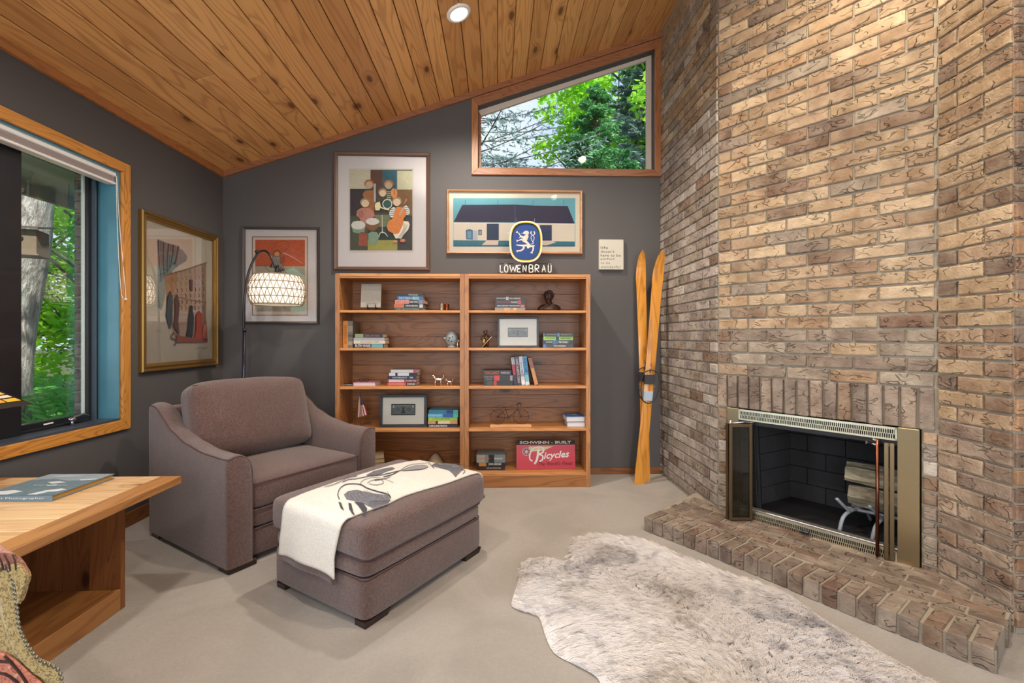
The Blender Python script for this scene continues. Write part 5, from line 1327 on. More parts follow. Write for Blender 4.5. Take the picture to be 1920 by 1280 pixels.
ar.ell(515, 440, 62, 52, (126, 62, 40), vary=.3).ell(515, 450, 40, 40, (216, 150, 96)).poly([(450, 480), (560, 480), (590, 600), (635, 690), (540, 730), (500, 660), (400, 650), (440, 580)], (60, 54, 54))
for k in range(8): ar.line([(455 + k * 14, 485), (462 + k * 15, 570), (440 + k * 25, 680)], 5, (216, 206, 190))
ar.ell(600, 540, 40, 60, (150, 74, 46), .2, vary=.3).line([(610, 430), (760, 500), (900, 590)], (16, 6), (214, 176, 176), False).line([(560, 720), (640, 760), (760, 780), (830, 790)], (20, 6), (72, 70, 62)).line([(620, 1240), (650, 1275), (650, 1270)], 8, (80, 66, 56)); ar.build('print', t)
# barn print
t, L = frame('framed_print', 'wide framed picture of a white barn with dark blue roof', 'picture', 837, 356.5, 1092.5, 474.5, 0.019, 0.030, wood('light_oak_frame', (178, 132, 92), (130, 88, 58), axis=0, ring=10, knots=0, vary=0.1), (236, 226, 206), 0.1)
fn = zoomed(3, 600, 260, BW - 0.008, L); ar = Art(fn)
ar.rect(749, 334, 1436, 606, (104, 180, 196), .08).poly([(800, 372), (1100, 370), (1210, 376), (1393, 378), (1433, 478), (1100, 470), (751, 470)], (32, 38, 74), .15).poly([(1100, 370), (1103, 470), (1094, 470), (1094, 370)], (52, 62, 100))
ar.poly([(751, 472), (1433, 480), (1433, 578), (751, 574)], (232, 222, 204), .04).poly([(751, 470), (1433, 477), (1433, 484), (751, 476)], (240, 234, 220))
ar.poly([(751, 570), (1433, 578), (1433, 605), (751, 602)], (44, 122, 142), .25).poly([(905, 602), (940, 570), (1005, 570), (1000, 602)], (226, 206, 190), .05).poly([(1190, 604), (1240, 572), (1305, 574), (1330, 582), (1260, 604)], (226, 206, 190), .05)
ar.poly([(751, 598), (920, 598), (1433, 600), (1433, 606), (751, 606)], (40, 96, 130))
ar.rect(938, 478, 1006, 570, (26, 58, 92), .2).rect(1236, 485, 1304, 573, (44, 60, 98), .2).poly([(820, 514), (840, 508), (860, 514), (860, 568), (822, 566)], (70, 110, 146)).rect(828, 520, 852, 560, (110, 160, 184)).rect(862, 516, 886, 570, (186, 196, 206)).rect(891, 512, 910, 542, (60, 70, 92)).rect(896, 517, 906, 538, (150, 170, 190))
for x in (817, 1000, 1198, 1371): ar.line([(x, 345), (x, 372)], 2, (60, 70, 80), False)
ar.build('print', t)
# little canvas with typewritten words
a, b = ony(1123.5, 505, BW - 0.03), ony(1169, 449, BW - 0.03)
t = thing('quote_canvas', 'small white canvas with typed words above the skis', 'sign', (a.x, BW - 0.001, a.z)); w_, h_ = b.x - a.x, b.z - a.z
MB().box(0, w_, -0.03, 0, 0, h_, ch=0.002).build('canvas', ink((226, 222, 206), .04), t)
for i, (s, wd_) in enumerate((('life', .30), ("doesn't", .56), ('have to be', .82), ('perfect', .57), ('to be', .38), ('wonderful', .80))):
    text(s, ink((78, 74, 66) if i < 4 else (132, 126, 112)), t, (w_ * (0.06 + wd_ / 2), -0.0306, h_ * (0.725 - 0.127 * i)), UPR, w_ * wd_, h_ * 0.085, bold=0.01, space=1.15)
# gilt framed picture on the left wall (generic wash of the same colours)
a = onx(268, 705); zt0 = onx(268, 400).z; y0_, y1_ = onx(268, 400, LW + 0.03).y, onx(411, 443, LW + 0.03).y
zb0 = onx(411, 684, LW + .03).z; zt0 = onx(411, 443, LW + .03).z; w_, h_ = y1_ - y0_, zt0 - zb0
t = thing('framed_print', 'gilt framed watercolour with cloaked figures on the left wall', 'picture', (LW + 0.001, y0_, zb0), PI / 2)
# local x runs along the wall away from the camera, local -y points into the room
fw = 0.052
prof = ((0, 0.022), (0.006, 0.030), (0.014, 0.028), (0.020, 0.020), (0.034, 0.024), (0.042, 0.016), (fw, 0.012))
co = [(0, 0), (w_, 0), (w_, h_), (0, h_)]; sgn = [(1, 1), (-1, 1), (-1, -1), (1, -1)]
for k in range(4):
    vs = []
    for c, sg in ((co[k], sgn[k]), (co[(k + 1) % 4], sgn[(k + 1) % 4])):
        vs.append((c[0], 0, c[1])); vs += [(c[0] + sg[0] * i_, -d_, c[1] + sg[1] * i_) for i_, d_ in prof]; vs.append((c[0] + sg[0] * fw, 0, c[1] + sg[1] * fw))
    n = len(vs) // 2; MB().add(vs, [(i, (i + 1) % n, n + (i + 1) % n, n + i) for i in range(n)] + [tuple(range(n)), tuple(range(n, 2 * n))]).build('frame_bar', M['gold'], t)
MB().box(fw * .6, w_ - fw * .6, -0.006, -0.002, fw * .6, h_ - fw * .6).build('mat_board', ink((238, 226, 206), .04), t)
MB().box(fw * .6, w_ - fw * .6, -0.012, -0.0108, fw * .6, h_ - fw * .6).build('picture_glass', M['pglass'], t)
ar = Art(lambda x, y: Vector((fw + (w_ - 2 * fw) * x, -0.0062, fw + (h_ - 2 * fw) * (1 - y))))
ar.rect(.11, .08, .91, .93, (238, 228, 212), .03)
ar.poly([(.15, .11), (.5, .14), (.58, .18), (.56, .22), (.44, .27), (.36, .32), (.28, .42), (.24, .55), (.2, .62), (.155, .6)], (150, 168, 172), .35)
for k in range(9): ar.line([(.16 + k * .035, .12), (.17 + k * .028, .25), (.2 + k * .02, .42 - .02 * k)], (.028, .010), ((44, 74, 96), (86, 120, 130), (60, 52, 66), (120, 148, 140))[k % 4])
ar.poly([(.25, .36), (.55, .285), (.89, .19), (.89, .84), (.42, .85), (.36, .78), (.27, .60)], (196, 160, 138), .25).poly([(.25, .36), (.42, .32), (.40, .44), (.27, .58)], (190, 130, 84), .3).poly([(.42, .60), (.58, .56), (.62, .84), (.44, .84)], (218, 190, 168), .15)
for r in range(7):
    for k in range(8):
        x = .32 + k * .07 + .01 * (r % 2); y = .33 + r * .042 - k * .012 * (1 - r / 8)
        if x < .87: ar.line([(x, y), (x + .022, y + .012), (x + .008, y + .03)], .006, (96, 62, 52) if (r + k) % 3 else (150, 112, 92))
ar.poly([(.60, .36), (.645, .36), (.64, .45), (.61, .45)], (84, 64, 72)).line([(.25, .36), (.55, .285), (.89, .19)], .006, (120, 80, 56), False).line([(.28, .50), (.6, .52), (.88, .53)], .004, (120, 84, 74))
ar.poly([(.27, .53), (.31, .47), (.34, .53), (.335, .70), (.30, .76), (.25, .66)], (56, 66, 76), .3).poly([(.37, .53), (.41, .49), (.44, .56), (.42, .70), (.44, .80), (.36, .74), (.38, .62)], (84, 56, 58), .3)
ar.ell(.62, .585, .026, .022, (40, 42, 52)).poly([(.60, .60), (.64, .60), (.665, .66), (.64, .80), (.62, .835), (.53, .835), (.56, .76), (.58, .65)], (42, 46, 56), .25)
ar.poly([(.70, .64), (.75, .60), (.80, .63), (.79, .72), (.81, .86), (.66, .86), (.70, .76)], (146, 58, 48), .3).poly([(.82, .72), (.88, .68), (.89, .84), (.80, .85)], (150, 86, 72), .3).poly([(.40, .80), (.60, .82), (.9, .83), (.89, .86), (.40, .855)], (120, 66, 60), .3)
ar.line([(.36, .78), (.32, .82), (.40, .84), (.36, .88)], .012, (84, 62, 66)).line([(.80, .80), (.84, .84), (.88, .82)], .010, (100, 60, 54)).line([(.70, .905), (.78, .895), (.82, .91), (.89, .90)], .004, (130, 120, 116)); ar.build('print', t)

# ------------------------------------------------------------------ bookcases
BF, BD = 3.46, 0.318
KX = lambda px_, Y=BF: ony(px_, 631, Y).x
SHZ = [1.332, 1.050, 0.762, 0.443]
def bookcase(xa, xb, label):
    t = thing('bookcase', label, 'bookcase', (xa, BF, 0), 0, 'twin pine bookcases'); W_ = xb - xa; H_ = 1.604; ts = 0.032
    for x in (0, W_ - ts): MB().box(x, x + ts, 0.0, BD, 0, H_, ch=0.002).build('side_panel', M['case_z'], t)
    MB().box(ts, W_ - ts, 0.0, BD, H_ - 0.022, H_, ch=0.002).build('top_panel', M['edge_x'], t)
    MB().box(ts, W_ - ts, 0.004, 0.024, H_ - 0.034, H_ - 0.022, ch=0.001).build('top_rail', M['edge_x'], t)
    for z in SHZ: MB().box(ts - 0.006, W_ - ts + 0.006, 0.004, BD - 0.014, z - 0.019, z, ch=0.0015).build('shelf', M['edge_x'], t)
    MB().box(ts, W_ - ts, 0.003, BD - 0.014, 0.088, 0.110, ch=0.0015).build('bottom_shelf', M['edge_x'], t)
    MB().box(ts, W_ - ts, 0.004, 0.024, 0.0, 0.088, ch=0.002).build('kick_board', M['case_x'], t)
    z = 0.09; k = 0
    while z < H_ - 0.03:
        h = (0.118, 0.104, 0.126)[k % 3]; b = min(H_ - 0.022, z + h); MB().box(ts, W_ - ts, BD - 0.012, BD - 0.001, z + 0.0006, b - 0.0006, ch=0.001).build('back_board', M['case_x'], t); z = b; k += 1
    for sx in (ts + 0.0005, W_ - ts - 0.0025):
        m = MB()
        for q in range(40): m.box(sx - 0.0005, sx + 0.0028, 0.022, 0.027, 0.14 + q * 0.036, 0.145 + q * 0.036)
        m.build('peg_strip', plain('peg_slot', (70, 52, 42), 0.6), t)
    return t
xL, xM, xR = KX(628.5), KX(870.5), KX(1107)
bookcase(xL, xM - 0.001, 'left pine bookcase with photo frame, flag and paperbacks'); bookcase(xM + 0.001, xR, 'right pine bookcase with bust, red metal sign and wire bicycle')
BS = [0.110] + SHZ[::-1]   # shelf tops from the bottom: 0.110, 0.443, 0.762, 1.050, 1.332
_ci = {}
def cov_m(c): return plain('book_cover', tone(c), 0.35, vary=0.08, scale=40)
def book(label, x0, x1, th, z, Y, spine, blocks=(), txt=(), depth=0.15, group=None, tilt=0.0, pages=True):
    """a book lying flat with its spine to the room; x0, x1 in photograph pixels at depth Y, th in metres"""
    a, b = KX(x0, Y), KX(x1, Y); w_ = b - a; t = thing('book', label, 'book', (a, Y, z + 0.0003), tilt, group); th -= 0.0004
    cm = cov_m(spine); m = MB(); m.box(0, w_, 0, depth, 0, 0.002, cm); m.box(0, w_, 0, depth, th - 0.002, th, cm); m.box(0, w_, -0.0015, 0.002, 0, th, cm)
    k = 0
    for u0_, u1_, c in blocks: k += 1; m.box(w_ * u0_, w_ * u1_, -0.0017 - 0.0001 * k, -0.0014, 0.0008, th - 0.0008, cov_m(c))
    m.build('cover', None, t)
    MB().box(0.003, w_ - 0.003, 0.002, depth - 0.004, 0.002, th - 0.002).build('pages', M['paper'], t)
    for s, u, wd_, c, hh in txt: text(s, ink(c), t, (w_ * u, -0.0017 - 0.0001 * (len(blocks) + 2), th / 2), UPR, w_ * wd_, th * hh, 'spine_lettering', bold=0.01)
    return t
def stack(z, Y, items, group, yb=None):
    s = Y / 865 * 1.0
    for it in items:
        th = it[2] * s; book(it[3], it[0], it[1], th, z, Y, *it[4:], group=group, tilt=rnd.uniform(-0.03, 0.03)); z += th
W_ = (236, 236, 232)
stack(BS[4], 3.52, [
 (738.6, 793.5, 5.4, 'dark teal paperback, bottom of the stack on the top left shelf', (52, 66, 74), (), [('THE RECKONING', .45, .8, (150, 170, 160), .5)]),
 (739, 794, 7, 'orange and black book, second from the bottom on the top left shelf', (38, 36, 42), [(0, .33, (214, 120, 84)), (.86, .98, (206, 206, 200))], [('KOONTZ', .16, .28, (150, 60, 40), .5), ('DEAD MOON', .6, .4, W_, .4)]),
 (741, 797, 7.4, 'salmon and black book in the middle of the top left stack', (40, 38, 44), [(0, .46, (226, 154, 138)), (.78, .92, (120, 140, 160)), (.92, 1, (150, 90, 80))], [('BEST LAID', .23, .38, (150, 70, 70), .5), ('DARK HORSE', .62, .28, W_, .5)]),
 (745, 793, 6.8, 'bright blue book with pale letters in the top left stack', (40, 110, 170), [(.6, .85, (130, 180, 190))], [('PATTERSON', .38, .6, (190, 214, 226), .7)]),
 (746, 792, 5.2, 'thin black book on top of the top left stack', (32, 34, 44), (), [('THE ROAD', .62, .38, W_, .6)])], 'books stacked on the top left shelf')
stack(BS[3], 3.52, [
 (663.5, 720, 7.6, 'black thriller with white capitals at the bottom left of the second shelf', (30, 28, 30), [(.58, .96, (110, 176, 180))], [('RUTH WARE', .3, .5, W_, .7)]),
 (663, 722, 6, 'cream book above the black thriller', (226, 214, 190), (), [('THE SILENT WIFE', .5, .6, (120, 100, 80), .4)]),
 (663, 721, 5.2, 'pale blue grey book below the dark topmost one', (168, 178, 190), (), ()),
 (665.5, 718, 7.2, 'dark book with green end on top of the second shelf stack', (60, 44, 46), [(.0, .3, (142, 156, 108))], [('GIRL ON FIRE', .62, .5, (170, 120, 110), .45)])], 'books stacked on the second left shelf')
stack(BS[2], 3.52, [
 (726.5, 781, 6.6, 'red and black book at the bottom of the third left shelf stack', (36, 32, 36), [(0, .64, (200, 74, 62))], [('KATE ATKINSON', .32, .5, (240, 190, 160), .45), ('SHRINES', .82, .28, W_, .5)]),
 (727, 782, 5.6, 'dark red striped book second from the bottom on the third left shelf', (170, 52, 60), [(.04, .56, (226, 200, 200))], [('THE SUMMER WIVES', .78, .36, W_, .4)]),
 (727, 781, 6.2, 'navy book with small white title in the middle of that stack', (28, 42, 74), (), [('DAVID BALDACCI', .42, .5, W_, .4), ('1984', .82, .12, W_, .5)]),
 (729.6, 783, 5.8, 'white and black book second from the top on the third left shelf', (30, 34, 44), [(.0, .22, (226, 226, 226)), (.3, .7, (214, 222, 232))], ()),
 (732, 784, 6, 'grey white book with red spot topping the third left shelf stack', (150, 150, 156), [(.02, .82, (222, 222, 222)), (.84, .96, (200, 60, 90))], ())], 'books stacked on the third left shelf')
stack(BS[1], 3.53, [
 (801.8, 858, 6.4, 'black book with white capitals at the bottom beside the black frame', (34, 26, 34), (), [('CAROLINE ENION', .35, .6, W_, .6)]),
 (802.3, 857.5, 6.2, 'orange and cream book above the black one', (206, 150, 100), [(.35, .75, (226, 206, 170)), (.26, .34, (60, 48, 44))], ()),
 (803, 857.5, 6.2, 'lime green book in the middle of the fourth left shelf stack', (166, 214, 72), (), [('LITTLE SECRETS', .45, .6, (90, 130, 60), .45)]),
 (802.3, 859, 7, 'light blue book second from the top beside the frame', (90, 176, 214), [(.5, .84, (40, 96, 170)), (.84, 1, (90, 190, 180))], [('KATHRYN CROFT', .25, .42, (214, 230, 236), .45)]),
 (804, 859, 7, 'teal and navy book topping the stack beside the black frame', (48, 128, 158), [(.6, .84, (28, 60, 120)), (.84, 1, (70, 178, 150))], ())], 'books stacked on the fourth left shelf')
stack(BS[4], 3.53, [
 (928, 984.6, 6, 'beige and grey patterned book at the bottom beside the bust', (146, 140, 134), [(.3, .5, (206, 160, 110)), (.6, .72, (220, 176, 70))], ()),
 (928.6, 983.7, 6, 'black book with white title second from the bottom beside the bust', (30, 30, 38), [(.86, 1, (190, 110, 90))], [('JOHN GRISHAM  THE BRETHREN', .45, .78, W_, .45)]),
 (929, 983.4, 7.8, 'dark maroon lettered book with red spot beside the bust', (36, 30, 42), [(.76, .88, (170, 66, 56))], [('JOHN GRISHAM', .28, .46, (170, 90, 100), .5), ('THE WHISTLER', .64, .22, W_, .4)]),
 (929.2, 982.3, 6.6, 'black book with pale round emblem on top beside the bust', (26, 28, 40), [(.36, .46, (180, 190, 196))], [('JOHN GRISHAM', .18, .3, W_, .45), ('THE GUARDIANS', .68, .4, W_, .45)])], 'books stacked on the top right shelf')
stack(BS[3], 3.53, [
 (1018, 1074.8, 6.2, 'dark green blue book at the bottom of the second right shelf stack', (40, 54, 62), [(0, .1, (60, 120, 190))], [('THE CONFESSION', .55, .4, W_, .5)]),
 (1018, 1074.8, 7.8, 'navy and bright blue book with two line title', (20, 36, 62), [(.32, .46, (30, 110, 160))], [('JOHN GRISHAM', .2, .2, W_, .4), ('A TIME FOR MERCY', .66, .36, W_, .5)]),
 (1019, 1074.6, 7, 'lime green book with black centre on the second right shelf', (150, 204, 76), [(.42, .52, (30, 40, 40))], [('JOHN GRISHAM', .22, .32, (70, 110, 60), .4), ('CAMINO WINDS', .74, .36, (70, 110, 60), .4)]),
 (1018.5, 1074.5, 6.5, 'black book with blue centre topping the second right shelf stack', (28, 30, 38), [(.46, .55, (50, 130, 190)), (0, .04, (60, 130, 190))], [('JOHN GRISHAM', .26, .32, (190, 190, 190), .5), ('THE JUDGES LIST', .76, .34, (190, 190, 190), .5)])], 'books stacked on the second right shelf')
stack(BS[2], 3.52, [
 (907, 962, 9, 'thick black book with red letters at the bottom of the third right shelf', (18, 18, 22), [(.1, .3, (60, 66, 50)), (.34, .44, (190, 40, 40))], ()),
 (906.8, 962, 10, 'thick black book with red square in the middle of the third right shelf', (26, 24, 30), [(.36, .54, (214, 48, 48)), (.9, .98, (150, 150, 150))], [('STEPHEN\nKING', .17, .34, (150, 146, 146), .8)]),
 (906.5, 959, 9.6, 'thick black book with orange letters topping the third right shelf stack', (24, 22, 30), (), [('TOM CLANCY', .3, .54, (236, 110, 50), .6), ('POWER PLAYS', .78, .3, (220, 220, 240), .4)])], 'thick books on the third right shelf')
stack(BS[0], 3.545, [
 (893.5, 946.5, 7.4, 'black book with grey title at the bottom of the lowest right shelf', (26, 26, 30), (), [('JOHN GRISHAM', .6, .5, (180, 180, 180), .5)]),
 (893.5, 947, 6.8, 'black book with gold oval on the lowest right shelf', (24, 22, 26), [(.08, .34, (196, 132, 60))], [('JOHN GRISHAM', .64, .44, W_, .8)]),
 (893.5, 947, 15, 'thick grey landscape covered book topping the lowest right shelf stack', (110, 120, 122), [(0, 1, (120, 130, 130)), (.42, .62, (28, 28, 32)), (.0, .3, (160, 160, 150))], [('JOHN GRISHAM', .26, .4, (200, 90, 70), .2), ('THE ASSOCIATE', .76, .3, W_, .2)])], 'books stacked on the lowest right shelf')
def standing(label, xb, xt, wpx, hpx, z, Y, spine, blocks=(), txt=None, group=None):
    """a book standing upright, spine to the room, leaning by (xt - xb)"""
    s = Y / 865; a = KX(xb, Y); t = thing('book', label, 'book', (a, Y, z + 0.0005), 0, group); w_, h_ = wpx * s, hpx * s; lean = math.atan2((xt - xb), hpx)
    t.rotation_euler = (0, lean, 0)
    if lean > 0: t.location.z += w_ * math.sin(lean)
    cm = cov_m(spine); m = MB(); m.box(0, 0.002, 0, .15, 0, h_, cm); m.box(w_ - .002, w_, 0, .15, 0, h_, cm); m.box(0, w_, -0.0015, 0.002, 0, h_, cm)
    for k, (u0_, u1_, c) in enumerate(blocks): m.box(0.0006, w_ - .0006, -0.0018 - 0.0001 * k, -0.0014, h_ * u0_, h_ * u1_, cov_m(c))
    m.build('cover', None, t); MB().box(.002, w_ - .002, .002, .146, .003, h_ - .003).build('pages', M['paper'], t)
    if txt: s_txt, u, wd_, c, hh = txt; text(s_txt, ink(c), t, (w_ / 2, -0.0025, h_ * u), (PI / 2, PI / 2, 0), h_ * wd_, w_ * hh, 'spine_lettering', bold=0.012)
gl_ = 'books leaning together on the third right shelf'
def lean(label, xb, xt, wpx, hpx, *a, **k): standing(label, xb, xt, wpx, hpx, BS[2], 3.53, *a, group=gl_, **k)
lean('navy, red and white book, first of the leaning row', 963.6, 958, 6.0, 53, (26, 30, 58), [(.36, .72, (176, 34, 52)), (.74, .98, (206, 214, 222))], ('BROWN', .86, .2, (60, 60, 80), .5))
lean('maroon book with pale capitals in the leaning row', 970.2, 964.6, 7.4, 54, (62, 28, 52), (), ('HAND ALBERTS CALLS', .5, .85, (222, 210, 214), .6))
lean('white and pale blue book in the leaning row', 978.2, 972.6, 6.8, 54, (206, 216, 228), [(.04, .16, (240, 240, 240)), (.3, .4, (176, 150, 130))], ('EACH TIME', .6, .4, (120, 130, 150), .5))
lean('light blue book with dark capitals in the leaning row', 985.6, 980, 7.4, 54, (64, 160, 206), [(.0, .12, (226, 232, 226)), (.12, .35, (120, 190, 210))], ('ROBYN CARR', .68, .5, (24, 60, 130), .7))
lean('brown orange book leaning hardest at the right end of the row', 1002.4, 989.2, 7.0, 52, (150, 84, 40), [(.0, .62, (206, 140, 76))], ('FAREWELL', .4, .4, (240, 210, 150), .4))
standing('tall orange book standing at the far left of the second shelf', 643.4, 643.4, 8.6, 50, BS[3], 3.53, (226, 146, 50), (), ('THE OUTDOOR LIFE', .5, .7, (150, 80, 30), .5), 'upright books on the second left shelf')
standing('mottled grey book standing next to the orange one', 652.2, 652.2, 9.2, 49.5, BS[3], 3.53, (122, 108, 88), [(.1, .24, (160, 150, 130)), (.4, .5, (84, 76, 66)), (.6, .82, (150, 138, 118))], None, 'upright books on the second left shelf')
# two blue books with the page edges to the room
for i, (c, lab) in enumerate((((170, 150, 160), 'pinkish book with white page edge under the bright blue one'), ((38, 116, 196), 'bright blue book with white page edge on the fourth right shelf'))):
    Y = 3.52; a, b = KX(1063.5 - 1.2 * i, Y), KX(1097, Y); th = 0.046 if i else 0.042; th *= 0.9; z = BS[1] + (0.0382 if i else 0)
    t = thing('book', lab, 'book', (a, Y, z), 0.04 if i else -0.02, 'page edge books on the fourth right shelf'); w_ = b - a
    m = MB(); m.box(0, w_, 0, .16, 0, .0025); m.box(0, w_, 0, .16, th - .003, th - .0005); m.box(0, w_, .158, .16, 0, th - .0005); m.build('cover', cov_m(c), t); MB().box(.002, w_ - .003, .003, .157, .0025, th - .003).build('pages', ink((236, 236, 236), .04), t)
    if i: Art(lambda x, y: Vector((w_ * x, 0.16 * y, th - .0004)), (0, 0, 1)).ell(.5, .5, .2, .14, (20, 60, 120)).ell(.5, .52, .1, .3, (150, 190, 220), .8).build('cover_print', t)
# bottom left shelf: books mostly hidden by the armchair and ottoman
for i in range(4):
    Y = 3.54; a, b = KX(700, Y), KX(722 - i * 0.8, Y); t = thing('book', ('worn old book at the bottom of the stack beside the armchair', 'tan old book second in the stack beside the armchair', 'brown old book third in the stack beside the armchair', 'pale old book on top of the stack beside the armchair')[i], 'book', (a, Y, BS[0] + i * 0.030), 0.25, 'old books on the lowest left shelf')
    MB().box(0, b - a, 0, .14, .0005, .003).build('cover', cov_m((120, 86, 56)), t); MB().box(.002, b - a - .002, .002, .138, .003, .0285).build('pages', ink((206, 184, 146)), t)
t = thing('open_book', 'open old book lying on the lowest left shelf behind the throw', 'book', (KX(812, 3.55), 3.55, BS[0]))
m = MB(); m.grid(lambda a, b: Vector((-0.09 + 0.18 * a, 0.02 + 0.13 * b, 0.004 + 0.10 * abs(math.sin(a * PI)) ** 1.5 * (0.4 + 0.6 * b))), 16, 4); o = m.build('pages', ink((190, 170, 140)), t, fix=False); o.modifiers.new('t', 'SOLIDIFY').thickness = 0.004
# ------------------------------------------------------------------ ornaments on the shelves
def K3(px_, py_, Y): return ony(px_, py_, Y)
# grey book on an easel
Y = 3.53; a = K3(676, 574, Y); b = K3(713.5, 529, Y)
t = thing('display_book', 'pale grey cloth book displayed on a small dark easel', 'book', (a.x, Y, BS[4]))
m = MB(); Mx = Matrix.Translation((0, 0.0, 0.024)) @ Matrix.Rotation(-0.14, 4, 'X'); h = b.z - a.z
m.box(0, b.x - a.x, 0, 0.014, 0, h, M=Mx, ch=.001); m.build('cover', ink((178, 174, 162), .08), t)
text('LEISURELY', ink((110, 106, 98)), t, ((b.x - a.x) * .6, -0.003, 0.055), (PI / 2 - 0.14, 0, 0), .09, .012)
m = MB()
for dx in (0.055, 0.115): m.tube([(dx, 0.09, 0.002), (dx, 0.03, 0.010), (dx, -0.012, 0.012), (dx, -0.016, 0.045)], 0.004, 6); m.tube([(dx, 0.03, 0.01), (dx * .9 + .008, 0.065, 0.16)], 0.004, 6)
m.tube([(0.05, -0.002, 0.008), (0.12, -0.002, 0.008)], 0.005, 6); m.build('easel', M['blackwood'], t)
# cups
for px_, mt, lab in ((828.5, M['chrome'], 'small silver cup at the right of the top left shelf'), (837.5, plain('copper', (176, 104, 60), 0.25, 1.0), 'small copper cup behind the silver one')):
    t = thing('cup', lab, 'cup', (KX(px_, 3.55 + (.03 if px_ > 830 else 0)), 3.55 + (.03 if px_ > 830 else 0), BS[4])); m = MB(); m.lathe([(.001, .001), (.014, .0), (.015, .01), (.019, .048), (.021, .052), (.0175, .048), (.013, .006), (.001, .005)], 20); m.build('bowl', mt, t)
# speckled round ornament
t = thing('stone_ornament', 'round speckled grey ornament with pale knobs on the second left shelf', 'ornament', (KX(847, 3.56), 3.56, BS[3])); gs = plain('speckled_stone', (142, 150, 152), .6, vary=.5, scale=70, bump=.3)
m = MB(); m.ball((0, 0, .068), .050, 14, (.95, .9, 1.12)); m.build('body', gs, t); m = MB(); m.ball((0, 0, 0.062), .056, 12, (1, .55, 1.05), M=Matrix.Rotation(.2, 4, 'Y')); m.build('rim', plain('mossy_rim', (112, 108, 92), .8, vary=.4, scale=60), t)
m = MB(); m.lathe([(.001, 0), (.03, 0), (.034, .008), (.02, .02), (.001, .022)], 18); m.build('stand', gs, t)
for x, z in ((-.012, .075), (.012, .085), (-.02, .055), (.004, .05)): MB().ball((x, -.046, z), .005, 6).build('hole', M['black'], t)
for s in (-1, 1): MB().ball((s * .052, -.01, .062 - .01 * s), .009, 8).build('knob', ink((220, 214, 200)), t)
t = thing('salt_shaker', 'tiny silver bottle in front of the round grey ornament', 'bottle', (KX(858, 3.51), 3.51, BS[3])); MB().lathe([(.001, 0), (.008, 0), (.007, .03), (.004, .042), (.004, .05), (.001, .052)], 14).build('body', M['chrome'], t)
# silver animals
sv = plain('polished_silver', (206, 200, 196), .16, 1.0)
def beast(label, x, z, s, face, Y=3.53):
    t = thing('silver_dog', label, 'figurine', (KX(x, Y), Y, z)); m = MB(); f = face
    m.tube(spline([(-.030 * f * s, 0, .050 * s), (0, 0, .054 * s), (.028 * f * s, 0, .058 * s)], 4), [.014 * s] * 3 + [.016 * s] * 3 + [.018 * s] * 2 + [.014 * s], 10)
    m.tube([(.026 * f * s, 0, .058 * s), (.040 * f * s, 0, .080 * s)], [.012 * s, .010 * s], 8); m.ball((.044 * f * s, 0, .086 * s), .015 * s, 10, (1.2, .9, .9)); m.tube([(.05 * f * s, 0, .084 * s), (.066 * f * s, 0, .078 * s)], [.009 * s, .006 * s], 8)
    for dy in (-.010, .010): m.ball((.040 * f * s, dy * s, .098 * s), .006 * s, 6, (.6, 1, 1.5))
    m.tube(spline([(-.030 * f * s, 0, .055 * s), (-.045 * f * s, 0, .075 * s), (-.040 * f * s, 0, .092 * s)], 3), .004 * s, 6); m.build('body', sv, t)
    for lx_, dy in ((.024, .009), (.024, -.009), (-.024, .009), (-.024, -.009)): mm = MB(); mm.tube([(lx_ * f * s, dy * s, .05 * s), ((lx_ + .003) * f * s, dy * s, .025 * s), (lx_ * f * s, dy * s, .0)], [.009 * s, .006 * s, .007 * s], 8); mm.build('leg', sv, t)
    return t
beast('standing polished silver dog on the third left shelf', 822, BS[2], .88, -1); beast('smaller silver dog facing the standing one', 843, BS[2], .55, -1, 3.52)
# pink book and glasses, dark wallet
t = thing('pink_book', 'pink book lying on the third left shelf', 'book', (KX(662, 3.52), 3.52, BS[2]), -.05); wv = KX(705, 3.52) - KX(663, 3.52)
MB().box(0, wv, 0, .14, 0, .003).box(0, wv, 0, .14, .024, .027).box(0, .003, 0, .14, 0, .027).build('cover', cov_m((214, 150, 176)), t); MB().box(.004, wv - .003, .002, .137, .003, .024).build('pages', ink((236, 214, 220), .04), t)
t = thing('glasses', 'folded black glasses lying on the pink book', 'glasses', (KX(682, 3.55), 3.55, BS[2] + .0285)); m = MB()
for dx in (-.02, .02): m.tube([(dx + .017 * math.cos(q), .004, .014 + .012 * math.sin(q)) for q in [2 * PI * i / 14 for i in range(14)]], .0022, 5, closed=True)
m.tube([(-.004, .004, .018), (.004, .004, .018)], .002, 5); m.build('rims', M['black'], t)
for dx in (-.037, .037): mm = MB(); mm.tube([(dx, .004, .016), (dx * .3, .05, .004)], .002, 5); mm.build('temple', M['black'], t)
t = thing('wallet', 'small black wallet at the left end of the third shelf', 'wallet', (KX(643, 3.53), 3.53, BS[2]), .1); soft('leather', M['blackwood'], t, .07, .06, .016, .006, n=3, c=(.035, .03, .0085)); MB().box(.0, .07, -.0012, .001, .007, .0095).build('zip', M['chrome'], t)
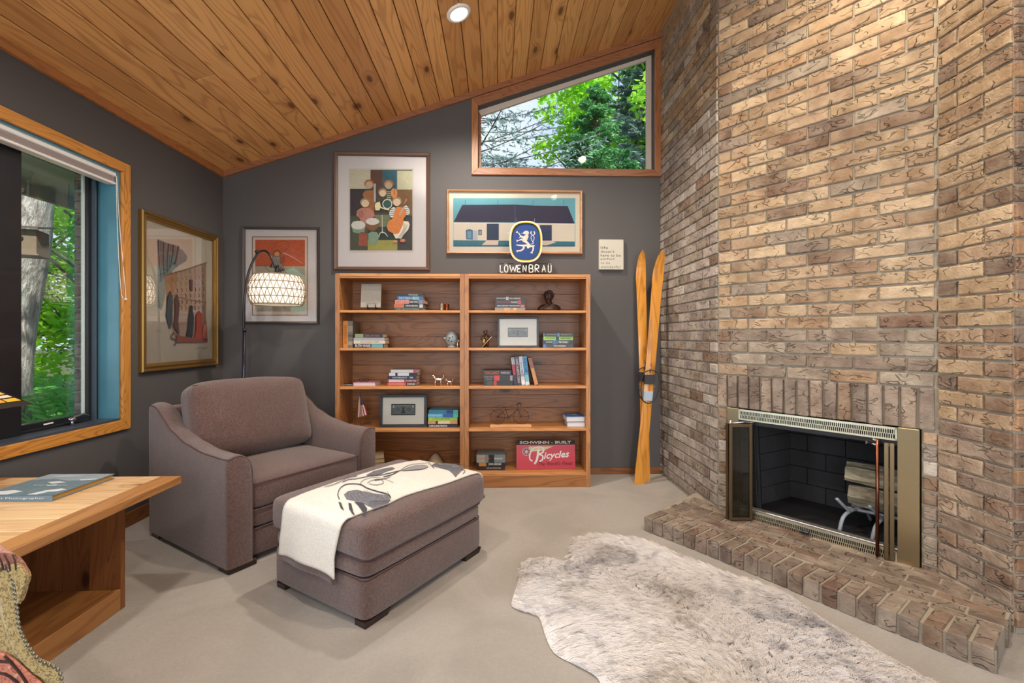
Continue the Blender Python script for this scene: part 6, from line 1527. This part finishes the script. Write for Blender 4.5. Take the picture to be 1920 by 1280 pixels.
# small flag
Y = 3.56; t = thing('desk_flag', 'little stars and stripes flag with gold fringe behind the armchair arm', 'flag', (KX(676, Y), Y, BS[1]))
m = MB(); m.lathe([(.001, 0), (.022, 0), (.02, .008), (.006, .014), (.001, .016)], 16); m.tube([(0, 0, .01), (0.0, 0, .27)], .0022, 6); m.ball((0, 0, .272), .005, 6); m.build('staff', M['gold'], t)
zF = K3(676, 742, Y).z - BS[1]; FWd, FH = .165, .05
def fp_(a, b): # hanging flag: a along the fly (downwards), b along the hoist
    q = a * FWd; return Vector((-.006 + b * .040 * (0.35 + .65 * a) + a * .020 * b - .022 * a * (1 - b), -.004 - .006 * math.sin(b * 9 + a * 3), zF - q * (1 - .12 * b) - .0))
m = MB(); st = [(170, 40, 48), (226, 222, 214)]
for i in range(9):
    b0, b1 = i / 9, (i + 1) / 9; m.grid(lambda a, b: fp_(a, b0 + (b1 - b0) * b), 8, 3, ink(st[i % 2]))
m.grid(lambda a, b: fp_(a * .45, .38 + .62 * b) + Vector((0, -.0012, 0)), 6, 5, ink((36, 44, 92)))
m.build('flag_cloth', None, t, fix=False)
m = MB(); m.tube([fp_(0, 0), fp_(.5, 0), fp_(1, 0), fp_(1, .5), fp_(1, 1)], .0035, 6); m.build('fringe', M['gold'], t)
# framed banknotes standing on the shelves (generic engraved notes)
def notef(label, x0, y0, x1, y1, Y, zb, fm, fwid, nx0, ny0, nx1, ny1, group):
    a, b = K3(x0, y1, Y), K3(x1, y0, Y); t = thing('framed_banknote', label, 'picture', (a.x, Y, zb + 0.001), 0, group); w_, h_ = b.x - a.x, b.z - a.z; t.rotation_euler = (-.06, 0, 0); t.location.z += 0.001
    for bx_ in ((0, w_, 0, fwid), (0, w_, h_ - fwid, h_), (0, fwid, fwid, h_ - fwid), (w_ - fwid, w_, fwid, h_ - fwid)): MB().box(bx_[0], bx_[1], -.008, .008, bx_[2], bx_[3], ch=.002).build('frame_bar', fm, t)
    MB().box(fwid * .8, w_ - fwid * .8, .0, .004, fwid * .8, h_ - fwid * .8).build('mat_board', ink((214, 212, 200), .04), t)
    sx, sy = w_ / (x1 - x0), h_ / (y1 - y0); R_ = lambda u, v: Vector(((nx0 - x0 + (nx1 - nx0) * u) * sx, -.0004, h_ - (ny0 - y0 + (ny1 - ny0) * v) * sy)); ar = Art(R_)
    ar.rect(0, 0, 1, 1, (40, 46, 48)).rect(.05, .12, .95, .88, (116, 124, 122)).rect(.07, .17, .93, .83, (72, 80, 80)).ell(.27, .5, .17, .28, (104, 114, 112), vary=.4).ell(.27, .5, .13, .2, (78, 86, 86)).ell(.73, .5, .17, .28, (104, 114, 112), vary=.4).ell(.73, .5, .13, .2, (78, 86, 86)).poly([(.42, .85), (.46, .4), (.5, .3), (.54, .4), (.58, .85)], (44, 50, 54)).rect(.07, .14, .13, .32, (180, 186, 180)).rect(.87, .14, .93, .32, (180, 186, 180)); ar.line([(.2, .13), (.5, .2), (.8, .13)], .03, (150, 156, 150)); ar.build('banknote', t)
    text('1', ink((30, 34, 36)), t, R_(.1, .23) + Vector((0, -.002, 0)), UPR, .004, .006); text('1', ink((30, 34, 36)), t, R_(.9, .23) + Vector((0, -.002, 0)), UPR, .004, .006)
    MB().box(fwid, w_ - fwid, -.0045, -.0035, fwid, h_ - fwid).build('picture_glass', M['pglass'], t)
    mm = MB(); mm.prism([(w_ * .42, .008, h_ * .7), (w_ * .58, .008, h_ * .7), (w_ * .6, .075, .006), (w_ * .4, .075, .006)], (0, .003, 0)); mm.build('easel_back', M['blackwood'], t)
orn = plain('ornate_black_frame', (32, 32, 36), .4, vary=.5, bump=.9, scale=140)
notef('banknote in an ornate black frame on the fourth left shelf', 712, 731, 800.5, 792, 3.545, BS[1], orn, .021, 733, 748.5, 778.5, 770, 'framed banknotes')
notef('banknote in a plain black frame on the second right shelf', 933, 592, 1010, 649, 3.535, BS[3], M['blackwood'], .0145, 952.3, 612, 989.7, 629.8, 'framed banknotes')
# bust
Y = 3.58; t = thing('bust', 'dark bronze bust of a curly haired head on the top right shelf', 'sculpture', (KX(1030, Y), Y, BS[4])); bz = plain('dark_bronze_bust', (70, 50, 44), .3, .6, vary=.4, scale=60, bump=.4)
m = MB(); m.ball((0, 0, .020), .05, 14, (1.8, .8, .8)); m.v = [(x, y, max(0, z)) for x, y, z in m.v]; m.tube([(0, 0, .04), (-.005, 0, .08)], [.03, .022], 12); m.build('shoulders', bz, t)
m = MB(); m.ball((-.008, -.006, .108), .034, 16, (.95, 1, 1.2)); m.tube([(-.012, -.038, .118), (-.014, -.048, .100), (-.012, -.038, .096)], [.004, .007, .005], 8); m.ball((-.012, -.036, .084), .012, 8, (1.2, .7, .6)); m.ball((-.010, -.028, .072), .014, 8)
for s in (-1, 1): m.ball((-.012 + s * .013, -.034, .117), .006, 6, (1.3, .6, .7)); m.ball((-.012 + s * .013, -.036, .127), .007, 6, (1.5, .6, .5)); m.ball((-.008 + s * .034, .0, .106), .009, 6, (.5, 1, 1.3))
m.build('head', bz, t)
m = MB(); R2 = random.Random(4)
for k in range(46):
    th_, ph_ = R2.uniform(0, 2 * PI), R2.uniform(-.1, 1.4)
    x, y, z = math.cos(th_) * math.cos(ph_), math.sin(th_) * math.cos(ph_), math.sin(ph_)
    if y < -.45 and z < .55: continue
    m.ball((-.008 + x * .036, -.002 + y * .036, .118 + z * .036), R2.uniform(.008, .013), 6)
m.build('curls', bz, t)
m = MB()
for k in range(7): a = -.9 + k * .3; m.tube(spline([(math.sin(a) * .03, -.03, .055), (math.sin(a) * .055, -.035, .030), (math.sin(a) * .078, -.02, .004)], 3), .006, 5)
m.build('drapery', bz, t)
# fiddler figurine
Y = 3.55; t = thing('metal_figurine', 'twisted brown metal figure of a musician on the second right shelf', 'figurine', (KX(911, Y), Y, BS[3])); fm = plain('brown_metal', (98, 76, 60), .35, .8, vary=.3, scale=60)
m = MB(); m.lathe([(.001, 0), (.03, 0), (.026, .006), (.001, .007)], 12, (0, 0, 0)); m.tube([(.008, 0, .005), (.012, 0, .05), (0, 0, .09)], [.012, .014, .018], 8); m.tube([(-.012, 0, .005), (-.02, .0, .04), (-.004, 0, .07)], [.010, .008, .010], 8); m.ball((-.004, 0, .112), .014, 8); m.tube([(-.02, -.004, .125), (.012, -.004, .12)], [.004, .014], 8)
m.tube([(0, 0, .10), (.03, -.012, .085), (.012, -.022, .065)], .006, 6); m.tube([(0, 0, .10), (-.03, -.01, .09), (-.035, -.02, .06)], .006, 6); m.build('figure', fm, t)
m = MB(); m.ball((-.014, -.024, .045), .018, 10, (.8, .5, 1.2)); m.tube([(-.012, -.024, .06), (.01, -.024, .10)], .003, 5); m.build('fiddle', plain('brass_fiddle', (150, 120, 60), .3, .8), t)
m = MB(); m.tube([(-.03, -.034, .002), (.045, -.03, .085)], .0022, 5); m.build('bow', plain('pale_bow', (196, 176, 160), .5), t)
# wire bicycle
Y = 3.53; t = thing('wire_bicycle', 'black wire bicycle sculpture on a pale wooden block', 'sculpture', (KX(957, Y), Y, BS[1])); a_, b_ = KX(919, Y) - KX(957, Y), KX(996, Y) - KX(957, Y)
MB().box(a_, b_, -.014, .03, 0, .019, ch=.002).build('wooden_base', wood('pale_block', (206, 154, 100), (160, 110, 64), axis=0, ring=8, knots=0, vary=.05), t)
wr = plain('black_wire', (44, 40, 44), .4, .6); s = Y / 865
def ringm(cx_, cz_, r): m = MB(); m.tube([(cx_ + r * math.cos(q), .008, cz_ + r * math.sin(q)) for q in [2 * PI * i / 28 for i in range(28)]], .0017, 5, closed=True); return m
for cx_, r in (((933 - 957) * s, 13.5 * s), ((977 - 957) * s, 14.2 * s)):
    m = ringm(cx_, .021 + r, r); o = m.build('wheel', wr, t); m = MB()
    for k in range(6): q = PI * k / 6; m.tube([(cx_ - r * math.cos(q), .008, .021 + r - r * math.sin(q)), (cx_ + r * math.cos(q), .008, .021 + r + r * math.sin(q))], .0008, 4)
    m.build('spokes', wr, o)
rr = 13.5 * s; c1, c2 = -24 * s, 20 * s; zc_ = .021 + rr
m = MB(); pd = (-4 * s, .008, zc_ - .01)
for p, q in (((c1, .008, zc_), pd), ((c1, .008, zc_), (-9 * s, .008, zc_ + 14 * s)), (pd, (-10 * s, .008, zc_ + 18 * s)), (pd, (14 * s, .008, zc_ + 15 * s)), ((-9 * s, .008, zc_ + 14 * s), (14 * s, .008, zc_ + 15 * s)), ((14 * s, .008, zc_ + 19 * s), (c2, .008, zc_))): m.tube([p, q], .0018, 5)
m.build('bicycle_frame', wr, t); m = MB(); m.tube([(-14 * s, .008, zc_ + 19 * s), (-6 * s, .008, zc_ + 18.5 * s)], [.003, .001], 6); m.build('saddle', wr, t)
m = MB(); m.tube(spline([(14 * s, .008, zc_ + 19 * s), (13 * s, .0, zc_ + 24 * s), (19 * s, -.01, zc_ + 25 * s), (20 * s, -.012, zc_ + 20 * s)], 4), .0017, 5); m.tube(spline([(14 * s, .008, zc_ + 19 * s), (13 * s, .016, zc_ + 24 * s), (19 * s, .026, zc_ + 25 * s), (20 * s, .028, zc_ + 20 * s)], 4), .0017, 5); m.build('handlebar', wr, t)
m = ringm(-4 * s, zc_ - .01, 3.2 * s); m.build('crank_ring', wr, t)
# red enamel sign
Y = 3.56; a, b = K3(968.4, 877.8, Y), K3(1078.6, 823.5, Y); t = thing('enamel_sign', 'red metal sign with white script and black top band on the lowest right shelf', 'sign', (a.x, Y, BS[0] + .001)); t.rotation_euler = (-.10, 0, 0); w_, h_ = b.x - a.x, b.z - a.z
MB().box(0, w_, 0, .004, 0, h_, ch=.001).build('plate', plain('red_enamel', (172, 14, 38), .3), t)
fn = lambda x, y: Vector(((x - 577) / 590 * w_, -.0003, h_ - (y - 763) / 292 * h_)); ar = Art(fn)
ar.rect(577, 763, 1167, 812, (34, 26, 26)).poly([(698, 828), (948, 828), (850, 870), (720, 880)], (226, 206, 160)).ell(678, 880, 42, 42, (214, 176, 176)).ell(678, 880, 34, 34, (110, 40, 60))
for k in range(4): ar.line([(678 + 30 * math.cos(k * PI / 4), 880 + 30 * math.sin(k * PI / 4)), (678 - 30 * math.cos(k * PI / 4), 880 - 30 * math.sin(k * PI / 4))], 7, (220, 190, 190), False)
WH = (238, 236, 232)
ar.line([(800, 848), (792, 915), (776, 975), (756, 1003)], (24, 18), WH).line([(738, 975), (712, 955), (714, 900), (748, 850), (800, 832), (846, 846), (846, 882), (802, 908)], (13, 15), WH).line([(796, 906), (838, 922), (838, 958), (808, 980)], 15, WH)
ar.build('emblem', t)
text('SCHWINN - BUILT', ink((222, 214, 190)), t, fn(870, 787) + Vector((0, -.002, 0)), UPR, w_ * .88, h_ * .095, bold=.03)
text('icycles', ink(WH), t, fn(980, 922) + Vector((0, -.002, 0)), (PI / 2, -math.radians(4), 0), w_ * .44, h_ * .31, bold=.02, ital=.3)
text("The World's Finest", ink((60, 24, 30)), t, fn(970, 1000) + Vector((0, -.002, 0)), (PI / 2, -math.radians(1), 0), w_ * .58, h_ * .13, ital=.4)

# ------------------------------------------------------------------ neon sign on top of the right bookcase
Y = 3.60; t = thing('neon_sign', 'unlit neon tube sign with blue oval lion emblem on top of the right bookcase', 'sign', (KX(985, Y), Y, 1.604)); L = Vector((KX(985, Y), Y, 1.604))
zf = lambda x, y, d=0.0: ony(920 + x / 10.67, 400 + y / 10.67, Y) - L + Vector((0, d, 0))
def superoval(cx_, cy_, rx, ry, n=40, e=2.7):
    out = []
    for i in range(n):
        q = 2 * PI * i / n; c, s = math.cos(q), math.sin(q); out.append((cx_ + rx * math.copysign(abs(c) ** (2 / e), c), cy_ + ry * math.copysign(abs(s) ** (2 / e), s)))
    return out
m = MB(); m.prism([zf(x, y, -.004) for x, y in superoval(702, 572, 300, 400)], (0, .022, 0)); m.build('emblem_case', M['black'], t)
ytm = plain('yellow_neon_glass', (206, 182, 70), .15, vary=.1); wtm = plain('white_neon_glass', (232, 228, 222), .15)
for rx, ry, mt in ((318, 402, wtm), (300, 384, ytm)):
    m = MB(); m.tube([zf(x, y, -.012) for x, y in superoval(702, 572, rx, ry, 48)], .0048, 8, closed=True); m.build('neon_ring', mt, t)
ar = Art(lambda x, y: zf(x, y, -.0050)); ar.poly(superoval(702, 572, 268, 352), (16, 66, 138), .1); LC = (236, 222, 206)
def paw(x, y, a, s=1):
    for da in (-.7, -.2, .3, .8): ar.line([(x, y), (x + 34 * s * math.cos(a + da), y + 34 * s * math.sin(a + da))], (16 * s, 5), LC, False)
ar.poly([(655, 375), (690, 350), (745, 352), (765, 385), (750, 430), (755, 470), (735, 520), (720, 550), (760, 590), (790, 625), (800, 650), (760, 700), (730, 700), (718, 650), (735, 615), (690, 590), (640, 560), (610, 530), (650, 500), (600, 480), (560, 500), (590, 460), (560, 410), (545, 390), (565, 385), (600, 440), (650, 460), (690, 440), (700, 420), (660, 410), (600, 400), (650, 395)], LC)
ar.line([(690, 520), (620, 520), (550, 550)], (36, 16), LC); ar.line([(745, 640), (660, 645), (570, 640), (510, 630)], (44, 12), LC); ar.line([(655, 640), (655, 700), (600, 745), (545, 745)], (46, 22), LC); ar.line([(770, 660), (830, 655), (880, 645)], (50, 12), LC); ar.line([(845, 650), (850, 710), (835, 765)], (34, 22), LC)
paw(540, 385, PI * 1.15); paw(545, 548, PI * .95); paw(545, 752, PI * .9); paw(825, 770, PI * .6, 1.1)
ar.line([(800, 620), (850, 600), (845, 570), (870, 490), (835, 440), (805, 490), (838, 570)], 11, LC); ar.line([(835, 440), (800, 400), (815, 365)], (10, 26), LC); ar.line([(840, 440), (880, 410), (865, 365)], (10, 26), LC)
for p in ([(700, 380), (715, 400), (700, 425)], [(730, 390), (735, 430), (722, 460)], [(700, 480), (720, 500), (705, 530)], [(620, 505), (650, 540), (690, 560)], [(650, 660), (640, 700), (610, 730)]): ar.line(p, 6, (176, 140, 116))
ar.build('lion_emblem', t)
m = MB()
for p, q in (((505, 170), (515, 100)), ((870, 170), (885, 110)), ((375, 395), (335, 395)), ((380, 810), (335, 815))): m.tube([zf(*p), zf(*q)], .002, 6); m.ball(zf(*q), .0036, 6)
m.build('standoffs', M['chrome'], t)
# bent tube letters
TUBE = {'L': [[(0, 0), (0, 1), (.55, 1)]], 'O': [[(.3, 0), (.06, .2), (0, .55), (.1, .9), (.35, 1), (.6, .9), (.7, .5), (.62, .15), (.3, 0)]], 'W': [[(0, 0), (.22, 1), (.45, .2), (.68, 1), (.9, 0)]],
        'E': [[(.6, 0), (.15, .03), (0, .15), (.05, .4), (.45, .5), (.05, .6), (0, .85), (.15, .98), (.6, 1)]], 'N': [[(0, 1), (0, 0), (.6, 1), (.6, 0)]], 'B': [[(0, 1), (0, 0), (.45, 0), (.6, .2), (.45, .45), (.1, .48), (.5, .52), (.65, .75), (.5, 1), (0, 1)]],
        'R': [[(0, 1), (0, 0), (.45, 0), (.6, .22), (.45, .48), (.1, .5), (.62, 1)]], 'A': [[(0, 1), (.3, 0), (.6, 1)], [(.14, .62), (.46, .62)]], 'U': [[(0, 0), (0, .75), (.12, .98), (.45, 1), (.6, .8), (.6, 0)]]}
word = 'LOWENBRAU'; xs = [190, 275, 380, 530, 645, 770, 890, 1025, 1150]; cwid = [110, 100, 150, 120, 105, 120, 120, 120, 95]
for c, x, cw in zip(word, xs, cwid):
    m = MB()
    for st_ in TUBE[c]:
        pts = [zf(x + u * cw, 1040 + v * 138, -.010) for u, v in st_]
        m.tube(dense(pts, 2) if c in 'LWNA' else spline(pts, 3), .0042, 6)
    if c == 'O':
        for dx in (10, 48): m.ball(zf(x + dx, 1018, -.010), .0036, 6)
    if c == 'U':
        for dx in (10, 48): m.ball(zf(x + dx, 1018, -.010), .0036, 6)
    m.build('neon_letter', wtm, t, )
m = MB(); m.tube([zf(195, 1005), zf(240, 998), zf(460, 1008)], .003, 6); m.tube([zf(930, 1008), zf(1170, 1005), zf(1210, 1050)], .003, 6); m.tube([zf(190, 1180), zf(150, 1190)], .003, 6)
m.tube([zf(330, 1195, .006), zf(1120, 1195, .006)], .0032, 6); m.tube([zf(700, 1195, .006), zf(700, 960, .006)], .004, 6); m.box(-.10, .10, -.006, .06, 0, .005); m.build('support', M['black'], t)

# ------------------------------------------------------------------ skis
skm = wood('varnished_ski', (212, 146, 58), (132, 76, 24), axis=2, ring=9, knots=0, rough=.22, vary=.05, coat=.5, across=9)
def ski(label, xb, xt, yb, yt, wb, wt_, Yb, Yt):
    pb = onz(xb, yb); z1 = ony(xt, yt, Yt).z; xt_ = ony(xt, yt, Yt).x; t = thing('ski', label, 'ski', (pb.x, Yb, 0), 0, 'old wooden skis in the corner')
    dx, dy, Hh = xt_ - pb.x, Yt - Yb, z1; kx = Yb / 865
    def prof(f): # half width along the ski
        w0 = wb + (wt_ * .92 - wb) * min(1, f * 1.4) * (1 if f > .0 else 1)
        waist = 1 - .10 * math.sin(PI * min(1, f / .8)); w1 = w0 * waist
        if f > .86: w1 = wt_ * math.sqrt(max(0, 1 - ((f - .86) / .14) ** 2.2))
        return max(w1 * kx / 2, .0012)
    vs = []; n = 40
    for i in range(n + 1):
        f = i / n; cx_ = dx * f; cy_ = dy * f + (-.075 * ((f - .86) / .14) ** 2 if f > .86 else 0) + .02 * math.sin(PI * f) * -1; z = Hh * f; hw = prof(f); th = .010 - .004 * f
        vs += [(cx_ - hw, cy_ - th, z), (cx_, cy_ - th * 1.25, z), (cx_ + hw, cy_ - th, z), (cx_ + hw, cy_, z), (cx_ - hw, cy_, z)]
    fs = [(5 * i + k, 5 * i + (k + 1) % 5, 5 * i + 5 + (k + 1) % 5, 5 * i + 5 + k) for i in range(n) for k in range(5)] + [(0, 1, 2, 3, 4), tuple(5 * n + k for k in range(5))]
    MB().add(vs, fs, skm).build('ski_body', None, t)
    def at(f, sx=0, d=0.014): return Vector((dx * f + sx, dy * f - .02 * math.sin(PI * f) - d, Hh * f))
    f0 = .445; m = MB(); bw_ = prof(.45)
    m.add([at(.425, -bw_ * 1.12, .013), at(.425, bw_ * 1.12, .013), at(.465, bw_ * 1.15, .013), at(.465, -bw_ * 1.15, .013)] + [at(.425, -bw_ * 1.12, .022), at(.425, bw_ * 1.12, .022), at(.465, bw_ * 1.15, .022), at(.465, -bw_ * 1.15, .022)], [(0, 1, 2, 3), (4, 5, 6, 7), (0, 1, 5, 4), (1, 2, 6, 5), (2, 3, 7, 6), (3, 0, 4, 7)]); m.build('toe_iron', plain('dark_binding', (62, 60, 62), .45, .6), t)
    m = MB(); m.add([at(.355, -bw_ * .92, .012), at(.355, bw_ * .92, .012), at(.395, bw_ * .95, .012), at(.395, -bw_ * .95, .012)] + [at(.355, -bw_ * .92, .018), at(.355, bw_ * .92, .018), at(.395, bw_ * .95, .018), at(.395, -bw_ * .95, .018)], [(0, 1, 2, 3), (4, 5, 6, 7), (0, 1, 5, 4), (1, 2, 6, 5), (2, 3, 7, 6), (3, 0, 4, 7)]); m.build('heel_plate', plain('pale_heel_plate', (176, 190, 200), .35, .5), t)
    m = MB(); m.tube([at(.475, .0, .02), at(.515, .0, .022)], [.010, .008], 8, flat=.5); m.build('front_throw', M['chrome'], t)
    m = MB(); m.tube(spline([at(.485, 0, .026), at(.47, -bw_ * 1.5, .03), at(.42, -bw_ * 1.9, .035), at(.365, -bw_ * 1.4, .035), at(.345, 0, .032), at(.365, bw_ * 1.4, .035), at(.42, bw_ * 1.9, .035), at(.47, bw_ * 1.5, .03)], 5, True), .004, 6, closed=True); m.build('binding_cable', plain('cable', (52, 50, 54), .4, .6), t)
    for sx in (-1, 1):
        for f in (.40, .415): MB().ball(at(f, sx * bw_ * 1.2, .014), .005, 6).build('cable_guide', M['chrome'], t)
    return t
ski('front wooden ski, its tip to the right against the brick corner', 1198, 1236.5, 907, 471, 20, 21.5, onz(1198, 907).y, 3.60)
ski('rear wooden ski, its tip to the left by the grey wall', 1211, 1199.5, 902, 471, 17, 20, 3.60, 3.745)

# ------------------------------------------------------------------ sheepskin rug
rug_px = [(960, 1136), (962, 1118), (972, 1085), (976, 1062), (990, 1048), (1030, 1045), (1064, 1050), (1074, 1022), (1084, 1010), (1110, 1004), (1150, 1006), (1205, 1014), (1260, 1036), (1330, 1062), (1400, 1088), (1470, 1108), (1530, 1150), (1600, 1192), (1690, 1244), (1760, 1280), (1850, 1310), (1860, 1350), (1700, 1420), (1450, 1440), (1300, 1420), (1190, 1370), (1140, 1310), (1120, 1270), (1085, 1248), (1040, 1224), (1022, 1190), (1010, 1155), (985, 1146)]
rp_ = [onz(x, y, 0.006) for x, y in rug_px]; rs = spline([(p.x, p.y, 0) for p in rp_], 3, True)
xs_ = [p.x for p in rs]; ys_ = [p.y for p in rs]
pts = [Vector((p.x, p.y)) for p in rs]; edges = [(i, (i + 1) % len(rs)) for i in range(len(rs))]
st_ = 0.028; gx = min(xs_)
segs_ = [(rs[i], rs[(i + 1) % len(rs)]) for i in range(len(rs))]
def edist(x, y):
    b = 9
    for p, q in segs_:
        vx, vy = q.x - p.x, q.y - p.y; t_ = max(0, min(1, ((x - p.x) * vx + (y - p.y) * vy) / (vx * vx + vy * vy + 1e-12))); d = math.hypot(x - p.x - vx * t_, y - p.y - vy * t_); b = min(b, d)
    return b
ed = {}
while gx < max(xs_):
    gy = min(ys_)
    while gy < max(ys_):
        if inside(gx, gy, rs):
            d = edist(gx, gy)
            if d > .012: ed[len(pts)] = d; pts.append(Vector((gx, gy)))
        gy += st_
    gx += st_
res = delaunay_2d_cdt(pts, edges, [list(range(len(rs)))], 1, 1e-5); V2, F2 = res[0], res[2]
def rz_(x, y):
    d = edist(x, y); n_ = noise.noise(Vector((x * 3.2, y * 3.2, 2))) * .5 + .5; n2_ = noise.noise(Vector((x * 8, y * 8, 7)))
    return 0.004 + min(1, d / .06) * (0.012 + .016 * n_ + .006 * n2_)
rv3 = [Vector((p.x, p.y, rz_(p.x, p.y))) for p in V2]
rugT = thing('sheepskin_rug', 'fluffy cream sheepskin rug lying before the brick hearth', 'rug', (0, 0, 0))
m = MB(); m.add(rv3, [tuple(f) for f in F2], None, True)
hide = plain('hide', (206, 194, 182), .9); base_o = m.build('hide', hide, rugT, fix=False)
# fur strands
tri = []; ar_ = []
for f in F2:
    for k in range(1, len(f) - 1):
        a, b, c = rv3[f[0]], rv3[f[k]], rv3[f[k + 1]]; tri.append((a, b, c)); ar_.append(((b - a).cross(c - a)).length / 2)
ar_ = np.array(ar_); NS = 230000; TI = rng.choice(len(tri), NS, p=ar_ / ar_.sum()); TA = np.array([[list(v) for v in t_] for t_ in tri])[TI]
r1, r2 = rng.random((NS, 1)), rng.random((NS, 1)); fl1 = (r1 + r2) > 1; r1[fl1] = 1 - r1[fl1]; r2[fl1] = 1 - r2[fl1]
root = TA[:, 0] * (1 - r1 - r2) + TA[:, 1] * r1 + TA[:, 2] * r2
# direction field: swirling nap, strands gather in tufts
cell = 0.017; cid = np.floor(root[:, :2] / cell + 0.35 * np.sin(root[:, 1::-1] * 40)).astype(int); key = (cid[:, 0] * 7919 + cid[:, 1] * 104729) % 99991
tr_ = np.random.default_rng(9).random((99991, 4)); tv = tr_[key]
A_ = -2.2 + 1.1 * np.sin(root[:, 0] * 3.1 + 1) + .9 * np.cos(root[:, 1] * 3.7) + (tv[:, 0] - .5) * 0.9
dirv = np.stack([np.cos(A_), np.sin(A_), 0.55 + .5 * tv[:, 1]], 1); dirv /= np.linalg.norm(dirv, axis=1, keepdims=True)
Lh = (0.034 + 0.026 * tv[:, 2] + 0.010 * rng.random(NS))[:, None]
tc = (cid + .5) * cell; tip_pull = np.concatenate([(tc - root[:, :2]) * .34, np.zeros((NS, 1))], 1)
KP = 5; pos = np.empty((NS, KP, 3))
jit = rng.normal(size=(NS, 3)) * .006
for k in range(KP):
    t_ = k / (KP - 1); pos[:, k] = root + dirv * Lh * t_ + tip_pull * t_ ** 1.5 + jit * t_ ** 2 + np.array([0, 0, -1]) * (Lh * .42 * t_ ** 2)
pos[:, :, 2] = np.maximum(pos[:, :, 2], .002 + .006 * rng.random((NS, 1)))
hc = bpy.data.hair_curves.new('fur'); hc.add_curves([KP] * NS); hc.attributes['position'].data.foreach_set('vector', pos.reshape(-1).astype(np.float32))
rad = hc.attributes.get('radius') or hc.attributes.new('radius', 'FLOAT', 'POINT'); rad.data.foreach_set('value', np.tile(np.array([.00075, .0007, .0006, .00045, .00015], dtype=np.float32), NS))
N = NT('sheepskin_fur'); v = N.coords((1, 1, 1), False); n1 = N.noise(v, 5.5, 3, .6, .6); n2 = N.noise(v, 2.2, 2)
hi = N.node('ShaderNodeHairInfo'); cc = N.mix(N.rng(n2, .35, .65), srgb(236, 233, 232), srgb(226, 220, 213)); dk_ = N.mix(N.rng(n2, .4, .6), srgb(124, 120, 126), srgb(160, 148, 134))
f_ = N.math('MULTIPLY', N.rng(n1, .50, .66), N.rng(hi.outputs['Intercept'], .25, .9)); cc = N.mix(N.math('MULTIPLY', f_, .8), cc, dk_); cc = N.mix(N.math('MULTIPLY', hi.outputs['Random'], .25), cc, srgb(214, 204, 198))
hc.materials.append(N.done(cc, .75, spec=.2, sheen=.2)); fo = bpy.data.objects.new('fur', hc); col.objects.link(fo); fo.parent = rugT; fo['kind'] = 'stuff'

# ------------------------------------------------------------------ turn the queued lettering into meshes
bpy.context.view_layer.update(); dg = bpy.context.evaluated_depsgraph_get(); made = []
for o, mat, parent, loc, rot, wd_, hh, nm in TXT: made.append(bpy.data.meshes.new_from_object(o.evaluated_get(dg)))
for (o, mat, parent, loc, rot, wd_, hh, nm), me in zip(TXT, made):
    bpy.data.objects.remove(o)
    if not len(me.vertices): continue
    co = np.empty(len(me.vertices) * 3); me.vertices.foreach_get('co', co); co = co.reshape(-1, 3); lo, hi_ = co.min(0), co.max(0); ce = (lo + hi_) / 2
    sx, sy = wd_ / max(1e-6, hi_[0] - lo[0]), hh / max(1e-6, hi_[1] - lo[1])
    co = (co - ce) * np.array([sx, sy, 1]); co[:, 2] = 0.0; me.vertices.foreach_set('co', co.reshape(-1)); me.update(); me.materials.clear(); me.materials.append(mat); me.name = nm
    q = bpy.data.objects.new(nm, me); col.objects.link(q); q.parent = parent; q.location = loc; q.rotation_euler = rot
